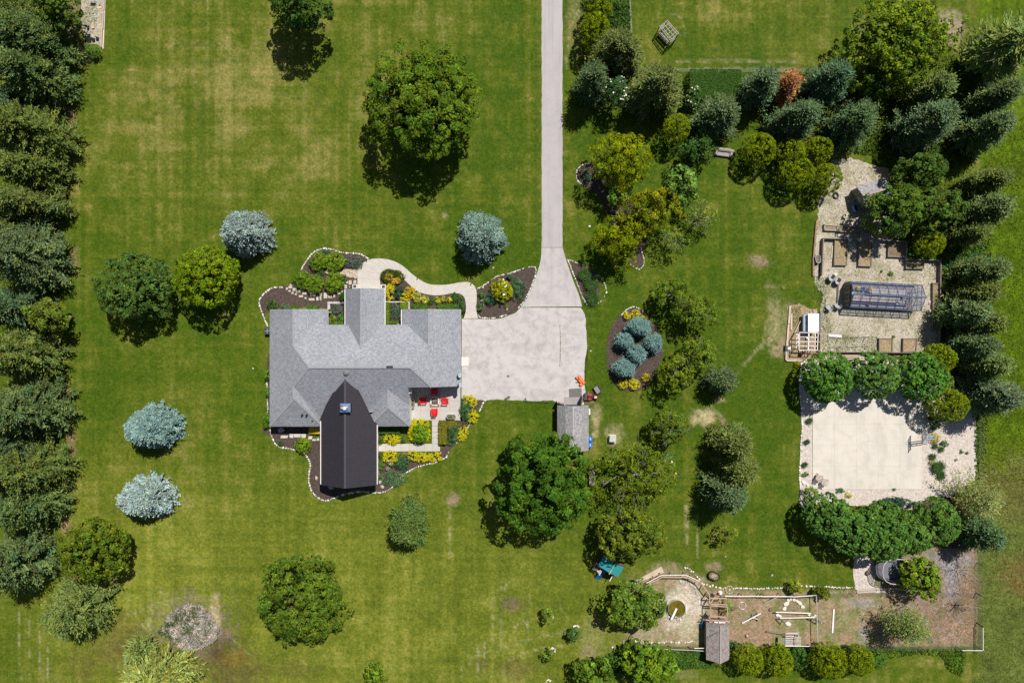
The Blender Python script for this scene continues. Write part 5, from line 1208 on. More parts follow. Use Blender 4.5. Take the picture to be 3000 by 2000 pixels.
# bed between walk and drive
S('shrub', 'big yellow green magnolia with white flowers by the drive', ZC, 1336, 542, 128, 122, 2.2, c=(.22, .24, .008), leaf=.22, dens=190, flowers=((.9, .88, .80), 9, .3))
S('juniper', 'spreading blue green juniper behind the magnolia', ZC, 1508, 520, 88, 108, 1.1, c=(.060, .130, .055))
S('juniper', 'small juniper above the magnolia', ZC, 1428, 402, 42, 30, .8, c=(.05, .125, .04))
S('juniper', 'dark juniper below the magnolia', ZC, 1232, 630, 56, 76, 1.0, c=(.04, .095, .055))
S('shrub', 'small green bush at the outer bend of the walk', ZC, 1120, 594, 36, 34, .7, c=(.065, .15, .025))
S('shrub', 'small green bush between the magnolia and the walk', ZC, 1182, 656, 38, 34, .7, c=(.07, .14, .04))
S('perennial', 'pale flowered plant beside the walk end', ZC, 1132, 668, 22, 28, .4, c=(.12, .15, .08), flowers=((.85, .8, .85), 12, .1))
S('shrub', 'leafy bush at the end of the walk by the pad', ZC, 1104, 726, 36, 40, .7, c=(.06, .14, .03))
S('perennial', 'small yellow green plant by the orange boulder', ZC, 1390, 708, 28, 26, .5, c=(.17, .2, .02))
G = 'fountain grasses in the bed beside the drive'
S('ornamental_grass', 'upper fountain grass in the pointed bed by the drive', ZC, 2212, 372, 80, 80, 1.0, group=G)
S('ornamental_grass', 'middle fountain grass, largest in the bed by the drive', ZC, 2292, 476, 92, 92, 1.1, group=G)
S('ornamental_grass', 'lowest fountain grass at the tip of the bed by the drive', ZC, 2306, 624, 80, 90, 1.0, group=G)
# oval bed
G = 'dwarf blue spruces in the oval bed'
for lab, u, v, r1, r2, h in [('widest dwarf blue spruce at the top of the oval bed', 800, 462, 146, 106, 3.0), ('dwarf blue spruce on the drive side of the oval bed', 652, 610, 104, 96, 2.6), ('dwarf blue spruce on the lawn side of the oval bed', 956, 634, 100, 108, 2.6), ('dwarf blue spruce in the middle of the oval bed', 776, 750, 110, 114, 2.8), ('lowest dwarf blue spruce of the oval bed', 648, 900, 138, 106, 3.0)]:
    S('blue_spruce', lab, ZM, u, v, r1 * .93, r2 * .93, h, group=G, c=(.155, .265, .25), spray=.22, width=.12, nb=90, prof=.42, zc=.42, tilt=.4)
G = 'golden mounds in the oval bed'
for lab, u, v, r in [('golden mound at the top of the oval bed, on the drive side', 678, 340, 46), ('golden mound at the very top of the oval bed', 770, 326, 50), ('small golden mound tucked against the widest blue spruce', 856, 372, 38), ('golden mound touching the shadow of the lowest blue spruce', 634, 1066, 55), ('largest golden mound at the foot of the oval bed', 754, 1070, 64), ('golden mound standing apart on open mulch', 875, 998, 46)]:
    S('mugo_mound', lab, ZM, u, v, r, r * .95, .9, group=G)
S('juniper', 'blue green juniper in the rounded end of the locust bed', ZL, 250, 340, 46, 80, .9, c=(.06, .13, .06))
# rear garden
S('shrub', 'bright green round shrub by the black roofed wing', ZB, 500, 886, 86, 90, 1.6, c=(.135, .225, .010))
S('shrub', 'uppermost bush along the west wall', ZB, 116, 150, 24, 66, 1.2, c=(.11, .19, .02))
S('shrub', 'second bush along the west wall', ZB, 120, 320, 22, 60, 1.1, c=(.08, .17, .02))
S('shrub', 'green bush at the lower west corner of the house', ZB, 108, 630, 34, 80, 1.3, c=(.08, .17, .014))
S('ornamental_grass', 'thin grass tuft in the rear mulch by the west wing', ZB, 258, 860, 34, 34, .6)
S('perennial', 'leafy edge plant under the yellow slide', ZB, 640, 790, 50, 18, .4, c=(.09, .19, .02))
S('golden_cypress', 'golden cypress strip between the wall and the garden walk', ZB, 1440, 820, 102, 56, .9)
S('golden_cypress', 'large square of golden cypress round a green shrub', ZB, 1732, 728, 136, 146, .9)
S('shrub', 'light green shrub rising from the golden cypress square', ZB, 1742, 766, 98, 104, 2.0, c=(.12, .235, .014), leaf=.16)
S('golden_cypress', 'golden cypress clump below the garden walk, nearest the black roof', ZB, 1434, 1010, 102, 72, .9)
S('golden_cypress', 'golden cypress below the walk, first of the long row', ZB, 1656, 1002, 60, 54, .9)
S('golden_cypress', 'golden cypress below the walk, middle of the long row', ZB, 1766, 1008, 62, 56, .9)
S('golden_cypress', 'golden cypress below the walk, last of the long row', ZB, 1892, 1006, 84, 56, .9)
S('hedge', 'dark boxwood ball above the garden walk', ZB, 1316, 832, 32, 40, .9, c=(.06, .115, .008), boxy=.2)
S('hedge', 'dark boxwood ball below the garden walk', ZB, 1314, 986, 30, 34, .9, c=(.07, .12, .008), boxy=.2)
S('juniper', 'teal juniper clump at the end of the golden strip', ZB, 1562, 828, 28, 34, .7, c=(.045, .12, .06))
S('juniper', 'dark green juniper below the golden clump', ZB, 1548, 1060, 80, 96, 1.2, c=(.055, .125, .042))
S('juniper', 'flat grey green juniper carpet at the lawn edge', ZB, 1462, 1238, 136, 96, .45, c=(.095, .175, .070), leaf=.16, lump=.1)
S('perennial', 'white flowered rose standing in the dark pot', ZB, 1424, 1076, 36, 36, 1.1, c=(.07, .14, .03), flowers=((.88, .86, .8), 14, .12))
S('perennial', 'leafy perennials against the black roofed wing', ZB, 1326, 1098, 34, 60, .6, c=(.075, .16, .02))
S('perennial', 'small leafy plant at the lower wall corner', ZB, 1306, 1212, 22, 24, .4, c=(.075, .15, .02))
S('hedge', 'shaded green planting under the rear eave', ZB, 1420, 722, 110, 36, .7, c=(.05, .11, .02))
S('hedge', 'bronze green hedge strip along the lower patio edge', ZB, 2034, 662, 92, 40, .8, c=(.145, .135, .014))
S('hedge', 'bronze green hedge running along the narrow walk', ZB, 1982, 782, 40, 86, .8, c=(.15, .14, .014))
S('hedge', 'small brown green bush at the patio corner', ZB, 2136, 680, 28, 40, .8, c=(.13, .12, .016), boxy=.3)
S('juniper', 'tall juniper between the bronze hedge and the golden cypress', ZB, 2086, 750, 56, 116, 1.1, c=(.060, .13, .042))
S('golden_cypress', 'golden cypress at the stone edge below the patio', ZB, 2180, 758, 60, 78, .9)
S('golden_cypress', 'golden cypress at the upper patio corner by the parking pad', ZB, 2262, 418, 82, 66, 1.0)
S('juniper', 'juniper between the two golden cypresses beside the patio', ZB, 2226, 520, 72, 116, 1.1, c=(.055, .125, .045))
S('golden_cypress', 'golden cypress beside the stone edge and the patio', ZB, 2294, 574, 62, 76, 1.0)
S('perennial', 'brownish low plant beside the stones under the golden cypress', ZB, 2216, 668, 30, 28, .4, c=(.13, .12, .05))
S('juniper', 'low juniper trailing at the walk corner', ZB, 2056, 850, 44, 40, .5, c=(.055, .12, .04))
# court gravel
K = dict(sc=3.92)
G = 'grass tufts in the gravel strip beside the court'
for lab, u, v, r in [('uppermost grass tuft in the gravel strip beside the court', 282, 790, 48), ('second grass tuft down the gravel strip beside the court', 256, 1032, 40), ('brownish third tuft down the gravel strip beside the court', 230, 1296, 42)]:
    S('ornamental_grass', lab, ZG, u, v, r, r, .7, group=G, **K)
S('perennial', 'leafy plant with dark centre above the white flat stones', ZG, 230, 1406, 40, 38, .5, c=(.08, .16, .03), **K)
S('perennial', 'dark leafy clump in the shade of the golden arborvitae at the court', ZG, 1722, 770, 74, 76, .8, c=(.045, .10, .02), **K)
S('ornamental_grass', 'brown tipped grass clump by the small round pot', ZG, 1712, 868, 46, 40, .7, **K)
S('mugo_mound', 'golden shrub directly under the basketball arm', ZG, 1722, 990, 64, 66, .8, c=(.34, .31, .008), **K)
S('perennial', 'broad leaved plant nearest to the basketball hoop', ZG, 1834, 1050, 46, 46, .7, c=(.055, .135, .03), **K)
S('ornamental_grass', 'grass clump touching the broad leaved plant near the hoop', ZG, 1798, 1122, 42, 36, .6, **K)
S('ornamental_grass', 'thin brownish grass below the golden shrub at the hoop', ZG, 1732, 1086, 42, 36, .6, **K)
S('ornamental_grass', 'grass above the small yellow bush beside the court', ZG, 1700, 1206, 58, 36, .6, **K)
S('mugo_mound', 'small yellow bush between two grass clumps', ZG, 1690, 1274, 36, 26, .5, c=(.25, .27, .02), **K)
S('ornamental_grass', 'largest fountain grass beside the court', ZG, 1764, 1326, 90, 84, 1.0, **K)
S('ornamental_grass', 'dark fountain grass above the hazy pale tree', ZG, 1800, 1422, 60, 52, .8, **K)
S('perennial', 'tiny green plant in the open gravel near the clay pot', ZG, 2032, 1146, 24, 22, .3, c=(.06, .14, .03), **K)
S('perennial', 'second tiny green plant in the open gravel', ZG, 2088, 1162, 12, 12, .2, c=(.06, .14, .03), **K)
plant('perennial', 'green plant at the lower edge of the court, nearer the bright bush', *ZS(540, 190), 13, 7, .5, c=(.05, .13, .03))
plant('perennial', 'small sprig at the middle of the lower court edge', *ZS(1075, 180), 6, 4, .3, c=(.06, .15, .02))
plant('mugo_mound', 'small bright yellow mound below the court', *ZS(630, 236), 10, 8, .6)
plant('mugo_mound', 'yellow green sprig beside the timber pen corner', *ZG(145, 150), 8, 12, .8, c=(.22, .2, .01))
plant('perennial', 'green tuft in the gravel above the glass house', *ZF(1460, 285), 8, 8, .3, c=(.07, .15, .02))
plant('perennial', 'smaller green tuft in the gravel above the glass house', *ZF(1328, 258), 4, 4, .2, c=(.07, .15, .02))
plant('perennial', 'green tuft inside the gap between the two square straw beds', *ZF(1500, 1165), 6, 5, .25, c=(.08, .17, .02))
plant('perennial', 'leafy vine on the timber arbour beside the run', *ZH(1690, 690), 12, 22, 2.2, c=(.11, .24, .015), name='vine', cat='vine')
# ------------------------------------------------------------------ stone edgings: every stone a piece of its own
def rock_mesh(seed, n=6, m=4, flat=.7, name='stone'):
    q = random.Random(seed); vs = [(0, 0, flat * .5)]; fs = []
    for i in range(1, m):
        th = math.pi * i / m
        for k in range(n):
            r = .5 * q.uniform(.75, 1.2); a = 2 * math.pi * (k + (i % 2) * .5) / n
            vs.append((r * math.sin(th) * math.cos(a), r * math.sin(th) * math.sin(a), flat * r * math.cos(th)))
    vs.append((0, 0, -flat * .45)); b = len(vs) - 1
    fs += [(0, 1 + k, 1 + (k + 1) % n) for k in range(n)]
    for i in range(m - 2):
        o = 1 + i * n; fs += [(o + k, o + n + k, o + n + (k + 1) % n, o + (k + 1) % n) for k in range(n)]
    o = 1 + (m - 2) * n; fs += [(b, o + (k + 1) % n, o + k) for k in range(n)]
    me = bpy.data.meshes.new(name); me.from_pydata(vs, [], fs); me.update(); return me
M_STONE = plain('white_stone', (.66, .635, .59), .85, .16, 5); M_TANSTONE = plain('tan_stone', (.52, .42, .30), .85, .22, 4); M_GREYSTONE = plain('grey_stone', (.40, .38, .37), .85, .2, 4); M_FLAG = plain('flagstone', (.42, .39, .34), .85, .25, 2)
_t = M_STONE.node_tree; _b = _t.nodes['Principled BSDF']; _l = _b.inputs['Base Color'].links[0].from_socket
_t.links.new(mix(_t, 1.0, _l, ramp(_t, _t.nodes.new('ShaderNodeObjectInfo').outputs['Random'], [(0, (.45, .42, .38)), (.4, (.9, .89, .87)), (1, (1.2, 1.2, 1.2))]), 'MULTIPLY'), _b.inputs['Base Color'])
ROCKS = [rock_mesh(i) for i in range(6)]
for r in ROCKS: r.materials.append(M_STONE)
def rocks_of(mat, flat=.7, n=3, base=50):
    out = [rock_mesh(base + i, flat=flat) for i in range(n)]
    for r in out: r.materials.append(mat)
    return out
TANROCKS = rocks_of(M_TANSTONE); GREYROCKS = rocks_of(M_GREYSTONE, .6, 3, 70); FLAGS = rocks_of(M_FLAG, .25, 3, 90)
def edging(label, pts, size=.24, gap=1.0, miss=.0, wobble=.7, group='white stone edgings of the beds', z=.02, rocks=None, name='stone_edging', rough=.35):
    p = spline(pts, False, 3); p0 = P(*p[0]); t = thing(name, label, 'stone edging', p0, 0, group)
    L = sum(math.dist(a, b) for a, b in zip(p, p[1:])); i = 0; s = 0.0; q = random.Random(len(pts) * 7 + int(L))
    cum = [0]
    for a, b in zip(p, p[1:]): cum.append(cum[-1] + math.dist(a, b))
    n = 0; j = 0
    while s < L and n < 298:
        while j < len(cum) - 2 and cum[j + 1] < s: j += 1
        f = (s - cum[j]) / max(1e-6, cum[j + 1] - cum[j]); x = p[j][0] + (p[j + 1][0] - p[j][0]) * f; y = p[j][1] + (p[j + 1][1] - p[j][1]) * f
        w = size * .7 * q.uniform(1 - rough, 1 + rough * 1.5)
        if q.random() > miss:
            pos_ = P(x + q.uniform(-wobble, wobble), y + q.uniform(-wobble, wobble), z + w * .18) - p0
            put('stone', q.choice(rocks or ROCKS), None, t, pos_, (0, 0, q.uniform(0, 6.28)), (w * q.uniform(.9, 1.5), w, w * .8)); n += 1
        s += w / MPP * gap * q.uniform(.85, 1.25)
    return t
e = lambda z, *q: [z(*k) for k in q]
edging('white stones round the upper lobe of the front bed', e(ZA, (480, 330), (500, 285), (540, 225), (590, 160), (650, 120), (735, 102), (830, 118), (890, 140), (960, 150), (1050, 152), (1120, 165), (1190, 212)), .28)
edging('white stones curling down the west side of the front bed', e(ZA, (275, 510), (215, 512), (150, 530), (90, 575), (40, 640), (35, 690), (60, 770), (90, 850), (125, 925)), .30)
edging('white stones along the west wall of the house', e(ZA, (118, 1500), (112, 1530), (118, 1560)) + e(ZB, (118, 230), (118, 330), (122, 420), (124, 540)), .22, miss=.2)
edging('white stones along the upper edge of the bed between walk and drive', e(ZC, (1085, 525), (1150, 490)) + e(ZC, (1290, 395), (1380, 375), (1450, 355), (1530, 325), (1600, 302), (1680, 294)), .22, miss=.25)
edging('white stones along the drive side of the magnolia bed', e(ZC, (1690, 300), (1702, 330), (1690, 400), (1660, 480), (1625, 570), (1590, 640), (1550, 690), (1510, 738)), .24)
edging('white stones at the foot of the magnolia bed above the pad', e(ZC, (1390, 805), (1320, 822), (1250, 836), (1180, 838), (1110, 832), (1090, 800)), .26, miss=.1)
edging('white stones lining the drive side of the fountain grass bed', e(ZC, (2038, 222), (2060, 270), (2085, 340), (2115, 410), (2150, 500), (2180, 580), (2210, 640), (2250, 705)), .22)
edging('white stones along the top of the fountain grass bed', e(ZC, (2040, 222), (2085, 232), (2150, 260), (2205, 272)), .20, miss=.3)
edging('white stones on the lawn side of the fountain grass bed', e(ZL, (375, 1400), (420, 1450), (450, 1520), (462, 1580)) + e(ZM, (455, 100), (420, 170), (360, 215), (300, 232)), .20, miss=.3)
edging('white stones round the top of the oval bed', e(ZM, (620, 335), (660, 290), (710, 258), (760, 248), (810, 272), (850, 305), (900, 355)), .22, miss=.15)
edging('white stones round the rounded end of the locust bed', e(ZL, (205, 440), (160, 405), (140, 340), (150, 280), (195, 235), (260, 212), (335, 225)), .24)
edging('white stones round the tip of the locust bed', e(ZL, (680, 1250), (740, 1300), (805, 1335), (850, 1290), (858, 1230), (840, 1160), (825, 1105)), .24)
edging('white stones below the west wing around the rear mulch', e(ZB, (150, 720), (165, 790), (200, 860), (260, 905), (340, 915), (420, 935)), .26)
edging('white stones curving round the black roofed wing', e(ZB, (510, 965), (545, 1010), (575, 1080), (565, 1170), (560, 1270), (585, 1350), (640, 1425), (730, 1468), (830, 1440), (900, 1415), (990, 1390), (1100, 1375), (1210, 1380)), .30)
edging('white stones along the lower lawn edge of the east garden', e(ZB, (1230, 1385), (1340, 1380), (1420, 1345), (1480, 1290), (1540, 1220), (1600, 1170), (1700, 1115), (1800, 1088), (1900, 1065), (2020, 1010)), .25, miss=.08)
edging('white stones beside the golden cypress at the patio corner', e(ZB, (2425, 410), (2405, 440), (2385, 490), (2370, 520)), .30)
edging('few white stones below the patio corner', e(ZB, (2260, 672), (2235, 705), (2215, 745)), .28)
edging('loose white stones at the end of the rear garden', e(ZB, (2150, 850), (2080, 880), (2040, 960), (2020, 1010)), .20, miss=.45)
edging('white stones dividing the lawn from the court gravel', e(ZG, (230, 110), (190, 170), (172, 280), (172, 400), (178, 560), (192, 720), (198, 860), (190, 980), (182, 1080), (178, 1200), (172, 1330), (168, 1420), (180, 1530)) + e(ZS, (148, 80), (152, 200), (152, 290), (180, 370)), .30, gap=.85)
edging('row of white stones below the lawn at the animal run', e(ZH, (1760, 480), (1850, 478), (1950, 484), (2050, 486), (2140, 480), (2250, 478), (2350, 470)) + e(ZI, (160, 378), (300, 362), (420, 368), (560, 372), (680, 378), (805, 376)), .28, miss=.12, wobble=1.3)
edging('white stones at the bend by the oval trough', e(ZH, (1200, 245), (1260, 265)) + e(ZH, (1390, 400), (1450, 440), (1520, 455), (1600, 470), (1680, 485)), .34, miss=.15, wobble=2.0)
edging('stones under the curved rail of the pond run', e(ZH, (1090, 370), (1140, 405), (1220, 410), (1300, 460), (1340, 530), (1370, 600), (1370, 660)), .36, miss=.2, wobble=3, rocks=ROCKS + GREYROCKS)
edging('stones heaped along the lower fence of the pond run', e(ZH, (610, 1085), (700, 1100), (800, 1105), (920, 1110), (1000, 1090), (1100, 1100), (1200, 1100), (1310, 1090)), .34, miss=.3, wobble=1.6)
edging('white blocks at the gate of the pond run', e(ZH, (500, 1090), (495, 1130), (490, 1190)), .32)
edging('flat pale stones in a ring inside the run', e(ZX, (260, 280), (275, 235), (295, 180), (330, 162), (372, 158), (440, 185), (495, 240), (505, 300)), .60, gap=1.15, wobble=.8, rocks=rocks_of(plain('flat_pale_stone', (.66, .58, .50), .85, .15, 3), .3, 3, 120))
edging('white stones under the log stand in the run', e(ZX, (165, 360), (195, 378), (230, 362)), .55, gap=1.0); edging('white stones under the far end of the log stand', e(ZX, (585, 365), (630, 395), (670, 365)), .55)
edging('white stones ringing the sapling nearest the pond run', [(1678, 1838), (1684, 1832), (1691, 1832), (1697, 1836)], .30, gap=.8); edging('white stones ringing the lower sapling', [(1612, 1900), (1620, 1897), (1626, 1902), (1625, 1908)], .32, gap=.8)
edging('white stone heap at the bottom edge near the lawn', [(1600, 1996), (1606, 1990), (1612, 1994)], .36); edging('white stones at the upper side of the small sapling', [(1619, 1798), (1621, 1806), (1619, 1812)], .22, wobble=.4)
edging('white stones outside the gate of the pond run', e(ZH, (375, 1160), (395, 1150), (405, 1175), (380, 1180)), .45)
edging('stones round the pond tank', e(ZH, (1010, 740), (1015, 800), (1050, 850), (1100, 850), (1160, 830), (1215, 780), (1215, 660)), .42, miss=.15, wobble=2.0)
# flagstones, boulders
def rock(label, z, u, v, w, d=None, rocks=None, name='boulder', group=None, hz=.7, rz=None):
    x, y = z(u, v); d = d or w
    o = put(name, rnd.choice(rocks or TANROCKS), None, None, P(x, y, w * hz * .3), (0, 0, rnd.uniform(0, 3) if rz is None else rz), (w, d, w * hz)); return tag(o, label, 'boulder' if name == 'boulder' else 'stone', group)
rock('tan boulder between the bright green shrubs of the front bed', ZA, 765, 345, 1.0, .8); rock('orange tinted boulder below the magnolia', ZC, 1390, 736, .55, .4); rock('tan stone by the walk beside the magnolia bed', ZC, 1138, 512, .5, .4)
rock('pale boulder in the rear mulch beside the black roof', ZB, 640, 1230, .45, .65); rock('white boulder at the lower corner of the black roofed wing', ZB, 1318, 1272, .5, .55, ROCKS); rock('flat pale stone at the lower edge of the east garden', ZB, 1340, 1322, .65, .5, FLAGS)
rock('grey boulder shaded under the rear eave', ZB, 268, 722, .8, 1.1, GREYROCKS); rock('dark boulder shaded below the black roof edge', ZB, 795, 1330, .8, .6, GREYROCKS); rock('round brown boulder on the gravel beside the trampoline', ZI, 918, 242, 1.0, .8, rocks_of(plain('brown_boulder', (.13, .095, .08), .85, .3), .8, 2, 130))
rock('rusty stone among the white stones of the court gravel strip', ZG, 215, 1508, .55, .75, ROCKS); rock('flat white stone in the court gravel strip', ZG, 258, 1528, .45, .5, ROCKS)
rock('brown stone in the gravel above the four grey chairs', ZF, 610, 232, .35, .28); rock('round tan stone next to the corner of the timber wall', ZF, 1990, 424, .3)
rock('pale stone lying on the lawn beside the parking pad', ZC, 2282, 1188, .32, .3, GREYROCKS); rock('white stone on the lawn between locusts and drive', ZL, 280, 880, .3, .38, ROCKS); rock('white marker stone on the lawn below the blue spruce', ZC, 1248, 306, .38, .34, ROCKS)
rock('large flat white stone beside the log stand in the run', ZX, 312, 474, .65, .85, rocks_of(M_STONE, .3, 2, 140)); rock('grey stone on the lawn above the stone line', ZH, 2205, 330, .3, .4, GREYROCKS)
t = thing('flagstone_path', 'arc of flat stepping stones round the broad green shrubs', 'path', P(*ZA(560, 600)))
FL = [(380, 490, 46, 34), (365, 510, 42, 30), (330, 525, 26, 30), (410, 535, 50, 40), (358, 552, 26, 22), (388, 572, 26, 24), (425, 585, 24, 22), (450, 555, 46, 30), (480, 606, 54, 24), (515, 575, 52, 30), (526, 626, 22, 20), (590, 640, 68, 26), (600, 590, 70, 40), (652, 632, 26, 40), (686, 630, 20, 44), (688, 590, 22, 40), (738, 600, 44, 64), (788, 612, 46, 30), (830, 606, 24, 34), (880, 572, 40, 30), (912, 558, 26, 22), (952, 505, 34, 46), (966, 455, 22, 34), (1000, 460, 36, 52), (1050, 454, 36, 40), (992, 508, 12, 14), (1056, 410, 30, 22), (1010, 400, 24, 22)]
for i, (u, v, a, b) in enumerate(FL):
    x, y = ZA(u, v); mb = MB(); A, B = a * .5 / 3.6185 * MPP * .92, b * .5 / 3.6185 * MPP * .92; q = random.Random(i)
    pts = [(sx * A * q.uniform(.85, 1.05), sy * B * q.uniform(.85, 1.05)) for sx, sy in ((-1, -1), (1, -1), (1, 1), (-1, 1))]
    w = P(x, y); mb.prism([(w.x + a_, w.y + b_) for a_, b_ in pts], .0, .08 + q.uniform(0, .02)); part(t, 'stone', mb, (M_FLAG, plain('flag_pale', (.50, .47, .42), .85, .2, 2), plain('flag_tan', (.46, .39, .28), .85, .25, 2))[i % 3])
sheet('gravel_ground', [ZA(*q) for q in [(890, 345), (960, 318), (1075, 325), (1075, 400), (1010, 410), (930, 390), (890, 370)]], .03, loose('tan_gravel', (.25, .19, .13), (.42, .34, .26), (.6, .52, .43), 6), 0, 1.0, 13)
t = thing('flagstone_path', 'flat pale stones at the foot of the rear wall by the slide', 'path', P(*ZB(470, 790)))
for i, (u, v, a, b) in enumerate([(300, 792, 90, 32), (378, 780, 50, 50), (440, 780, 80, 46), (505, 782, 60, 46), (580, 800, 60, 40), (620, 815, 60, 44), (655, 808, 40, 50)]):
    x, y = ZB(u, v); w = P(x, y); q = random.Random(i + 40); A, B = a / 3.6185 * MPP * .46, b / 3.6185 * MPP * .46
    part(t, 'stone', MB().prism([(w.x + sx * A * q.uniform(.8, 1.05), w.y + sy * B * q.uniform(.8, 1.05)) for sx, sy in ((-1, -1), (1, -1), (1, 1), (-1, 1))], 0, .09), plain('flag_pale', (.50, .47, .42), .85, .2, 2))
# stones piled at the timber wall below the pen
edging('pale limestone blocks at the corner of the court below the timber pen', e(ZF, (240, 1535), (300, 1495), (380, 1475), (420, 1478)), .42, wobble=1.5, rocks=ROCKS + rocks_of(plain('limestone', (.66, .62, .55), .85, .15), .6, 2, 150))

# ------------------------------------------------------------------ furniture
def loc2(z, u, v, h=0.0): return P(*z(u, v), h)
def adirondack(name, label, mat, loc, rz, group):
    t = thing(name, label, 'chair', loc, rz, group); W_ = .72
    for i in range(5): part(t, 'seat_slat', MB().box((0, .26 - i * .125, .40 - i * .028), (.54, .115, .03)), mat, False)
    for i in range(5):
        x = (i - 2) * .118; top = 1.0 - abs(i - 2) * .035; mb = MB(); mb.bar((x, -.30, .27), (x * 1.12, -.62, top), .105, .025, up=(0, 1, 0)); part(t, 'back_slat', mb, mat, False)
    for s in (-1, 1):
        part(t, 'armrest', MB().box((s * .36, -.06, .60), (.15, .82, .03)), mat, False)
        part(t, 'leg', MB().box((s * .33, .30, .29), (.04, .11, .58)), mat, False)
        part(t, 'leg', MB().bar((s * .29, .34, .34), (s * .29, -.62, .04), .04, .13), mat, False)
    return t
M_RED = plain('red_plastic', (.62, .012, .016), .45, .08, 4, 0, .05); M_BLACKP = plain('black_plastic', (.022, .024, .026), .5, .15, 4); M_TAUPE = plain('taupe_plastic', (.42, .36, .31), .6, .1, 4)
G = 'red lounge chairs round the fire pit'
# back points (-y local); the turn puts the back away from the pit
c0 = adirondack('patio_chair', 'red chair in full sun below the fire pit', M_RED, loc2(ZP, 523, 522, .3), R(2), G)
RC = [c0, copy_thing(c0, loc2(ZP, 680, 362, .3), R(90), 'red chair east of the fire pit at the edge of the shade', G),
      copy_thing(c0, loc2(ZP, 524, 212, .3), R(180), 'red chair in the shade above the fire pit', G), copy_thing(c0, loc2(ZP, 350, 348, .3), R(-86), 'red chair in the shade west of the fire pit', G)]
for o in RC: o.location.z = .09; o.scale = (1.15, 1.1, 1.05)
G = 'taupe chairs on the court'
for lab, u, v, rz in (('taupe slatted chair on the court, nearer the gravel strip', 384, 1434, R(-26)), ('taupe slatted chair further onto the court', 448, 1484, R(-20))):
    t = adirondack('court_chair', lab, M_TAUPE, loc2(ZG, u, v, .4), rz, G); t.location.z = .10; t.scale = (1.05, 1.05, 1.15)
# fire pit of pale bricks
fp = thing('fire_pit', 'square fire pit of pale bricks with a wire topped ash bowl', 'fire pit', loc2(ZP, 525, 365, .4)); fp.location.z = .09
for row in range(3):
    for side in range(4):
        for i in range(6):
            a = -.52 + i * .208 + (.1 if row % 2 else 0); rz = side * math.pi / 2; x, y = a, -.56
            c_, s_ = math.cos(rz), math.sin(rz); mb = MB().box((x * c_ - y * s_, x * s_ + y * c_, .07 + row * .135), (.195, .2, .125), rz)
            part(fp, 'brick', mb, plain('pale_brick_%d' % ((i + row + side) % 3), ((.66, .55, .50), (.58, .44, .39), (.72, .64, .58))[(i + row + side) % 3], .85, .15, 8), False)
part(fp, 'ash', MB().box((0, 0, .2), (.92, .92, .2)), plain('ash', (.05, .045, .04), .95, .5, 14), False)
mb = MB()
for i in range(14):
    a = rnd.uniform(0, 6.28); mb.tube([(.34 * math.cos(a) * rnd.random(), .34 * math.sin(a) * rnd.random(), .31), (.4 * math.cos(a + 2), .4 * math.sin(a + 2), .36)], .018, 4)
part(fp, 'kindling', mb, wood('dry_sticks', (.36, .27, .20)), False)
# oval stock tank planters
def trough(name, label, z, u, v, L, Wd, rz, h, mat, soil, leafcol=None, group=None, cat='planter', inner='soil', lz=0.0):
    p = loc2(z, u, v, h + lz); t = thing(name, label, cat, (p.x, p.y, lz), rz, group)
    def oval(l, w, n=28):
        r = w / 2; s = max(0, l / 2 - r); pts = []
        for k in range(n):
            a = 2 * math.pi * k / n; pts.append((math.copysign(s, math.cos(a)) * (1 if abs(math.cos(a)) > 1e-6 else 0) + r * math.cos(a), r * math.sin(a)))
        return pts
    o1, o2, o3 = oval(L * .94, Wd * .92), oval(L, Wd), oval(L * .90, Wd * .84); n = len(o1); mb = MB()
    vs = [(x, y, 0) for x, y in o1] + [(x, y, h) for x, y in o2] + [(x, y, h) for x, y in o3] + [(x * .97, y * .97, h * .35) for x, y in o3]
    mb.add(vs, [(j * n + k, j * n + (k + 1) % n, (j + 1) * n + (k + 1) % n, (j + 1) * n + k) for j in range(3) for k in range(n)] + [tuple(3 * n + k for k in range(n))])
    part(t, 'tub', mb, mat, False)
    rim = oval(L * 1.0, Wd * 1.0); mb = MB(); mb.tube([(x, y, h) for x, y in rim + rim[:1]], .035, 6, False); part(t, 'rim', mb, mat, False)
    if soil is not None: mb = MB(); mb.add([(x * .98, y * .98, h * .8) for x, y in o3], [tuple(range(n))]); part(t, inner, mb, soil, False)
    if leafcol:
        rs = np.random.RandomState(int(u)); C, U, V, T_, cc = crown_leaves(rs, L * .26, Wd * .26, .18, leaf=.12, dens=420, clump=.14); put('foliage', quad_mesh('foliage', C + np.array([0, 0, h * .95]), U, V, T_), leafmat('leaf_tub_%d' % int(u), leafcol), t)
    return t
G = 'galvanised oval planters on the patio'
trough('oval_planter', 'galvanised oval planter against the white patio wall', ZP, 158, 402, 1.35, .62, R(90), .62, M_GALV, M_DARKSOIL, (.10, .20, .02), G, lz=.09)
trough('oval_planter', 'galvanised oval planter standing free on the lower patio', ZP, 792, 618, 1.35, .64, 0, .62, M_GALV, M_DARKSOIL, (.11, .22, .02), G, lz=.09)
trough('stock_tank', 'oval metal stock tank outside the raised bed wall', ZE, 456, 1312, 1.15, .72, R(100), .6, M_GREYM, M_DARKSOIL, cat='stock tank', inner='sediment'); 
trough('stock_tank', 'blue oval tub leaning by the gable of the grey roofed coop', ZE, 980, 605, 1.1, .60, R(105), .9, plain('blue_tub', (.10, .24, .40), .45, .15), M_DARK, cat='tub', inner='sediment')
trough('oval_trough', 'black oval trough of tangled roots on the lawn edge', ZW, 234, 212, 1.65, 1.15, R(-20), .55, M_BLACKP, M_DARKSOIL, cat='trough')
mb = MB(); p = loc2(ZW, 234, 212, .5); q = random.Random(5)
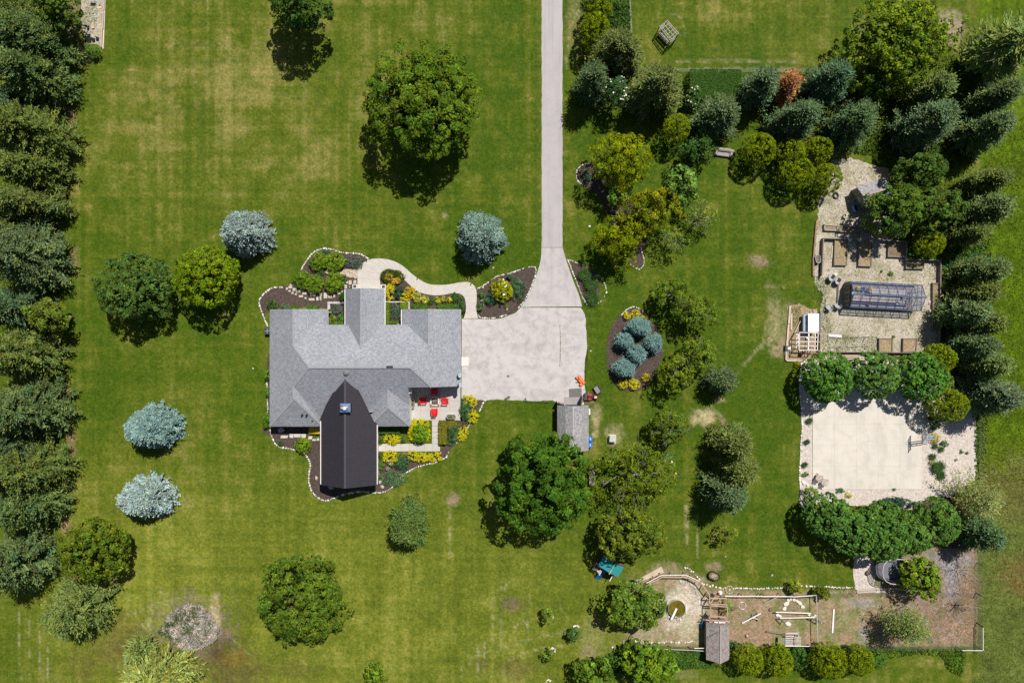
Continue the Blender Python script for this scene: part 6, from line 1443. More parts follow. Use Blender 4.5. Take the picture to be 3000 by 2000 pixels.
for i in range(26):
    a = q.uniform(0, 6.28); r = q.uniform(.1, .42); c = Vector((p.x - .08 + r * math.cos(a) * 1.1, p.y + r * math.sin(a) * .7, q.uniform(.42, .52))); mb.tube([c, c + Vector((q.uniform(-.25, .25), q.uniform(-.2, .2), .04)), c + Vector((q.uniform(-.4, .4), q.uniform(-.3, .3), 0))], .03, 4)
solo('root_tangle', mb, wood('pale_roots', (.46, .40, .30)), 'tangle of pale roots lying in the black oval trough', 'roots')
# bowl, pots
def pot(label, z, u, v, r, h, mat, soil=True, name='flower_pot', cat='pot', fill=None):
    p = loc2(z, u, v, h); t = thing(name, label, cat, (p.x, p.y, 0))
    part(t, 'tub', MB().lathe([(r * .8, 0), (r, h), (r * 1.06, h), (r * .94, h - .02), (r * .88, h * .6), (0, h * .6)], (0, 0, 0), 16), mat, False)
    part(t, 'soil', MB().lathe([(r * .9, h * .82), (0, h * .84)], (0, 0, 0), 12), fill or M_DARKSOIL, False); return t
pot('small round pot half in the shade on the court gravel', ZY, 880, 196, .30, .35, plain('blue_grey_pot', (.22, .30, .34), .5, .1)); pot('small orange clay pot in the open gravel', ZG, 1970, 1240, .18, .2, plain('clay', (.55, .24, .10), .8, .1))
pot('dark round pot of the white flowered rose', ZB, 1398, 1122, .38, .5, plain('lilac_pot', (.10, .095, .12), .4, .1)); pot('small black pot in the run by the log stand', ZX, 82, 292, .22, .25, M_BLACKP); pot('black rubber pan near the white pole rail', ZW, 485, 634, .28, .2, M_BLACKP)

# satellite dishes, AC unit, fire extinguisher style fittings
def dish(label, z, u, v, h, r, rz, tilt, armv, base_z=2.6):
    p = loc2(z, u, v, h); t = thing('satellite_dish', label, 'satellite dish', (p.x, p.y, h), rz, 'satellite dishes on the house')
    m = Matrix.Rotation(tilt, 3, 'Y'); mb = MB(); prof_ = [(0, .0), (r * .35, .012), (r * .7, .05), (r, .11)]
    b = MB().lathe(prof_, (0, 0, 0), 20); mb.add([m @ Vector(v_) for v_ in b.v], b.f); b2 = MB().lathe([(x, zz - .02) for x, zz in prof_], (0, 0, 0), 20); mb.add([m @ Vector(v_) for v_ in b2.v], [f[::-1] for f in b2.f])
    part(t, 'reflector', mb, plain('dish_grey', (.40, .44, .50), .45, .05), False)
    mb = MB(); q = m @ Vector((r * .2, 0, r * 1.15)); s = m @ Vector((-r * .0 + r * .9, 0, .05)); mb.tube([m @ Vector((r * .85, 0, .08)), q + Vector((0, 0, 0))], .03, 5); mb.box(q, (.12, .12, .12)); part(t, 'feed_arm', mb, plain('dish_arm', (.42, .44, .46), .45, .05), False)
    mb = MB(); mb.tube([m @ Vector((0, 0, -.02)), (armv[0], armv[1], -.45), (armv[0], armv[1], base_z - h)], .035, 6); part(t, 'mast', mb, M_GREYM, False)
dish('satellite dish at the east eave above the parking pad', ZC, 887, 1440, 3.5, .42, R(8), R(55), (.2, 0)); dish('satellite dish at the lower east corner over the patio', ZP, 930, 92, 3.4, .40, R(15), R(62), (.2, 0)); dish('satellite dish on the eave of the wing above the oval planter', ZP, 104, 196, 3.6, .38, R(-35), R(50), (-.1, 0))
ac = thing('air_conditioner', 'square outdoor air conditioner against the west wall', 'air conditioner', loc2(ZA, 119, 975, .9)); ac.location.z = 0
part(ac, 'casing', MB().box((0, 0, .42), (.86, .95, .84)), plain('ac_dark', (.05, .055, .06), .5, .15), False); part(ac, 'fan_guard', MB().lathe([(.36, .87), (.12, .9), (0, .9)], (0, 0, 0), 16), M_DARK, False)
mb = MB()
for k in range(4): mb.box((.18 * math.cos(k * 1.57), .18 * math.sin(k * 1.57), .91), (.3, .13, .02), k * 1.57)
part(ac, 'fan', mb, plain('fan_pale', (.22, .27, .32), .4, .1), False)
def slide(label, u0, v0, u1, v1):
    A, B = loc2(ZB, u0, v0, .3), loc2(ZB, u1, v1, 1.0); t = thing('slide', label, 'slide', (A.x, A.y, 0)); A.z = .15
    d = (B - A); n = Vector((-d.y, d.x, 0)).normalized()
    part(t, 'chute', MB().slab([A + n * .45, A - n * .45, B - n * .45, B + n * .45], .05), plain('yellow_plastic', (.48, .33, .02), .5, .1))
    for s in (-1, 1): part(t, 'side', MB().bar(A + n * .47 * s + Vector((0, 0, .08)), B + n * .47 * s + Vector((0, 0, .08)), .07, .22), plain('yellow_plastic', (.5, .34, .02), .5, .1))
slide('yellow slide lying in the shade under the rear eave', 556, 724, 690, 726)
# path lights
for lab, u, v in (('small black path light on the outer curve of the walk', 1710, 412), ('small black path light at the last bend of the walk', 2280, 474), ('small black path light at the walk end by the garage', 2207, 800), ('small black path light midway inside the walk', 1935, 606), ('small black path light at the top of the entrance walk', 1172, 222), ('small black path light in the dark yew', 1400, 350)):
    p = loc2(ZA, u, v, .4); t = thing('path_light', lab, 'path light', (p.x, p.y, 0), 0, 'path lights along the walk')
    part(t, 'stake', MB().tube([(0, 0, -.02), (0, 0, .42)], .03, 6), M_DARK, False); part(t, 'lamp_cap', MB().lathe([(.03, .36), (.10, .40), (.08, .47), (0, .50)], (0, 0, 0), 10), M_DARK, False)

# ------------------------------------------------------------------ by the gambrel shed
p = loc2(ZT, 490, 525, .06); solo('rubber_mat', MB().slab([loc2(ZT, *q, .10) for q in ((352, 440), (625, 425), (632, 610), (358, 618))], .03), plain('dark_rubber', (.135, .125, .125), .8, .2, 2), 'dark grey rubber mat on the pad before the shed doors', 'mat')
# red lawn tractor
p = loc2(ZT, 845, 612, .5); tr = thing('lawn_tractor', 'red lawn tractor parked beside the shed door', 'lawn tractor', (p.x, p.y, 0), R(-4))
part(tr, 'chassis', MB().box((.05, 0, .38), (1.45, .42, .16)), M_DARK, False); part(tr, 'hood', MB().hexa([(.28, -.25, .44), (.86, -.21, .44), (.86, .21, .44), (.28, .25, .44), (.32, -.20, .78), (.82, -.16, .70), (.82, .16, .70), (.32, .20, .78)]), M_RED, False)
part(tr, 'fender', MB().box((-.30, 0, .58), (.55, .92, .10)), M_RED, False); part(tr, 'seat', MB().hexa([(-.42, -.22, .66), (.02, -.22, .66), (.02, .22, .66), (-.42, .22, .66), (-.46, -.2, .74), (0, -.2, .74), (0, .2, .74), (-.46, .2, .74)]).box((-.46, 0, .88), (.08, .42, .34)), M_BLACKP, False)
part(tr, 'engine', MB().box((.55, 0, .60), (.3, .3, .40)), plain('pale_engine', (.55, .55, .55), .5, .2), False)
part(tr, 'steering_wheel', MB().tube([(.16 + .15 * math.cos(a * .5236), .15 * math.sin(a * .5236), .92 + .05 * math.cos(a * .5236)) for a in range(13)], .02, 5, False).tube([(.16, 0, .6), (.16, 0, .92)], .02, 5), M_DARK, False)
part(tr, 'mower_deck', MB().lathe([(.0, .3), (.42, .3), (.5, .2), (.5, .08)], (.12, -.0, 0), 16, .9, 1.15), M_BLACKP, False); part(tr, 'grass_bagger', MB().box((-.86, .0, .5), (.42, .95, .62)).box((-.9, .1, .84), (.2, .3, .1)), plain('bagger', (.06, .06, .065), .7, .3), False)
for x, y, r, w in ((-.48, .44, .26, .22), (-.48, -.44, .26, .22), (.66, .40, .19, .16), (.66, -.40, .19, .16)):
    b = MB(); 
    for k, (rr, yy) in enumerate(((r * .5, -w / 2), (r, -w / 2), (r, w / 2), (r * .5, w / 2))): pass
    b.tube([(x, y - w / 2, r), (x, y + w / 2, r)], r, 14); wh = part(tr, 'wheel', b, M_BLACKP, False)
    s = math.copysign(1, y); h = MB().tube([(x, y + s * w * .5, r), (x, y + s * (w * .5 + .015), r)], r * .5, 10); put('rim', h.mesh('rim'), plain('wheel_rim', (.6, .58, .56), .4, .1), wh)
# tipping cart
p = loc2(ZT, 975, 455, .4); ct = thing('utility_cart', 'black tub cart with a ribbed grey bed standing on the grass', 'cart', (p.x, p.y, 0), R(-58)); L_, B_ = .60, .42
o1 = [(-L_, -B_), (L_, -B_), (L_, B_), (-L_, B_)]; mb = MB()
mb.add([(x * .9, y * .9, .22) for x, y in o1] + [(x, y, .52) for x, y in o1] + [(x * .9, y * .86, .52) for x, y in o1] + [(x * .84, y * .8, .27) for x, y in o1], [(j * 4 + k, j * 4 + (k + 1) % 4, j * 4 + 4 + (k + 1) % 4, j * 4 + 4 + k) for j in range(3) for k in range(4)])
part(ct, 'tub', mb, plain('cart_green_black', (.045, .055, .055), .5, .1), False)
for i in range(7): part(ct, 'bed_rib', MB().box((0, -.30 + i * .10, .285), (.98, .07, .03)), plain('cart_bed', (.33, .30, .29), .7, .2), False)
for s in (-1, 1): part(ct, 'wheel', MB().tube([(-.25, s * .36, .18), (-.25, s * .48, .18)], .18, 12), M_BLACKP, False)
part(ct, 'handle', MB().tube([(.6, 0, .25), (1.0, 0, .12)], .025, 5), M_DARK, False)
# orange implement
p = loc2(ZT, 605, 255, .45); orm = thing('mower_attachment', 'bright orange hooded mower attachment at the pad edge', 'mower attachment', (p.x, p.y, 0), R(-53)); M_OR = plain('orange_paint', (.80, .165, .03), .4, .08, 4, 0, .05)
part(orm, 'hood', MB().hexa([(-.72, -.02, .14), (.82, -.02, .14), (.80, .40, .14), (-.74, .40, .14), (-.62, .02, .40), (.72, .02, .40), (.70, .28, .46), (-.64, .28, .46)]), M_OR, False)
part(orm, 'gearbox_cover', MB().hexa([(-.26, -.36, .2), (.40, -.36, .2), (.40, .02, .2), (-.46, .02, .2), (-.1, -.26, .46), (.26, -.26, .46), (.34, .02, .52), (-.34, .02, .52)]), M_OR, False)
part(orm, 'skid_plate', MB().box((.54, -.28, .30), (.40, .42, .20)).box((-.58, -.16, .26), (.24, .3, .16)), M_OR, False)
mb = MB()
for i in range(7): mb.box((-.60 + i * .20, .16, .452), (.05, .14, .02))
part(orm, 'bolt', mb, plain('bolt_pale', (.8, .65, .55), .4, .1), False); part(orm, 'hitch', MB().tube([(-.7, -.30, .2), (.7, -.34, .2)], .05, 6).tube([(0, -.36, .25), (-.1, -.62, .25), (-.25, -.62, .25)], .035, 5), M_DARK, False)
for x in (-.66, .70): part(orm, 'wheel', MB().tube([(x, -.40, .14), (x, -.24, .14)], .14, 10), M_BLACKP, False)
# bins, tank, utility box
def bin_(label, u, v):
    p = loc2(ZD, u, v, 1.0); t = thing('recycling_bin', label, 'recycling bin', (p.x, p.y, 0), R(-3), 'blue bins behind the shed'); mb = plain('bin_blue', (.015, .16, .58), .5, .06)
    part(t, 'body', MB().hexa([(-.22, -.27, .05), (.22, -.27, .05), (.22, .27, .05), (-.22, .27, .05), (-.27, -.34, .98), (.27, -.34, .98), (.27, .34, .98), (-.27, .34, .98)]), mb, False)
    part(t, 'lid', MB().hexa([(-.29, -.37, .99), (.29, -.37, .99), (.29, .37, .99), (-.29, .37, .99), (-.25, -.33, 1.05), (.25, -.33, 1.05), (.25, .33, 1.05), (-.25, .33, 1.05)]), mb, False)
    part(t, 'lid_emblem', MB().box((-.02, .06, 1.058), (.10, .14, .006), .3).box((.05, -.06, 1.059), (.16, .06, .006), -.6), M_WHITE, False)
    for s in (-1, 1): part(t, 'wheel', MB().tube([(.2, s * .2, .1), (.2, s * .3, .1)], .1, 10), M_BLACKP, False)
bin_('upper of the two blue recycling bins beside the shed', 1555, 815); bin_('lower of the two blue recycling bins beside the shed', 1553, 880)
p = loc2(ZD, 1544, 530, .6); t = thing('gas_tank', 'white gas tank lying against the shed wall', 'tank', (p.x, p.y, 0), R(90)); part(t, 'tank', MB().tube([(-.45, 0, .35), (-.38, 0, .35), (.38, 0, .35), (.45, 0, .35)], [.08, .17, .17, .08], 12), M_WHITE, False); part(t, 'valve', MB().tube([(0, 0, .5), (0, 0, .62)], .05, 8), M_GREYM, False)
p = loc2(ZD, 1793, 815, .8); t = thing('utility_box', 'pale green square utility box on a bare patch of lawn', 'utility box', (p.x, p.y, 0), R(-3)); M_UB = plain('pale_green_paint', (.44, .49, .40), .5, .12, 3)
part(t, 'cabinet', MB().box((0, 0, .40), (.92, .88, .80)), M_UB, False); part(t, 'lid', MB().hexa([(-.5, -.48, .8), (.5, -.48, .8), (.5, .48, .8), (-.5, .48, .8), (-.44, -.42, .87), (.44, -.42, .87), (.44, .42, .87), (-.44, .42, .87)]), M_UB, False); part(t, 'base_slab', MB().box((0, -.1, .04), (1.1, 1.3, .08)), plain('pad_pale', (.55, .52, .46), .9, .1), False)
for lab, u, v, r in (('round iron cover set in the parking pad', 682, 150, .20),):
    p = loc2(ZD, u, v, .036); t = solo('drain_cover', MB().lathe([(r, 0), (r, .012), (0, .014)], p, 16), plain('iron_cover', (.16, .14, .135), .8, .2), lab, 'drain cover')
cover('pad_edge_grass', [ZD(630, 400), ZD(695, 358), ZD(705, 372), ZD(670, 406)], 70, .12, .16, (.09, .15, .03), 50); cover('pad_edge_grass', [ZD(835, 418), ZD(866, 376), ZD(890, 414), ZD(1160, 430), ZD(1160, 440), ZD(860, 428)], 220, .12, .16, (.09, .15, .03), 51)
cover('pad_edge_grass', [ZC(2215, 900), ZC(2235, 940), ZC(2248, 1160), ZC(2225, 1300), ZC(2222, 1480), ZC(2240, 1480), ZC(2252, 1200), ZC(2245, 930)], 260, .10, .16, (.09, .15, .02), 52)
# ------------------------------------------------------------------ glass house
M_FRAME = plain('dark_frame', (.05, .075, .15), .4, .1, 3); M_TIMBER = wood('grey_timber', (.225, .185, .155)); M_TIMB2 = wood('pale_timber', (.56, .45, .35), .15); M_RUST = wood('red_timber', (.30, .17, .12)); M_PINK = wood('new_timber', (.50, .34, .255), .2)
m, t_, b_ = newmat('greenhouse_glass')
tr_ = t_.nodes.new('ShaderNodeBsdfTransparent'); tr_.inputs[0].default_value = (.95, .97, 1.0, 1); gl_ = t_.nodes.new('ShaderNodeBsdfGlossy'); gl_.inputs['Roughness'].default_value = .06; gl_.inputs['Color'].default_value = (.75, .85, 1, 1)
df_ = t_.nodes.new('ShaderNodeBsdfDiffuse'); df_.inputs[0].default_value = (.16, .26, .52, 1); m1 = t_.nodes.new('ShaderNodeMixShader'); m1.inputs[0].default_value = .06; m2 = t_.nodes.new('ShaderNodeMixShader'); m2.inputs[0].default_value = .06  # blue diffuse share puts the sky's sheen into the glass colour
t_.links.new(tr_.outputs[0], m1.inputs[1]); t_.links.new(df_.outputs[0], m1.inputs[2]); t_.links.new(m1.outputs[0], m2.inputs[1]); t_.links.new(gl_.outputs[0], m2.inputs[2]); t_.links.new(m2.outputs[0], t_.nodes['Material Output'].inputs[0]); M_GLASS = m
hw_, hr_ = 2.0, 3.0
A, B_, C_, D_ = P(*ZF(914, 398), hw_), P(*ZF(1888, 446), hw_), P(*ZF(1870, 802), hw_), P(*ZF(888, 748), hw_)
# square it up: long axis from the middle of the ends
ml, mr = (A + D_) / 2, (B_ + C_) / 2; ax = (mr - ml); ax.z = 0; LEN = ax.length; ax.normalize(); rzg = math.atan2(ax.y, ax.x); wid = ((A - D_).length + (B_ - C_).length) / 2
gc = (ml + mr) / 2; gh = thing('greenhouse', 'glass house with a dark blue frame standing on weedy gravel', 'greenhouse', (gc.x, gc.y, 0), rzg)
hl, hb = LEN / 2, wid / 2; nx_ = 8
def gpane(q): part(gh, 'pane', MB().slab(q, .012), M_GLASS, False)
for s in (-1, 1):
    for i in range(nx_):
        x0, x1 = -hl + LEN * i / nx_ + .035, -hl + LEN * (i + 1) / nx_ - .035
        for j in range(3):
            f0, f1 = j / 3 + .012, (j + 1) / 3 - .012
            pt = lambda x, f: (x, s * hb * (1 - f), hw_ + (hr_ - hw_) * f + .03)
            gpane([pt(x0, f0), pt(x1, f0), pt(x1, f1), pt(x0, f1)])
        part(gh, 'wall_pane', MB().box(((x0 + x1) / 2, s * hb, 1.15), (x1 - x0, .012, 1.6)), M_GLASS, False)
for s in (-1, 1):
    mb = MB()
    for i in range(nx_ + 1):
        x = -hl + LEN * i / nx_; mb.bar((x, s * hb, hw_ + .03), (x, 0, hr_ + .03), .06, .07); mb.bar((x, s * hb, 0), (x, s * hb, hw_), .06)
    for f in (1 / 3, 2 / 3): mb.bar((-hl, s * hb * (1 - f), hw_ + (hr_ - hw_) * f + .045), (hl, s * hb * (1 - f), hw_ + (hr_ - hw_) * f + .045), .045)
    mb.bar((-hl - .05, s * hb, hw_), (hl + .05, s * hb, hw_), .10); mb.bar((-hl, s * hb, .3), (hl, s * hb, .3), .06)
    part(gh, 'frame', mb, M_FRAME, False)
part(gh, 'ridge', MB().bar((-hl - .1, 0, hr_ + .07), (hl + .15, 0, hr_ + .07), .20, .09), M_FRAME, False)
for s in (-1, 1):
    x = s * hl; mb = MB()
    for y in (-hb * .5, 0, hb * .5): mb.bar((x, y, 0), (x, y, hw_ + (hr_ - hw_) * (1 - abs(y) / hb)), .06)
    mb.bar((x, -hb, 1.0), (x, hb, 1.0), .06); mb.bar((x, -hb, hw_), (x, hb, hw_), .07); part(gh, 'gable_frame', mb, M_FRAME, False)
    part(gh, 'gable_wall', MB().add([(x * .995, -hb, 0.05), (x * .995, hb, .05), (x * .995, hb, hw_), (x * .995, 0, hr_ - .03), (x * .995, -hb, hw_)], [(0, 1, 2, 3, 4)]), M_GLASS if s > 0 else wood('gable_boards', (.30, .25, .20)), False)
for k in range(6): part(gh, 'door_board', MB().box((-hl - .05 - .02, -hb + .3 + k * (2 * hb - .6) / 5.0, 1.0 + .1 * (k % 2)), (.05, (2 * hb - .8) / 6.4, 1.9)), wood('grey_board_%d' % (k % 2), ((.20, .175, .15), (.28, .24, .19))[k % 2]), False)
part(gh, 'base_board', MB().box((0, -hb - .03, .15), (LEN, .06, .3)).box((0, hb + .03, .15), (LEN, .06, .3)), M_TIMBER, False)
part(gh, 'rain_step', MB().box((-hl - .95, 0.1, .05), (.22, 2.9, .22)), wood('dark_step', (.10, .085, .075)), False); part(gh, 'wall_lamp', MB().lathe([(0, -.1), (.2, 0), (.22, .08), (0, .16)], (-hl - .12, .05, hr_ - .05), 14), plain('lamp_blue', (.20, .27, .38), .35, .2), False)
gl = lambda x, y, z: (gh.location.x + x * math.cos(rzg) - y * math.sin(rzg), gh.location.y + x * math.sin(rzg) + y * math.cos(rzg), z)
def inside(name, label, cat, x, y, d, mat, extra=None):
    t = thing(name, label, cat, gl(x, y, 0), rzg); part(t, 'body', MB().box((0, 0, d[2] / 2), d), mat, False)
    if extra: extra(t)
    return t
floor_ = MB().box((0, 0, .02), (LEN - .2, wid - .2, .04)); o = put('greenhouse_floor', floor_.mesh('greenhouse_floor'), loose('plank_floor_dust', (.20, .145, .10), (.33, .25, .18), (.45, .36, .28), 3), loc=gl(0, 0, 0), rot=(0, 0, rzg)); o['kind'] = 'structure'
def bench(label, x0, x1, y, n, dep=.9, mat=None):
    t = thing('potting_bench', label, 'bench', gl((x0 + x1) / 2, y, 0), rzg); L = x1 - x0
    for i in range(n): part(t, 'board', MB().box((-L / 2 + L * (i + .5) / n, 0, .85), (L / n - .03, dep, .05)), mat or M_TIMB2, False)
    for sx in (-1, 1):
        for sy in (-1, 1): part(t, 'leg', MB().box((sx * (L / 2 - .1), sy * (dep / 2 - .08), .41), (.08, .08, .82)), M_TIMB2, False)
bench('long pale boarded bench inside the glass house, below the ridge', -hl + .2, hl - 2.4, -.42, 14, .75); bench('boarded bench along the upper glass wall of the glass house', -hl + 3.6, hl - 1.4, .62, 8, .9); bench('dark bench along the lower glass wall of the glass house', -hl + .3, hl - 1.5, -1.35, 10, .6, wood('dusty_bench', (.36, .30, .27)))
M_YB = plain('yellow_bin', (.80, .50, .03), .5, .1)
for lab, x, y, d in (('yellow crate at the upper glass wall of the glass house', -hl + 1.95, 1.1, (.5, .42, .5)), ('yellow crate in the middle of the upper glass bay', -hl + 3.45, .85, (.36, .62, 1.0)), ('small yellow crate near the plank gable', -hl + .85, .25, (.45, .3, .5))):
    t = thing('storage_crate', lab, 'crate', gl(x, y, 0), rzg); part(t, 'body', MB().box((0, 0, d[2] / 2), d), M_YB, False); part(t, 'lid', MB().box((0, 0, d[2] + .025), (d[0] + .05, d[1] + .05, .05)), M_YB, False)
for lab, x, y, col in (('white water container inside the glass house corner', -hl + .75, 1.15, (.6, .65, .68)), ('blue bucket beside the yellow crates in the glass house', -hl + 2.6, 1.0, (.06, .16, .5)), ('orange bucket on the lower bench of the glass house', -hl + 3.1, -1.1, (.6, .2, .08)), ('pale tub on the lower bench of the glass house', hl - 2.9, -.9, (.75, .77, .8)), ('silver bucket on the far bench of the glass house', hl - 1.9, -.6, (.6, .62, .66))):
    t = thing('bucket', lab, 'bucket', gl(x, y, .88 if 'bench' in lab else .04), rzg); part(t, 'body', MB().lathe([(0, 0), (.2, 0), (.27, .42), (.25, .42), (.2, .1), (0, .1)], (0, 0, 0), 14), plain('bucket_%d' % (col[2] * 100), col, .5, .1), False)
# ------------------------------------------------------------------ grey plastic chairs
def tubchair(label, loc, rz, seat, group):
    t = thing('garden_chair', label, 'chair', loc, rz, group); part(t, 'seat', MB().hexa([(-.27, -.28, .36), (.27, -.28, .36), (.30, .28, .40), (-.30, .28, .40), (-.27, -.28, .41), (.27, -.28, .41), (.30, .28, .45), (-.30, .28, .45)]), seat, False)
    g = plain('grey_plastic', (.34, .35, .37), .5, .08); mb = MB()
    for i in range(9):
        a = math.pi * (1.12 + .76 * i / 8); mb.bar((.30 * math.cos(a), .28 * math.sin(a) + .02, .40), (.38 * math.cos(a), .42 * math.sin(a) - .02, .84), .10, .02, up=(math.cos(a), math.sin(a), 0))
    part(t, 'backrest', mb, g, False)
    for s in (-1, 1): part(t, 'armrest', MB().bar((s * .35, -.2, .62), (s * .35, .26, .60), .09, .03), g, False)
    for x, y in ((-.26, -.26), (.26, -.26), (-.28, .26), (.28, .26)): part(t, 'leg', MB().bar((x, y, .40), (x * 1.2, y * 1.2, 0), .05), g, False)
    return t
G = 'grey plastic chairs on the weedy gravel'; M_GSEAT = plain('pale_seat', (.36, .36, .37), .5, .08)
c1 = tubchair('grey plastic chair next to the timber wall end, upper pair', loc2(ZF, 634, 352, .5), R(-33), M_GSEAT, G); c1.location.z = 0
for lab, u, v, rz in (('grey plastic chair of the upper pair, nearer the glass house', 722, 398, R(-32)), ('grey plastic chair of the lower pair, nearer the white shelter', 606, 752, R(22)), ('grey plastic chair of the lower pair, at the gable of the glass house', 726, 728, R(24))):
    o = copy_thing(c1, loc2(ZF, u, v, .5), rz, lab, G); o.location.z = 0
for o in [c for c in SC.objects if c.name.startswith('garden_chair')]: o.scale = (1.15, 1.15, 1.05)
for lab, u, v, rz in (('dark cushion lying on the upper grey chair by the timber wall', 668, 332, R(-33)), ('dark cushion lying on the grey chair nearer the glass house', 752, 376, R(-32))):
    p = loc2(ZF, u, v, .6); t = solo('cushion', MB().box((p.x, p.y, .52), (.48, .50, .09), rz), plain('charcoal_cloth', (.035, .035, .04), .9, .2), lab, 'cushion', 'dark cushions on the grey chairs')
p = loc2(ZF, 690, 302); solo('pale_block', MB().box((p.x, p.y, .14), (.4, .28, .28), .5), plain('white_block', (.72, .70, .66), .7, .08), 'small white block beside the upper grey chairs', 'block')
# bags, bottle, hose
for lab, u, v, w in (('red and white feed bag beside the long bed, upper one', 1994, 690, .46), ('red and white feed bag beside the long bed, lower one', 2004, 806, .5)):
    p = loc2(ZF, u, v); t = thing('feed_bag', lab, 'bag', p, R(5), 'feed bags by the long bed'); part(t, 'sack', MB().hexa([(-.2, -.26, .0), (.2, -.26, .0), (.2, .26, 0), (-.2, .26, 0), (-.17, -.22, .13), (.17, -.22, .13), (.17, .22, .13), (-.17, .22, .13)]), plain('sack_white', (.70, .66, .66), .6, .1), False); part(t, 'print', MB().box((0, .08, .133), (.24, .12, .006)).box((.05, -.14, .133), (.16, .05, .006)), plain('print_red', (.5, .06, .08), .6, .2), False)
p = loc2(ZE, 695, 440); mb = MB()
for k in range(5): mb.tube([(p.x + (.44 - .045 * k) * math.cos(a * .3142), p.y + (.50 - .045 * k) * math.sin(a * .3142), .07 + .06 * (k % 3)) for a in range(21)], .045, 5, False)
mb.tube([(p.x - .3, p.y - .2, .06), (p.x - .8, p.y - .05, .04), (p.x - 1.3, p.y + .25, .04)], .03, 5); mb.tube([(p.x, p.y + .5, .06), (p.x - .1, p.y + .8, .04)], .03, 5)
solo('hose_coil', mb, plain('black_hose', (.030, .027, .028), .5, .2), 'coil of black hose lying on the gravel below the golden globe', 'hose')
p = loc2(ZU, 585, 640); solo('yellow_hose', MB().tube([(p.x + .28 * math.cos(a * .5) * (1 - a * .012), p.y + a * .045 - .5 + .22 * math.sin(a * .9), .04) for a in range(26)], .018, 5, False), plain('yellow_rope', (.55, .58, .12), .6, .1), 'yellow hose looped on the soil beside the white frame', 'hose')
mb = MB(); q = random.Random(9); p = loc2(ZF, 478, 232)
for i in range(9): mb.slab([(p.x + q.uniform(-.28, .28), p.y + q.uniform(-.45, .45), q.uniform(.02, .14)) for _ in range(3)], .01)
solo('plastic_sheet', mb, plain('black_film', (.03, .03, .035), .25, .2), 'crumpled black plastic sheet below the oval metal tank', 'plastic sheet')

# ------------------------------------------------------------------ timber garden walls and raised beds
def timber_wall(label, segs, h=.42, w=.20, cat='timber wall', group=None, name='timber_wall', mats=None, post=0.0, seg_len=2.4):
    x, y = segs[0][0]; t = thing(name, label, cat, P(x, y), 0, group); q = random.Random(int(x * 7 + y))
    for a, b in segs:
        n = max(1, round(math.dist(a, b) * MPP / seg_len))
        for i in range(n):
            A = P(a[0] + (b[0] - a[0]) * i / n, a[1] + (b[1] - a[1]) * i / n, h); B = P(a[0] + (b[0] - a[0]) * (i + 1) / n, a[1] + (b[1] - a[1]) * (i + 1) / n, h); d = (B - A).normalized() * .012
            hh = h + q.uniform(-.02, .02); lay = max(1, round(h / .21))
            for l in range(lay):
                mb = MB(); z0, z1 = hh * l / lay + .003, hh * (l + 1) / lay - .003; zc = (z0 + z1) / 2
                mb.bar(Vector((A.x, A.y, zc)) + d, Vector((B.x, B.y, zc)) - d, w, z1 - z0); part(t, 'plank', mb, q.choice(mats) if mats else M_TIMBER)
    return t
s_ = lambda z, *q: [(z(*a), z(*b)) for a, b in q]
timber_wall('low red brown timber edging along the lawn beside the raised beds', s_(ZE, ((438, 785), (395, 1290)), ((393, 1290), (392, 1545))), .30, .22, mats=[M_RUST, wood('bleached_red', (.46, .36, .32), .25)])
timber_wall('tall timber wall closing the garden on the lawn side', s_(ZE, ((533, 1020), (510, 1545))), .75, .14)
timber_wall('timber wall above the straw filled beds', s_(ZE, ((533, 1024), (880, 1032)), ((880, 1034), (1430, 1054)), ((1430, 1056), (1686, 1068))), .75, .12)
timber_wall('timber wall stepping round the upper east corner of the garden', s_(ZE, ((1684, 1068), (1676, 1290)), ((1672, 1318), (2160, 1324))) + s_(ZF, ((2154, 96), (2146, 420))), .75, .14)
timber_wall('timber wall beside the lower end of the long bed', s_(ZF, ((2140, 1070), (2132, 1320))), .75, .14); timber_wall('timber board fence behind the long narrow bed', s_(ZF, ((2146, 424), (2142, 1066))), .7, .10)
timber_wall('timber wall along the lower side of the garden yard', s_(ZF, ((490, 1370), (1140, 1370)), ((1140, 1372), (1784, 1378))), .8, .10); timber_wall('upright timber wall between the white shelter and the garden yard', s_(ZF, ((494, 812), (488, 1366))), .9, .10, mats=[wood('weathered_wall', (.30, .27, .23))])
timber_wall('pale timber edging of the shelter plot along the lawn', s_(ZF, ((72, 735), (55, 980)), ((52, 985), (25, 1320)), ((22, 1325), (18, 1480)), ((20, 1484), (240, 1490))), .25, .26, mats=[wood('bleached_wood', (.46, .40, .33), .2), M_TIMB2])
timber_wall('loose pale beam lying beside the shelter plot edging', s_(ZF, ((92, 838), (86, 1065))), .2, .24, mats=[M_TIMB2], seg_len=9, cat='beam', name='timber_beam')
timber_wall('red brown timber edging of the gravel strip in the corner', s_(Z0, ((520, -10), (512, 150)), ((510, 170), (500, 420)), ((486, 432), (476, 690))), .3, .16, mats=[M_RUST, wood('bleached_red', (.46, .36, .32), .25)]); timber_wall('pale concrete edging between gravel strip and lawn', s_(Z0, ((534, -10), (518, 430), (505, 720))[:2] and ((534, -10), (518, 430)), ((518, 430), (505, 715))), .12, .14, mats=[plain('edge_pale', (.66, .58, .46), .8, .15)], name='kerb', cat='kerb')
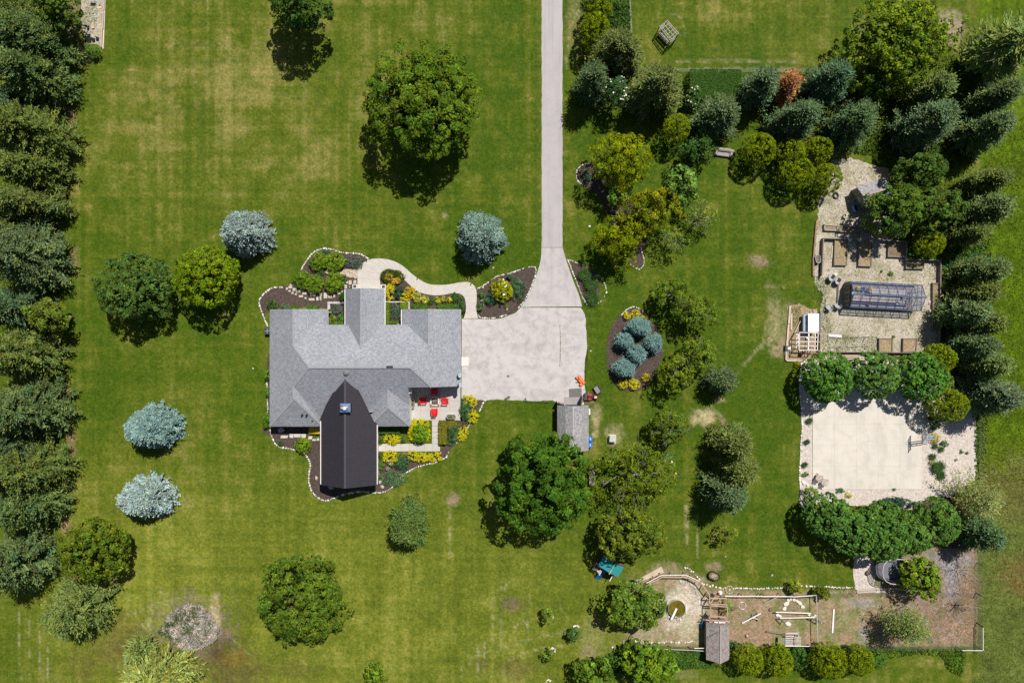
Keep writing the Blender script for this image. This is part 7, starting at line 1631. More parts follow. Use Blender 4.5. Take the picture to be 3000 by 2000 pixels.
def raised(label, z, pts, h=.45, soil=None, cross=(), w=.12, mats=None):
    q = [z(*p) for p in pts]; t = thing('raised_bed', label, 'raised bed', P(*q[0]), 0, 'raised timber beds'); rr = random.Random(int(q[0][0]))
    for a, b in list(zip(q, q[1:] + q[:1])) + [(z(*c[0]), z(*c[1])) for c in cross]:
        for l in range(2):
            A, B = P(*a, h), P(*b, h); d = (B - A).normalized() * .01; zc = h * (l + .5) / 2; part(t, 'plank', MB().bar(Vector((A.x, A.y, zc)) + d, Vector((B.x, B.y, zc)) - d, w, h / 2 - .006), rr.choice(mats) if mats else M_TIMBER)
    for p in q: part(t, 'corner_post', MB().box(P(*p, h) - Vector((0, 0, h / 2 - .02)), (w * 1.25, w * 1.25, h + .04)), M_TIMBER)
    mb = MB(); w_ = [P(*p, h * .72) for p in q]
    if sum(a.x * b.y - b.x * a.y for a, b in zip(w_, w_[1:] + w_[:1])) < 0: w_.reverse()
    mb.add(w_, [tuple(range(len(w_)))]); part(t, 'soil', mb, soil or M_SOIL); return t
M_GREENSOIL = loose('weedy_soil', (.15, .12, .06), (.25, .19, .115), (.36, .29, .18), 9, (.13, .16, .045), .7)
raised('small raised bed at the start of the upper row, tilted slightly', ZE, [(548, 838), (726, 852), (726, 918), (548, 910)], soil=M_GREENSOIL, mats=[wood('mauve_timber', (.40, .34, .34), .2)])
raised('long raised bed of three cells partly under the tree', ZE, [(740, 860), (1275, 880), (1275, 952), (738, 930)], soil=M_GREENSOIL, cross=[((918, 866), (918, 938)), ((1100, 874), (1102, 944))])
raised('straw filled raised bed nearer to the lawn', ZE, [(692, 1036), (866, 1040), (850, 1394), (680, 1392)]); raised('straw filled raised bed with white corner braces', ZE, [(1028, 1050), (1206, 1056), (1190, 1410), (1016, 1402)])
raised('square raised bed of dark soil below the leafy tree', ZE, [(1434, 1062), (1682, 1072), (1674, 1284), (1424, 1276)], soil=M_DARKSOIL); raised('shallow raised bed in the upper east corner', ZE, [(1674, 1322), (1920, 1326), (1914, 1442), (1672, 1438)], soil=M_GREENSOIL)
raised('long narrow raised bed along the east wall of the garden', ZF, [(2044, 422), (2144, 424), (2140, 1066), (2040, 1060)], soil=M_GREENSOIL); raised('square straw bed at the lower wall, nearer the lawn', ZF, [(1304, 1184), (1484, 1184), (1480, 1362), (1302, 1362)]); raised('square straw bed at the lower wall, nearer the golden arborvitae', ZF, [(1636, 1184), (1820, 1184), (1808, 1362), (1630, 1362)])
for lab, z, tri in (('white triangular brace on the braced bed, outer corner', ZE, [(876, 1034), (940, 1034), (876, 1086)]), ('white triangular brace on the braced bed, middle', ZE, [(985, 1036), (1075, 1040), (1030, 1078)]), ('white triangular brace on the braced bed, inner corner', ZE, [(1155, 1044), (1212, 1046), (1210, 1092)])):
    solo('corner_brace', MB().slab([P(*z(*q), .78) for q in tri], .04), plain('brace_white', (.62, .58, .54), .7, .1), lab, 'brace', 'white braces of the raised beds')
# loose planks and trellis
def plank(label, z, a, b, w, h=.06, mat=None, lift=.05, group=None, name='plank', cat='plank', seg=1):
    A, B = P(*z(*a), lift), P(*z(*b), lift); A.z = B.z = lift + h / 2; return solo(name, MB().bar(A, B, w, h), mat or M_TIMB2, label, cat, group)
plank('pale plank lying on the gravel beside the first straw bed', ZE, (650, 1130), (640, 1305), .16); plank('long thin pole leaning across the shelter plot', ZF, (215, 935), (65, 1235), .10, lift=.3); plank('thin pale stick at the corner of the weedy gravel', ZF, (494, 742), (482, 808), .06)
plank('white split board at the edge of the pipe grid', ZF, (596, 1140), (776, 1152), .30, .1, M_WHITE); 
pipe = thing('pipe_trellis', 'fallen grid of thin dark green pipes on the soil of the garden yard', 'trellis', loc2(ZF, 900, 1260)); MG = plain('green_pipe', (.07, .10, .06), .6, .2)
for a, b in [((600, 1175), (1170, 1160)), ((600, 1300), (1170, 1290)), ((610, 1180), (590, 1240)), ((740, 1180), (700, 1240)), ((860, 1180), (820, 1240)), ((985, 1175), (950, 1235)), ((1110, 1170), (1065, 1235)), ((615, 1305), (590, 1360)), ((745, 1305), (715, 1358)), ((870, 1300), (838, 1360)), ((990, 1298), (960, 1358)), ((1120, 1295), (1075, 1358))]:
    part(pipe, 'pipe', MB().tube([loc2(ZF, *a, .35) , loc2(ZF, *b, .12)], .022, 5), MG)
G = 'boards stacked below the garden wall'
lum = thing('lumber_pile', 'pile of pinkish boards stacked below the garden wall', 'lumber pile', loc2(ZF, 900, 1400))
for i, (a, b, m_) in enumerate([((762, 1384), (1036, 1380), M_PINK), ((770, 1394), (1030, 1392), M_TIMB2), ((785, 1410), (1040, 1408), M_PINK), ((790, 1418), (1000, 1420), M_TIMB2), ((800, 1440), (1010, 1442), M_TIMB2)]):
    A, B = loc2(ZF, *a, .2), loc2(ZF, *b, .2); A.z = B.z = .12 + .08 * (i % 2); part(lum, 'board', MB().bar(A, B, .14, .06), m_)
rack = thing('timber_rack', 'row of short timber frames hung below the garden wall', 'rack', loc2(ZF, 600, 1385))
for u in (500, 672, 752): part(rack, 'post', MB().box(loc2(ZF, u, 1390, .5) - Vector((0, 0, .2)), (.1, .34, .6)), M_PINK)
# ------------------------------------------------------------------ white shelter, white frame, litter of the plot
p0, p1 = P(*ZF(320, 840), 1.7), P(*ZF(465, 1092), 1.7); cx_, cy_ = (p0.x + p1.x) / 2, (p0.y + p1.y) / 2; lx, ly = abs(p1.x - p0.x), abs(p1.y - p0.y)
cb = thing('animal_shelter', 'white flat roofed shelter with a pale blue front in the timber plot', 'shelter', (cx_, cy_, 0)); M_WR = plain('white_roof', (.86, .85, .84), .5, .03); M_PB = plain('pale_blue_paint', (.42, .58, .72), .5, .06)
part(cb, 'roof', MB().hexa([(-lx / 2, -ly / 2, 1.60), (lx / 2, -ly / 2, 1.72), (lx / 2, ly / 2, 1.72), (-lx / 2, ly / 2, 1.60), (-lx / 2, -ly / 2, 1.66), (lx / 2, -ly / 2, 1.78), (lx / 2, ly / 2, 1.78), (-lx / 2, ly / 2, 1.66)]), M_WR, False)
part(cb, 'wall', MB().box((.06, 0, .78), (lx - .2, ly - .25, 1.56)), M_PB, False); part(cb, 'nest_box', MB().hexa([(-lx / 2 - .36, -ly / 2 + .1, .5), (-lx / 2 + .06, -ly / 2 + .1, .5), (-lx / 2 + .06, ly / 2 - .1, .5), (-lx / 2 - .36, ly / 2 - .1, .5), (-lx / 2 - .38, -ly / 2 + .08, .95), (-lx / 2 + .06, -ly / 2 + .08, 1.25), (-lx / 2 + .06, ly / 2 - .08, 1.25), (-lx / 2 - .38, ly / 2 - .08, .95)]), M_PB, False)
for k in (-.8, 0, .8): part(cb, 'hinge', MB().box((-lx / 2 - .06, k, 1.2), (.22, .05, .04), tilt=Matrix.Rotation(R(-34), 3, 'Y')), M_DARK, False)
fr = thing('white_frame_pen', 'open white timber frame pen attached below the white shelter', 'pen', loc2(ZF, 325, 1220)); h = 2.0; M_WF = plain('white_paint_wood', (.80, .76, .74), .6, .06, 8)
fq = lambda u, v, z=h: loc2(ZF, u, v, z)
for a, b in [((200, 1098), (460, 1106)), ((192, 1340), (448, 1346)), ((200, 1098), (190, 1340)), ((456, 1104), (444, 1346)), ((328, 1098), (318, 1342)), ((418, 1106), (408, 1342)), ((196, 1160), (455, 1166)), ((194, 1220), (452, 1226)), ((192, 1278), (448, 1286))]:
    part(fr, 'rafter', MB().bar(fq(*a), fq(*b), .09 if a[0] != 328 else .16, .1), M_WF)
for u, v in ((200, 1100), (192, 1338), (456, 1106), (444, 1344), (328, 1342)): part(fr, 'post', MB().bar(fq(u, v), Vector((fq(u, v).x, fq(u, v).y, 0)), .09), M_WF)
for a, b in [((200, 1100), (192, 1338)), ((192, 1340), (446, 1344))]: A, B = fq(*a), fq(*b); part(fr, 'rail', MB().bar((A.x, A.y, 1.0), (B.x, B.y, 1.0), .07), M_WF)
part(fr, 'brace', MB().bar(fq(330, 1330, 1.9), fq(390, 1270, .2), .09), M_PINK); part(fr, 'brace', MB().bar(fq(395, 1355, .9), fq(470, 1410, .1), .08), M_PINK)
for v in (1112, 1228, 1348): part(fr, 'tie_beam', MB().bar(fq(450, v, 1.0), fq(492, v, .9), .09), M_PINK)
for lab, u, v, d, col in (('white crate lying inside the white frame pen', 300, 1185, (.35, .35, .3), (.7, .7, .68)), ('grey tub inside the white frame pen', 240, 1120, (.5, .4, .3), (.3, .32, .34)), ('dark red bucket under the edge of the white frame pen', 218, 1390, (.4, .5, .4), (.10, .02, .02)), ('white board lying under the white frame pen', 175, 1200, (.14, 1.7, .1), (.75, .74, .7))):
    p = loc2(ZF, u, v); t = thing('storage_tub', lab, 'tub', p); part(t, 'body', MB().hexa([(-d[0] * .42, -d[1] * .42, 0), (d[0] * .42, -d[1] * .42, 0), (d[0] * .42, d[1] * .42, 0), (-d[0] * .42, d[1] * .42, 0), (-d[0] / 2, -d[1] / 2, d[2]), (d[0] / 2, -d[1] / 2, d[2]), (d[0] / 2, d[1] / 2, d[2]), (-d[0] / 2, d[1] / 2, d[2])]), plain('tub_%d_%d' % (col[0] * 100, col[2] * 100), col, .6, .12), False); part(t, 'rim', MB().box((0, 0, d[2] + .01), (d[0] * 1.06, d[1] * 1.06, .02)), plain('tub_%d_%d' % (col[0] * 100, col[2] * 100), col, .6, .12), False)
p = loc2(ZF, 48, 1317, .4); t = thing('cool_box', 'white and blue box standing on the shelter plot edging', 'box', (p.x, p.y, .25)); part(t, 'body', MB().box((-.05, 0, .15), (.5, .36, .3)), plain('box_blue', (.08, .28, .5), .5, .08), False); part(t, 'lid', MB().box((.06, 0, .32), (.34, .38, .06)), M_WHITE, False)
p = loc2(ZF, 360, 815); mb = MB(); q = random.Random(3)
for i in range(16): mb.box((p.x + q.uniform(-.5, .9), p.y + q.uniform(-.15, .3), .05 + q.uniform(0, .1)), (q.uniform(.1, .34), q.uniform(.1, .25), .08), q.uniform(0, 3))
solo('rubble_heap', mb, plain('rubble_mix', (.42, .32, .26), .9, .4, 3), 'small heap of broken blocks behind the white shelter', 'rubble')
# ------------------------------------------------------------------ grey roofed coop
co = [P(*ZE(u, v), h) for u, v, h in ((975, 303, 2.1), (1375, 188, 2.1), (1495, 318, 2.9), (1078, 444, 2.9), (1065, 590, 2.1), (1580, 420, 2.1))]
coop = thing('coop', 'grey roofed coop with a plank gable, half under the leafy tree', 'coop', loc2(ZE, 1230, 330)); 
part(coop, 'roof_slope', MB().slab([co[0], co[1], co[2], co[3]], .08), M_SH2); lo = [Vector((co[3].x + (co[3].x - co[0].x) * .98, co[3].y + (co[3].y - co[0].y) * .98, 2.1)), Vector((co[2].x + (co[2].x - co[1].x) * .98, co[2].y + (co[2].y - co[1].y) * .98, 2.1))]
part(coop, 'roof_slope', MB().slab([co[3], co[2], lo[1], lo[0]], .08), M_SH2); part(coop, 'ridge_cap', MB().bar(co[3] + Vector((0, 0, .03)), co[2] + Vector((0, 0, .03)), .18, .04), plain('coop_ridge', (.38, .31, .26), .9, .15))
d = (co[2] - co[3]).normalized() * .25; gv = [co[0] + d, co[3] + d, lo[0] + d]; base = [Vector((v.x, v.y, 0)) for v in (gv[0], gv[2])]
w0, w1 = base[0].lerp(base[1], .08), base[0].lerp(base[1], .92); n = 9
for i in range(n):
    f0, f1 = i / n + .004, (i + 1) / n - .004; a, b = w0.lerp(w1, f0), w0.lerp(w1, f1); hh = lambda f: 2.0 + (2.78 - 2.0) * (1 - abs(f - .5) * 2)
    mb = MB(); off = d.normalized() * .05; mb.hexa([a, b, b + off, a + off, a + Vector((0, 0, hh(f0))), b + Vector((0, 0, hh(f1))), b + off + Vector((0, 0, hh(f1))), a + off + Vector((0, 0, hh(f0)))]); part(coop, 'plank', mb, wood('coop_plank_%d' % (i % 2), ((.27, .26, .22), (.22, .21, .18))[i % 2], .25))
bx = [(co[1] - co[0]) * .95]; q4 = [w0 + d, w1 + d, w1 + (co[2] - co[3]) * .93, w0 + (co[2] - co[3]) * .93]; mb = MB(); mb.prism(q4 if sum(a.x * b.y - b.x * a.y for a, b in zip(q4, q4[1:] + q4[:1])) > 0 else q4[::-1], 0, 2.0); part(coop, 'wall', mb, wood('coop_wall', (.25, .23, .20)))
wc = w0.lerp(w1, .55) - d.normalized() * .03; rzc = math.atan2((w1 - w0).y, (w1 - w0).x); part(coop, 'window', MB().box((wc.x, wc.y, 1.3), (.7, .06, .6), rzc), plain('shutter_grey', (.34, .33, .32), .7, .1)); part(coop, 'dark_opening_panel', MB().box((wc.x - .03 * math.cos(rzc + 1.57) * -1, wc.y, 1.35), (.35, .10, .4), rzc), M_DARK)  # opening is a solid dark block, its inner shade put into the colour
# ------------------------------------------------------------------ basketball hoop
bh = thing('basketball_hoop', 'basketball hoop with a clear board on a grey arm at the court edge', 'basketball hoop', P(2737, 1282)); zb = 2.55
A, B = P(*ZY(565, 340), 3.15), P(*ZY(565, 612), 3.15); y0, y1 = A.y, B.y; xt = A.x; xb = P(*ZY(485, 460), 2.15).x - .0
xb = min(xb, xt - .02); xm = P(*ZY(560, 470), 3.1).x; yc = (y0 + y1) / 2
x_bd = P(*ZY(567, 470), 3.15).x
m, t_, b_ = newmat('clear_board'); b_.inputs['Base Color'].default_value = (.75, .8, .8, 1); b_.inputs['Roughness'].default_value = .2; b_.inputs['Alpha'].default_value = .35
part(bh, 'backboard', MB().box((x_bd, yc, 2.62), (.03, 1.80, 1.05)), m); mb = MB()
for z in (2.08, 3.16): mb.bar((x_bd, yc - .93, z), (x_bd, yc + .93, z), .05, .07)
for s in (-1, 1): mb.bar((x_bd, yc + s * .92, 2.05), (x_bd, yc + s * .92, 3.18), .05, .07)
part(bh, 'board_frame', mb, plain('board_frame', (.40, .47, .62), .4, .08)); part(bh, 'board_padding', MB().bar((x_bd, yc - .96, 2.03), (x_bd, yc + .96, 2.03), .10, .10).box((x_bd + .02, yc - .95, 2.12), (.16, .08, .26)).box((x_bd + .02, yc + .95, 2.12), (.16, .08, .26)), M_DARK)
part(bh, 'target_square', MB().bar((x_bd - .02, yc - .3, 2.25), (x_bd - .02, yc + .3, 2.25), .012, .05).bar((x_bd - .02, yc - .3, 2.7), (x_bd - .02, yc + .3, 2.7), .012, .05).bar((x_bd - .02, yc - .3, 2.25), (x_bd - .02, yc - .3, 2.7), .05, .012).bar((x_bd - .02, yc + .3, 2.25), (x_bd - .02, yc + .3, 2.7), .05, .012), M_WHITE)
part(bh, 'rim', MB().tube([(x_bd - .40 + .23 * math.cos(a * .3142), yc + .23 * math.sin(a * .3142), 2.15) for a in range(21)], .016, 5, False), plain('rim_orange', (.75, .16, .10), .4, .05)); part(bh, 'rim_bracket', MB().box((x_bd - .10, yc, 2.13), (.18, .16, .14)), plain('rim_orange', (.75, .10, .10), .4, .05))
mb = MB()
for k in range(10):
    a = k * .628; mb.tube([(x_bd - .40 + .22 * math.cos(a), yc + .22 * math.sin(a), 2.14), (x_bd - .40 + .14 * math.cos(a + .3), yc + .14 * math.sin(a + .3), 1.75)], .006, 3, False)
part(bh, 'net', mb, M_WHITE); M_ARM = plain('arm_blue_grey', (.34, .40, .50), .4, .08); xp = P(*ZY(770, 465), 2.3).x
mb = MB()
for s in (-.16, .16): mb.bar((x_bd + .04, yc + s, 2.85), (xp, yc + s, 2.25), .07, .10); mb.bar((x_bd + .04, yc + s, 2.30), (xp - .1, yc + s, 1.75), .07, .10)
for f in (.2, .55, .95): mb.bar((x_bd + (xp - x_bd) * f, yc - .16, 2.85 - .6 * f), (x_bd + (xp - x_bd) * f, yc + .16, 2.85 - .6 * f), .06)
part(bh, 'arm', mb, M_ARM); part(bh, 'pole', MB().bar((xp - .05, yc, 0), (xp - .05, yc, 2.32), .15), M_ARM); part(bh, 'base_plate', MB().box((xp - .05, yc, .03), (.4, .4, .06)), M_DARK)
# ------------------------------------------------------------------ arbour on the paddock, log bench
ab = thing('arbour', 'weathered grey slatted arbour with a bench standing on the paddock', 'arbour', loc2(ZJ, 1090, 400)); h = 2.15; M_GW = wood('silver_wood', (.40, .36, .34), .25)
q = lambda u, v, z=h: loc2(ZJ, u, v, z); TL, TR, BR, BL = q(1105, 222), q(1222, 355), q(1133, 432), q(1022, 284)
lp = lambda a, b, f: a.lerp(b, f)
for f in (0, .17, .5, .83, 1): part(ab, 'rafter', MB().bar(lp(TL, BL, f), lp(TR, BR, f), .08, .10), M_GW)
for f in (0, .2, .42, .64, .86, 1): part(ab, 'slat', MB().bar(lp(TL, TR, f) + Vector((0, 0, .1)), lp(BL, BR, f) + Vector((0, 0, .1)), .06, .06), M_GW)
for c in (TL, TR, BR, BL): part(ab, 'post', MB().bar(c, (c.x, c.y, 0), .12), M_GW)
for a, b in ((TL, BL), (TR, BR)):
    for z in (.6, 1.1, 1.6): part(ab, 'side_rail', MB().bar((a.x, a.y, z), (b.x, b.y, z), .06), M_GW)
d = (TR - TL).normalized(); e_ = (BL - TL).normalized(); bc = (BL + BR) / 2 + e_ * -.28; mb = MB()
for k in range(3): c = (BL + BR) / 2 - e_ * (.05 + k * .17); part(ab, 'seat_board', MB().box((c.x, c.y, .48), (1.9, .15, .04), math.atan2(d.y, d.x)), M_GW)
for k in range(3): c = (BL + BR) / 2 + e_ * .04; part(ab, 'back_board', MB().box((c.x, c.y, .66 + k * .16), (1.9, .04, .13), math.atan2(d.y, d.x)), M_GW)
p = loc2(ZL, 1707, 100, .4); lb = thing('log_bench', 'bench hewn from a thick grey log under the spruces', 'bench', (p.x, p.y, 0), R(-8)); M_LOG = wood('grey_log', (.33, .29, .27), .3)
part(lb, 'back_log', MB().tube([(-1.35, .36, .42), (-.6, .38, .45), (.6, .40, .44), (1.35, .36, .40)], [.28, .30, .29, .24], 10), M_LOG, False); part(lb, 'seat_log', MB().hexa([(-1.35, -.50, 0), (1.30, -.50, 0), (1.30, .1, 0), (-1.35, .1, 0), (-1.35, -.48, .40), (1.30, -.48, .38), (1.30, .12, .40), (-1.35, .12, .42)]), M_LOG, False)
for x in (-1.15, 1.0): part(lb, 'armrest', MB().box((x, -.12, .52), (.28, .62, .26)), M_LOG, False)
# ------------------------------------------------------------------ play set
p = loc2(ZV, 430, 420); ps = thing('play_set', 'timber play set with a teal canopy and blue slide', 'play set', (p.x, p.y, 0)); M_TEAL = plain('teal_canvas', (.020, .235, .245), .7, .08, 2); M_DW = wood('dark_playwood', (.12, .09, .07))
V_ = lambda u, v, z: loc2(ZV, u, v, z); hr2, he2 = 3.0, 2.35
part(ps, 'canopy', MB().slab([V_(395, 145, he2 + .1), V_(655, 340, hr2), V_(550, 560, hr2), V_(262, 372, he2)], .02).slab([V_(655, 340, hr2), V_(876, 408, he2), V_(742, 648, he2), V_(550, 560, hr2)], .02), M_TEAL)
part(ps, 'ridge_pole', MB().bar(V_(662, 330, hr2 + .02), V_(525, 580, hr2 + .02), .12), plain('teal_pole', (.10, .33, .34), .6, .1)); part(ps, 'ridge_tip', MB().bar(V_(576, 486, hr2 + .07), V_(524, 578, hr2 + .07), .16, .1), M_PINK)
for a in (V_(395, 150, he2), V_(262, 376, he2), V_(742, 642, he2), V_(870, 410, he2)): part(ps, 'post', MB().bar(a, (a.x, a.y, 0), .10), M_DW)
for a, b in ((V_(395, 150, he2), V_(870, 410, he2)), (V_(262, 376, he2), V_(742, 642, he2))): part(ps, 'beam', MB().bar(a - Vector((0, 0, .1)), b - Vector((0, 0, .1)), .09), M_DW)
part(ps, 'slide', MB().slab([V_(365, 470, 1.4), V_(465, 510, 1.4), V_(300, 690, .2), V_(200, 640, .2)], .05).slab([V_(200, 640, .2), V_(300, 690, .2), V_(262, 712, .16), V_(190, 660, .16)], .05), plain('slide_blue', (.012, .115, .30), .35, .08)); 
for a, b in ((V_(365, 470, 1.5), V_(198, 645, .3)), (V_(468, 512, 1.5), V_(300, 694, .3))): part(ps, 'slide_side', MB().bar(a, b, .05, .2), plain('slide_blue', (.02, .16, .42), .35, .08))
A, B = V_(330, 200, 1.35), V_(130, 470, 1.35); C2 = V_(330, 600, 1.35); n = 8
dk = [V_(300, 150, 1.3), V_(430, 240, 1.3), V_(250, 520, 1.3), V_(115, 470, 1.3)]
for i in range(n): f0, f1 = i / n, (i + .9) / n; part(ps, 'deck_board', MB().slab([dk[0].lerp(dk[1], f0), dk[0].lerp(dk[1], f1), dk[3].lerp(dk[2], f1), dk[3].lerp(dk[2], f0)], .05), M_DW)
for i, (u, v, u2, v2) in enumerate([(254, 488, 238, 522), (286, 482, 260, 545), (322, 478, 278, 572), (360, 474, 290, 604)]): part(ps, 'rung', MB().bar(V_(u, v, 1.7), V_(u2, v2, 1.7), .10, .06), plain('pale_rung', (.66, .60, .58), .6, .08))
part(ps, 'pale_beam', MB().bar(V_(258, 384, 2.0), V_(340, 438, 2.0), .13), plain('pale_rung', (.66, .60, .58), .6, .08)); part(ps, 'pale_beam', MB().bar(V_(605, 618, 1.8), V_(535, 740, 1.8), .13), plain('pale_rung', (.66, .60, .58), .6, .08)); part(ps, 'swing_beam', MB().bar(V_(570, 270, 2.1), V_(850, 350, 2.1), .12), M_DW)
for f in (.25, .7): a = V_(570, 270, 2.1).lerp(V_(850, 350, 2.1), f); part(ps, 'swing', MB().tube([a, (a.x, a.y, .5)], .015, 4).box((a.x, a.y, .48), (.45, .2, .04), -.3), M_DARK)
part(ps, 'telescope', MB().tube([V_(650, 270, 2.0), V_(712, 180, 2.2)], [.09, .06], 8), M_GREYM)
# toys and the hidden table under the branchy tree
for lab, z, u, v, col, d in (('yellow toy half hidden by the branchy tree', ZN, 1100, 612, (.75, .55, .02), (.34, .3, .3)), ('small white toy under the branchy tree', ZN, 1056, 482, (.75, .8, .78), (.3, .4, .3)), ('dark toy trike at the edge of the branchy tree', ZN, 1128, 650, (.06, .06, .08), (.6, .4, .4)), ('green rail at the edge of the branchy tree', ZN, 1030, 428, (.02, .30, .10), (.9, .1, .3))):
    p = loc2(z, u, v, 3.6 if 'rail' in lab else .3); t = thing('garden_toy', lab, 'toy', (p.x, p.y, 0), R(25)); mm = plain('toy_%d_%d' % (col[0] * 100, col[1] * 100), col, .5, .1)
    if 'rail' in lab: part(t, 'bar', MB().bar((-.5, 0, 3.6), (.5, .0, 3.6), .08), mm, False); part(t, 'leg', MB().bar((-.5, 0, 0), (-.5, 0, 3.6), .07).bar((.5, 0, 0), (.5, 0, 3.6), .07), mm, False); continue
    part(t, 'body', MB().hexa([(-d[0] / 2, -d[1] / 2, .08), (d[0] / 2, -d[1] / 2, .08), (d[0] / 2, d[1] / 2, .08), (-d[0] / 2, d[1] / 2, .08), (-d[0] / 3, -d[1] / 3, d[2]), (d[0] / 4, -d[1] / 3, d[2] * .8), (d[0] / 4, d[1] / 3, d[2] * .8), (-d[0] / 3, d[1] / 3, d[2])]), mm, False)
    for x in (-1, 1): part(t, 'wheel', MB().tube([(x * d[0] * .35, -d[1] / 2 - .03, .09), (x * d[0] * .35, d[1] / 2 + .03, .09)], .09, 10), M_DARK, False)
tb = thing('picnic_table', 'grey picnic table between the large dark tree and the branchy tree', 'table', loc2(ZN, 128, 620)); 
for i in range(5): part(tb, 'board', MB().box(Vector((loc2(ZN, 128, 620).x - .32 + i * .16, loc2(ZN, 128, 620).y, .74)), (.14, 3.0, .04)), wood('mauve_table', (.24, .20, .22)))
for s in (-1, 1): part(tb, 'leg', MB().box(Vector((loc2(ZN, 128, 620).x, loc2(ZN, 128, 620).y + s * 1.1, .36)), (.7, .08, .72)), M_TIMBER)
# ------------------------------------------------------------------ animal run: brown roofed coop, arbour, rails, tank, trampoline
M_ROOFB = M_SH3
w = lambda u, v, z: loc2(ZH, u, v, z)
br = thing('brown_coop', 'brown shingled coop straddling the lower fence of the run', 'coop', w(1578, 1100, 0)); he, hr = 1.9, 2.9
E = [w(1446, 868, he), w(1612, 905, hr), w(1710, 878, he), w(1446, 1298, he), w(1610, 1345, hr), w(1713, 1298, he)]
part(br, 'roof_slope', MB().slab([E[0], E[1], E[4], E[3]], .07), M_ROOFB); part(br, 'roof_slope', MB().slab([E[1], E[2], E[5], E[4]], .07), M_ROOFB); part(br, 'ridge_cap', MB().bar(E[1] + Vector((0, 0, .02)), E[4] + Vector((0, 0, .02)), .22, .03), plain('brown_ridge', (.31, .27, .26), .9, .15))
x0, x1, ya, yb = E[0].x + .2, E[2].x - .2, E[3].y + .25, E[0].y - .2; xm = E[1].x; mb = MB(); mb.add([(x, y, z) for y in (ya, yb) for x, z in ((x0, 0), (x1, 0), (x1, he - .1), (xm, hr - .12), (x0, he - .1))], [(0, 1, 2, 3, 4), (9, 8, 7, 6, 5), (0, 4, 9, 5), (1, 6, 7, 2)]); part(br, 'wall', mb, wood('coop_red_wall', (.26, .20, .17)))
part(br, 'cable', MB().tube([E[0].lerp(E[3], .42) + Vector((0, 0, .05)), E[1].lerp(E[4], .18) + Vector((-.3, 0, -.15)), E[2].lerp(E[5], .02) + Vector((0, 0, .1))], .03, 4), M_DARK)
for u, v, a in ((1500, 855, .2), (1560, 862, -.1), (1610, 866, .15), (1650, 870, -.2)): part(br, 'gable_board', MB().box(w(u, v, 1.7), (.5, .34, .04), a), M_WHITE if u > 1520 else M_PINK)
# timber arbour
arb = thing('timber_arbour', 'pinkish timber arbour standing before the brown coop', 'arbour', w(1590, 720, 0)); h = 2.1
for a, b in [((1488, 590), (1680, 596)), ((1494, 660), (1690, 668)), ((1500, 680), (1690, 692)), ((1500, 802), (1690, 808)), ((1440, 842), (1716, 860))]: part(arb, 'beam', MB().bar(w(*a, h), w(*b, h), .12, .12), M_PINK)
for a, b in [((1486, 560), (1484, 655)), ((1498, 680), (1496, 806)), ((1690, 690), (1686, 830)), ((1480, 806), (1500, 850))]: part(arb, 'side_beam', MB().bar(w(*a, h), w(*b, h), .10, .12), M_PINK)
for u, v in ((1488, 590), (1680, 596), (1498, 682), (1690, 692), (1498, 806), (1688, 808)): a = w(u, v, h); part(arb, 'post', MB().bar(a, (a.x, a.y, 0), .11), M_PINK)
part(arb, 'brace', MB().bar(w(1550, 575, 2.05), w(1495, 650, 2.05), .10), M_TIMB2); part(arb, 'gate', MB().slab([w(1510, 530, 1.7), w(1550, 565, 1.7), w(1500, 610, .3), w(1465, 580, .3)], .05), M_TIMBER); part(arb, 'gate', MB().slab([w(1440, 760, 1.6), w(1480, 810, 1.6), w(1440, 830, .3), w(1400, 800, .3)], .05), M_TIMBER)
# curved rail of the pond run
cr = thing('curved_rail_fence', 'curved double rail fence of pinkish timber round the pond run', 'fence', w(1200, 340, 0)); C1 = [(760, 420), (850, 372), (930, 332), (1060, 328), (1210, 326), (1290, 362), (1372, 402), (1430, 478), (1486, 556)]; C3 = [(790, 420), (860, 392), (938, 352), (1060, 352), (1220, 354), (1290, 382), (1368, 418)]
for L_, mat_, z in ((C1[:7], plain('pale_rail', (.70, .62, .58), .7, .1), 1.45), (C1[6:], M_PINK, 1.45), (C3, M_PINK, 1.2)):
    for a, b in zip(L_, L_[1:]): part(cr, 'rail', MB().bar(w(*a, z), w(*b, z), .11, .09), mat_)
for a in C1[1:]: p = w(*a, 1.45); part(cr, 'post', MB().bar(p, (p.x, p.y, 0), .10), M_PINK)
lp_ = thing('lumber_pile', 'stack of pale boards beside the curved rail fence', 'lumber pile', w(780, 350, 0))
for i in range(6):
    o_ = i * 14; A, B = w(600 + o_ * .35 + i * 3, 425 + o_ * .35 - i * 6, .3), w(935 + o_ * .4, 240 + o_ * .75, .3); A.z = B.z = .12 + .12 * (i % 2); part(lp_, 'board', MB().bar(A, B, .16, .10), M_TIMB2)
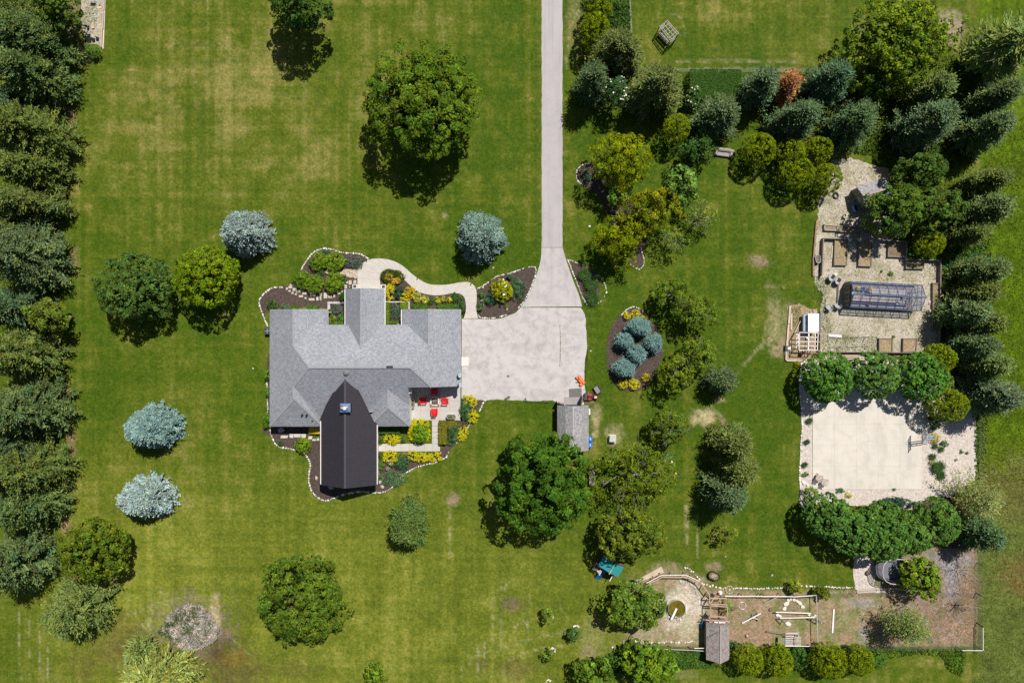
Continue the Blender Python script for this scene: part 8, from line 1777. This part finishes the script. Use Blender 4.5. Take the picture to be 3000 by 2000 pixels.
# pond tank
p = w(1110, 718, .6); tk = thing('pond_tank', 'round galvanised tank of murky green water in the run', 'tank', (p.x, p.y, 0)); r = 98 / 3.92 * MPP
part(tk, 'wall', MB().lathe([(r, 0), (r, .6), (r * .965, .6), (r * .965, .02)], (0, 0, 0), 36), M_GALV, False); part(tk, 'rim', MB().tube([(r * math.cos(a * .1745), r * math.sin(a * .1745), .61) for a in range(37)], .03, 6, False), M_GALV, False)
m, t_, b_ = newmat('murky_water'); f = noise(t_, 1.4, pos(t_), 4, .6); t_.links.new(ramp(t_, f, [(.35, (.085, .075, .006)), (.6, (.15, .115, .01)), (.8, (.24, .15, .01))]), b_.inputs['Base Color']); b_.inputs['Roughness'].default_value = .08
part(tk, 'water', MB().lathe([(r * .966, .44), (0, .44)], (0, 0, 0), 36), m, False)
A, B = w(1108, 712, .5), w(1048, 828, .62); A.z = .44; B.z = .72; solo('ramp_board', MB().bar(A, B, .26, .05), M_WHITE, 'white board leaning from the rim into the murky tank', 'board')
# poles lying about and low things
def pole(label, a, b, r=.05, z=.06, mat=None, zz=ZH, name='pole'):
    A, B = zz(*a), zz(*b); A, B = P(*A, z), P(*B, z); return solo(name, MB().tube([A, B], r, 7), mat or M_TIMB2, label, 'pole')
pole('pale pole lying on the ground before the arbour', (1225, 836), (1392, 815)); pole('short stick lying under the pink ball', (1948, 1052), (2040, 1042), .03); pole('thin pale stick along the lower stone heap', (890, 1096), (1065, 1092)); pole('thin stick near the gable of the brown coop', (1720, 1060), (1800, 1072), .025)
plank('white plank lying alone in the open part of the run', ZI, (604, 574), (590, 792), .20, .08, M_WHITE)
def tri_trestle():
    t = thing('climbing_plank', 'white plank seesaw propped on crossed poles in the run', 'seesaw', w(1960, 830, 0)); part(t, 'plank', MB().bar(w(1858, 880, .2), w(2075, 765, .95), .18, .06), M_WHITE)
    for a, b in (((1970, 770, .05), (1992, 850, .8)), ((2030, 750, .05), (2060, 860, .7)), ((1980, 825, .5), (2068, 840, .5))): part(t, 'leg', MB().bar(w(*a), w(*b), .09), M_TIMBER)
    part(t, 'perch', MB().bar(w(1985, 815, .5), w(2065, 845, .5), .12), M_TIMB2); return t
tri_trestle()
p = w(1862, 680, .1); t = thing('hoop_toy', 'white and pink ring lying on the bare earth of the run', 'ring', (p.x, p.y, 0))
for i in range(12): part(t, 'segment', MB().tube([(.52 * math.cos((i + k * .9 / 3) * .5236), .52 * math.sin((i + k * .9 / 3) * .5236), .06) for k in range(4)], .05, 6), (M_WHITE, plain('lilac', (.45, .38, .62), .5, .1), plain('pale_pink', (.72, .45, .42), .5, .1))[i % 3], False)
p = w(1916, 1026, .2); mb = MB(); 
for i in range(9):
    for k in range(14): pass
mb.lathe([(.0, .0)] + [(.22 * math.sin(math.pi * i / 10), .22 - .22 * math.cos(math.pi * i / 10)) for i in range(1, 10)] + [(0, .44)], p - Vector((0, 0, p.z)), 16); solo('play_ball', mb, plain('pink_rubber', (.72, .26, .28), .4, .05), 'pink ball lying on the bare earth', 'ball', smooth=True)
p = loc2(ZW, 432, 385, .1); t = thing('wagon_wheel', 'pale metal wagon wheel lying on the stone line', 'wheel', (p.x, p.y, .2)); M_PW = plain('pale_wheel', (.62, .60, .42), .5, .1); rr = .55
part(t, 'rim', MB().tube([(rr * math.cos(a * .2094), rr * math.sin(a * .2094), 0) for a in range(31)], .035, 6, False), M_PW, False); part(t, 'hub', MB().lathe([(.1, -.05), (.1, .06), (0, .06)], (0, 0, 0), 10), M_PW, False)
for i in range(8): part(t, 'spoke', MB().bar((0, 0, 0), (rr * math.cos(i * .785), rr * math.sin(i * .785), 0), .03), M_PW, False)
p = w(1612, 540, .4); t = thing('garden_ornament', 'white and orange garden ornament beside the wagon wheel', 'ornament', (p.x, p.y, 0)); part(t, 'body', MB().lathe([(0, 0), (.28, .02), (.34, .2), (.2, .42), (0, .5)], (0, 0, 0), 12), M_WHITE, False); part(t, 'head', MB().lathe([(0, .35), (.13, .45), (.1, .6), (0, .66)], (-.22, .08, 0), 10), plain('orange_red', (.7, .2, .06), .5, .1), False)
for lab, u, v, d, col in (('blue tarpaulin bundle against the brown coop', 1405, 905, (.55, .95, .45), (.02, .14, .32)), ('grey folded sheet above the blue bundle', 1425, 850, (.75, .4, .5), (.30, .32, .36))):
    p = w(u, v, .3); t = solo('tarpaulin', MB().hexa([(p.x - d[0] / 2, p.y - d[1] / 2, 0), (p.x + d[0] / 2, p.y - d[1] / 2, 0), (p.x + d[0] / 2, p.y + d[1] / 2, 0), (p.x - d[0] / 2, p.y + d[1] / 2, 0), (p.x - d[0] * .4, p.y - d[1] * .45, d[2]), (p.x + d[0] * .3, p.y - d[1] * .3, d[2] * .8), (p.x + d[0] * .42, p.y + d[1] * .4, d[2] * 1.1), (p.x - d[0] * .3, p.y + d[1] * .42, d[2] * .7)]), plain('tarp_%d' % (col[2] * 100), col, .5, .25, 3), lab, 'tarpaulin')
# white pole rails round the inner run
wr = thing('white_rail_fence', 'white pole fence enclosing the inner run with log braces', 'fence', loc2(ZX, 690, 110)); zr_ = 1.35; x_ = lambda u, v, z=zr_: loc2(ZX, u, v, z); M_WP = plain('white_pole', (.74, .70, .66), .6, .12, 6)
top = [w(1660, 568, zr_), w(1860, 572, zr_), w(2080, 570, zr_), x_(0, 118), x_(220, 116), x_(400, 122), x_(672, 104)]
for a, b in zip(top, top[1:]): part(wr, 'rail', MB().tube([a, b], .065, 8), M_WP)
for a, b in ((x_(680, 104), x_(690, 430)), (x_(690, 440), x_(700, 760)), (x_(700, 760), x_(706, 840))): part(wr, 'rail', MB().tube([a, b], .06, 8), plain('grey_pole', (.48, .44, .40), .7, .15))
part(wr, 'rail', MB().tube([x_(225, 766), x_(690, 770)], .06, 8), M_WP)
for a in top[1:] + [x_(690, 430), x_(700, 760), x_(230, 766)]: part(wr, 'post', MB().tube([a, (a.x, a.y, 0)], .06, 7), M_TIMBER)
for a, b in ((x_(200, 112), x_(0, 200, .2)), (x_(680, 100, 1.5), x_(640, 104, 1.4))): part(wr, 'brace', MB().tube([a, b], .07, 7), M_TIMB2)
# log stand
ls = thing('log_stand', 'two long white logs on dark splayed legs inside the run', 'climbing frame', x_(400, 360, 0)); part(ls, 'log', MB().tube([x_(146, 324, .75), x_(610, 338, .75)], .085, 9), M_WP); part(ls, 'log', MB().tube([x_(205, 404, .85), x_(650, 392, .85)], .075, 9), M_WP)
for u, v, u2, v2 in ((190, 402, 270, 470), (600, 400, 740, 462)): part(ls, 'leg', MB().tube([x_(u, v, .85), x_(u2, v2, 1.1)], .07, 8), plain('dark_green_pipe', (.05, .075, .05), .6, .2)); part(ls, 'leg_end', MB().tube([x_(u2, v2, 1.1), x_(u2 + 6, v2 + 4, 1.12)], .095, 10), plain('pipe_end_blue', (.55, .62, .75), .5, .1)); a = x_(u2, v2, 1.1); part(ls, 'support', MB().tube([a, (a.x, a.y, 0)], .05, 6), M_TIMBER)
pp_ = thing('pallet_stack', 'small shelter knocked together from pale pallets by the lower fence', 'pallets', x_(380, 690, 0))
for k in range(5): part(pp_, 'board', MB().box(x_(330, 640 + k * 28, .7), (1.25, .20, .04)), wood('pallet_pale', (.50, .44, .42), .2))
for k in range(7): part(pp_, 'slat', MB().box(x_(434, 652 + k * 18, .95), (1.0, .11, .04)), wood('pallet_pale', (.56, .50, .48), .2))
part(pp_, 'beam', MB().bar(x_(272, 602, .9), x_(456, 600, .9), .26, .08), wood('pallet_pale', (.5, .44, .42), .2)); part(pp_, 'beam', MB().bar(x_(450, 596, .9), x_(446, 650, .9), .12, .08), wood('pallet_pale', (.5, .44, .42), .2)); part(pp_, 'side_panel', MB().slab([x_(178, 644, .6), x_(270, 664, .7), x_(270, 758, .7), x_(172, 756, .6)], .06), plain('olive_board', (.21, .21, .10), .8, .2)); part(pp_, 'blue_edge', MB().bar(x_(272, 664, .75), x_(272, 760, .75), .06, .06), plain('blue_edge', (.12, .30, .50), .5, .1))
lad = thing('wooden_ladder', 'narrow wooden ladder lying before the pallets', 'ladder', x_(150, 592, 0))
for s in (-1, 1): part(lad, 'rail', MB().bar(x_(35, 574 + s * 5, .35), x_(272, 606 + s * 7, .8), .05), wood('olive_wood', (.26, .24, .15)))
for k in range(14): f = k / 13; c = x_(35, 574, .36).lerp(x_(272, 606, .82), f); part(lad, 'rung', MB().box(c, (.06, .34, .05), -.12), wood('olive_wood', (.30, .27, .17)))
# trampoline
tp = thing('trampoline', 'large round cornered trampoline with a tall net beside the bright green tree', 'trampoline', loc2(ZI, 1180, 230)); c = loc2(ZI, 1150, 235, 0.0)
def oct_(cx, cy, rx, ry, z, n=16, pw=2.6):
    return [Vector((cx + math.copysign(abs(math.cos(2 * math.pi * k / n)) ** (2 / pw), math.cos(2 * math.pi * k / n)) * rx, cy + math.copysign(abs(math.sin(2 * math.pi * k / n)) ** (2 / pw), math.sin(2 * math.pi * k / n)) * ry, z)) for k in range(n)]
ctop = loc2(ZI, 1190, 232, 2.7); cx_, cy_ = ctop.x, ctop.y; RX_, RY_ = 2.15, 1.85
lo_ = oct_(cx_, cy_, RX_, RY_, .95); hi_ = oct_(cx_, cy_, RX_ * .98, RY_ * .98, 2.7); bed_ = oct_(cx_, cy_, RX_ * .86, RY_ * .86, .93)
part(tp, 'mat', MB().add(bed_, [tuple(range(16))]), plain('tramp_mat', (.150, .155, .185), .7, .08, 2)); n = 16
mb = MB().add(lo_ + bed_, [(k, (k + 1) % n, n + (k + 1) % n, n + k) for k in range(n)]); part(tp, 'pad', mb, plain('tramp_pad', (.055, .055, .055), .6, .15)); part(tp, 'top_ring', MB().tube(hi_ + hi_[:1], .05, 6, False), plain('ring_pale', (.60, .54, .52), .5, .1)); part(tp, 'frame', MB().tube(lo_ + lo_[:1], .05, 6, False), M_GALV)
for k in range(0, 16, 2): part(tp, 'post', MB().tube([(lo_[k].x, lo_[k].y, 0), lo_[k], hi_[k]], .035, 6), M_GREYM)
mb = MB()
for k in range(n):
    a0, b0, a1, b1 = lo_[k], lo_[(k + 1) % n], hi_[k], hi_[(k + 1) % n]
    for j in range(1, 12): f = j / 12; mb.bar(a0.lerp(b0, f), a1.lerp(b1, f), .008)
    for j in range(1, 14): f = j / 14; mb.bar(a0.lerp(a1, f), b0.lerp(b1, f), .008)
part(tp, 'net', mb, plain('net_grey', (.05, .05, .055), .7, .1))
lt = thing('landscape_timber', 'pale timbers laid along the gravel below the trampoline', 'timber', loc2(ZI, 950, 410))
for a, b in (((815, 405), (1000, 390)), ((820, 425), (1000, 412)), ((1000, 398), (1100, 388)), ((1100, 382), (1290, 402))): A, B = loc2(ZI, *a, .2), loc2(ZI, *b, .2); A.z = B.z = .12; part(lt, 'beam', MB().bar(A, B, .2, .2), wood('bleached_wood', (.46, .40, .33), .2))
# bare shrubs
def bare(label, z, u, v, r, h, col, n=20, seed=1):
    p = loc2(z, u, v); t = thing('bare_shrub', label, 'shrub', p); q = random.Random(seed); mb = MB()
    for i in range(n):
        a = q.uniform(0, 6.28); L = r * q.uniform(.5, 1.1); e = Vector((L * math.cos(a), L * math.sin(a), h * q.uniform(.5, 1))); m_ = e * .45 + Vector((0, 0, .15 * h)); mb.tube([(0, 0, 0), m_, e], [.04, .028, .01], 4)
        for j in range(4): s = m_.lerp(e, q.random()); d = Vector((q.uniform(-1, 1), q.uniform(-1, 1), q.uniform(0, .6))).normalized() * L * .35; mb.tube([s, s + d + e.normalized() * L * .15], [.016, .006], 3)
    part(t, 'branches', mb, col, False); part(t, 'stem', MB().tube([(0, 0, -.05), (0, 0, .3)], .09, 6), col, False)
bare('leafless pale shrub on the grey sheet beside the bright green tree', ZI, 1740, 205, 1.9, 1.4, plain('pale_twig', (.42, .36, .31), .8, .2), 22, 2); bare('dark leafless shrub on the sheet lower in the run', ZI, 1715, 545, 1.5, 1.0, plain('dark_twig', (.10, .08, .07), .8, .2), 18, 3); bare('grey dead twigs beside the small round bush in the corner', Z0, 150, 690, 1.3, .5, plain('pale_twig', (.42, .36, .31), .8, .2), 10, 4)
# ------------------------------------------------------------------ wire fences
def wire_fence(label, posts, h=1.3, rails=None, mat=None, mesh_n=5, post_r=.045, wire=.010, top=None):
    t = thing('wire_fence', label, 'fence', P(*posts[0])); mat = mat or plain('dark_post', (.05, .05, .045), .7, .2)
    W_ = [P(*p) for p in posts]
    for a in W_: part(t, 'post', MB().tube([(a.x, a.y, -.05), (a.x, a.y, h + .12)], post_r, 6), mat)
    mb = MB()
    for a, b in zip(W_, W_[1:]):
        for k in range(1, mesh_n + 1): z = h * k / mesh_n; mb.bar((a.x, a.y, z), (b.x, b.y, z), wire)
        n = int((b - a).length / .35)
        for k in range(1, n): q = a.lerp(b, k / n); mb.bar((q.x, q.y, 0), (q.x, q.y, h), wire)
    part(t, 'wire', mb, plain('fence_wire', (.20, .21, .20), .5, .1, 5, .3))
    if top:
        for a, b in zip(W_, W_[1:]): part(t, 'top_rail', MB().tube([(a.x, a.y, h), (b.x, b.y, h)], .05, 7), top)
    return t
wire_fence('wire fence along the east side between run and rough field', [(2861, y) for y in (1570, 1648, 1735, 1822, 1897)], 1.35, mesh_n=6); wire_fence('wire fence beside the court gravel and the rough field', [(2866, y) for y in (760, 850, 940, 1030, 1110, 1190, 1250, 1353, 1440, 1510)], 1.3)
wire_fence('wire fence between trampoline yard and bare run', [(2310, 1741), (2395, 1738), (2487, 1736), (2587, 1734), (2690, 1732), (2797, 1734), (2858, 1737)], 1.2); wire_fence('wire fence along the lower edge of the animal run', [(2400, 1888), (2470, 1888), (2553, 1891), (2604, 1892), (2692, 1892), (2790, 1892)], 1.3, mesh_n=7)
wire_fence('fence corner with white rails at the end of the rough field', [(2800, 1892), (2861, 1892), (2861, 1824)], 1.4, mesh_n=8, top=M_WP)
wire_fence('wire fence along the lower edge of the mown paddock', [(1895, 208), (1935, 208), (2023, 212), (2130, 212), (2235, 212), (2318, 212), (2420, 212), (2490, 212)], 1.25, mesh_n=6); wire_fence('wire fence between the hedge strip and the paddock', [(1842, -20), (1845, 60), (1850, 135), (1852, 205)], 1.25, mesh_n=6)
wire_fence('wire fence with white rails at the lower end of the pond run', [ZH(582, 1000), ZH(595, 1130), ZH(840, 1135), ZH(1045, 1140), ZH(1280, 1150), ZH(1440, 1160)], 1.2, mesh_n=6, top=plain('grey_pole', (.48, .44, .40), .7, .15))
for lab, a, b in (('grey bar crossing the lower fence of the pond run', (1040, 1130), (1080, 1198)), ('second grey bar crossing the lower fence of the pond run', (1270, 1138), (1310, 1208)), ('leaning grey bar at the corner of the pond run fence', (575, 1060), (604, 1190))):
    A, B = ZH(*a), ZH(*b); solo('fence_brace', MB().bar(P(*A, .9), P(*B, .5), .12, .08), M_TIMBER, lab, 'brace')
p = w(1365, 1168, 1.0); solo('white_pipe', MB().tube([w(1310, 1168, 1.25), w(1428, 1166, 1.25)], .05, 7), M_WHITE, 'white pipe laid along the fence beside the brown coop', 'pipe')
# corner strip: table, chairs
p = loc2(Z0, 340, 4, .7); t = thing('yard_table', 'small blue grey table cut by the top edge in the gravel strip', 'table', (p.x, p.y, 0)); part(t, 'table_top', MB().box((0, .1, .72), (.75, .45, .05)), plain('table_blue', (.40, .46, .55), .5, .1), False)
for x in (-.3, .3): part(t, 'leg', MB().bar((x, 0, 0), (x, 0, .7), .06), M_GREYM, False)
for lab, u, v in (('small white garden ornament in the gravel strip, nearer the pines', 350, 552), ('tall white garden ornament in the gravel strip, nearer the lawn', 405, 535)):
    p = loc2(Z0, u, v, .5); t = thing('yard_ornament', lab, 'ornament', (p.x, p.y, 0), 0, 'white ornaments in the gravel strip'); part(t, 'base', MB().box((0, -.15, .15), (.3, .4, .3)), M_BLACKP, False); part(t, 'figure', MB().lathe([(.14, .2), (.16, .5), (.08, .8), (0, .9)], (0, .05, 0), 10), plain('ornament_white', (.72, .70, .66), .6, .1), False)
for lab, u, v, col, d in (('orange mat on the gravel strip by the timber edging', 462, 112, (.70, .42, .24), (.5, .34, .04)), ('blue and white toy on the gravel strip', 463, 70, (.2, .3, .6), (.16, .3, .2)), ('white box on the gravel among the weeds', 368, 410, (.7, .7, .66), (.4, .3, .2))):
    p = loc2(Z0, u, v); solo('yard_box' if 'box' in lab else 'yard_mat' if 'mat' in lab else 'yard_toy', MB().box((p.x, p.y, d[2] / 2 + .02), d, .2), plain('yard_%d' % (col[0] * 100), col, .6, .15), lab, 'box' if 'box' in lab else 'mat' if 'mat' in lab else 'toy')
# fallen boughs, bits on the lawn
p = loc2(ZK, 1640, 410); mb = MB(); mb.tube([(p.x - .3, p.y - .5, .15), (p.x, p.y + .6, .2)], [.14, .1], 7).tube([(p.x - .1, p.y, .2), (p.x + .9, p.y + .1, .3)], [.08, .03], 6).tube([(p.x, p.y - .1, .2), (p.x + .6, p.y - .35, .3)], [.06, .02], 5).tube([(p.x, p.y, .15), (p.x - .4, p.y + .1, .2)], [.05, .02], 5); solo('fallen_bough', mb, wood('bough_brown', (.36, .24, .15)), 'broken brown bough lying between the oak and the wispy tree', 'bough')
for lab, x, y, s in (('tiny white marker on the west lawn beside the house', 741, 1079, .22), ('white scrap of litter on the lawn below the pond fence', 2126, 1630, .16)):
    o = put('lawn_marker' if 'marker' in lab else 'litter', rnd.choice(ROCKS), None, None, P(x, y, .06), (0, 0, 1), (s, s * 1.2, s * .6)); tag(o, lab, 'marker' if 'marker' in lab else 'litter')
cyl = P(2304, 1020, .3); t = thing('garden_barrow', 'dark upturned barrow at the bare patch beside the shelter plot', 'barrow', (cyl.x, cyl.y, 0)); part(t, 'tray', MB().hexa([(-.3, -.4, .1), (.3, -.4, .1), (.3, .4, .1), (-.3, .4, .1), (-.22, -.3, .5), (.22, -.3, .5), (.22, .3, .5), (-.22, .3, .5)]), plain('barrow_dark', (.05, .045, .04), .6, .2), False); part(t, 'handle', MB().bar((-.2, -.9, .3), (-.2, .3, .2), .05).bar((.2, -.9, .3), (.2, .3, .2), .05), M_TIMBER, False)
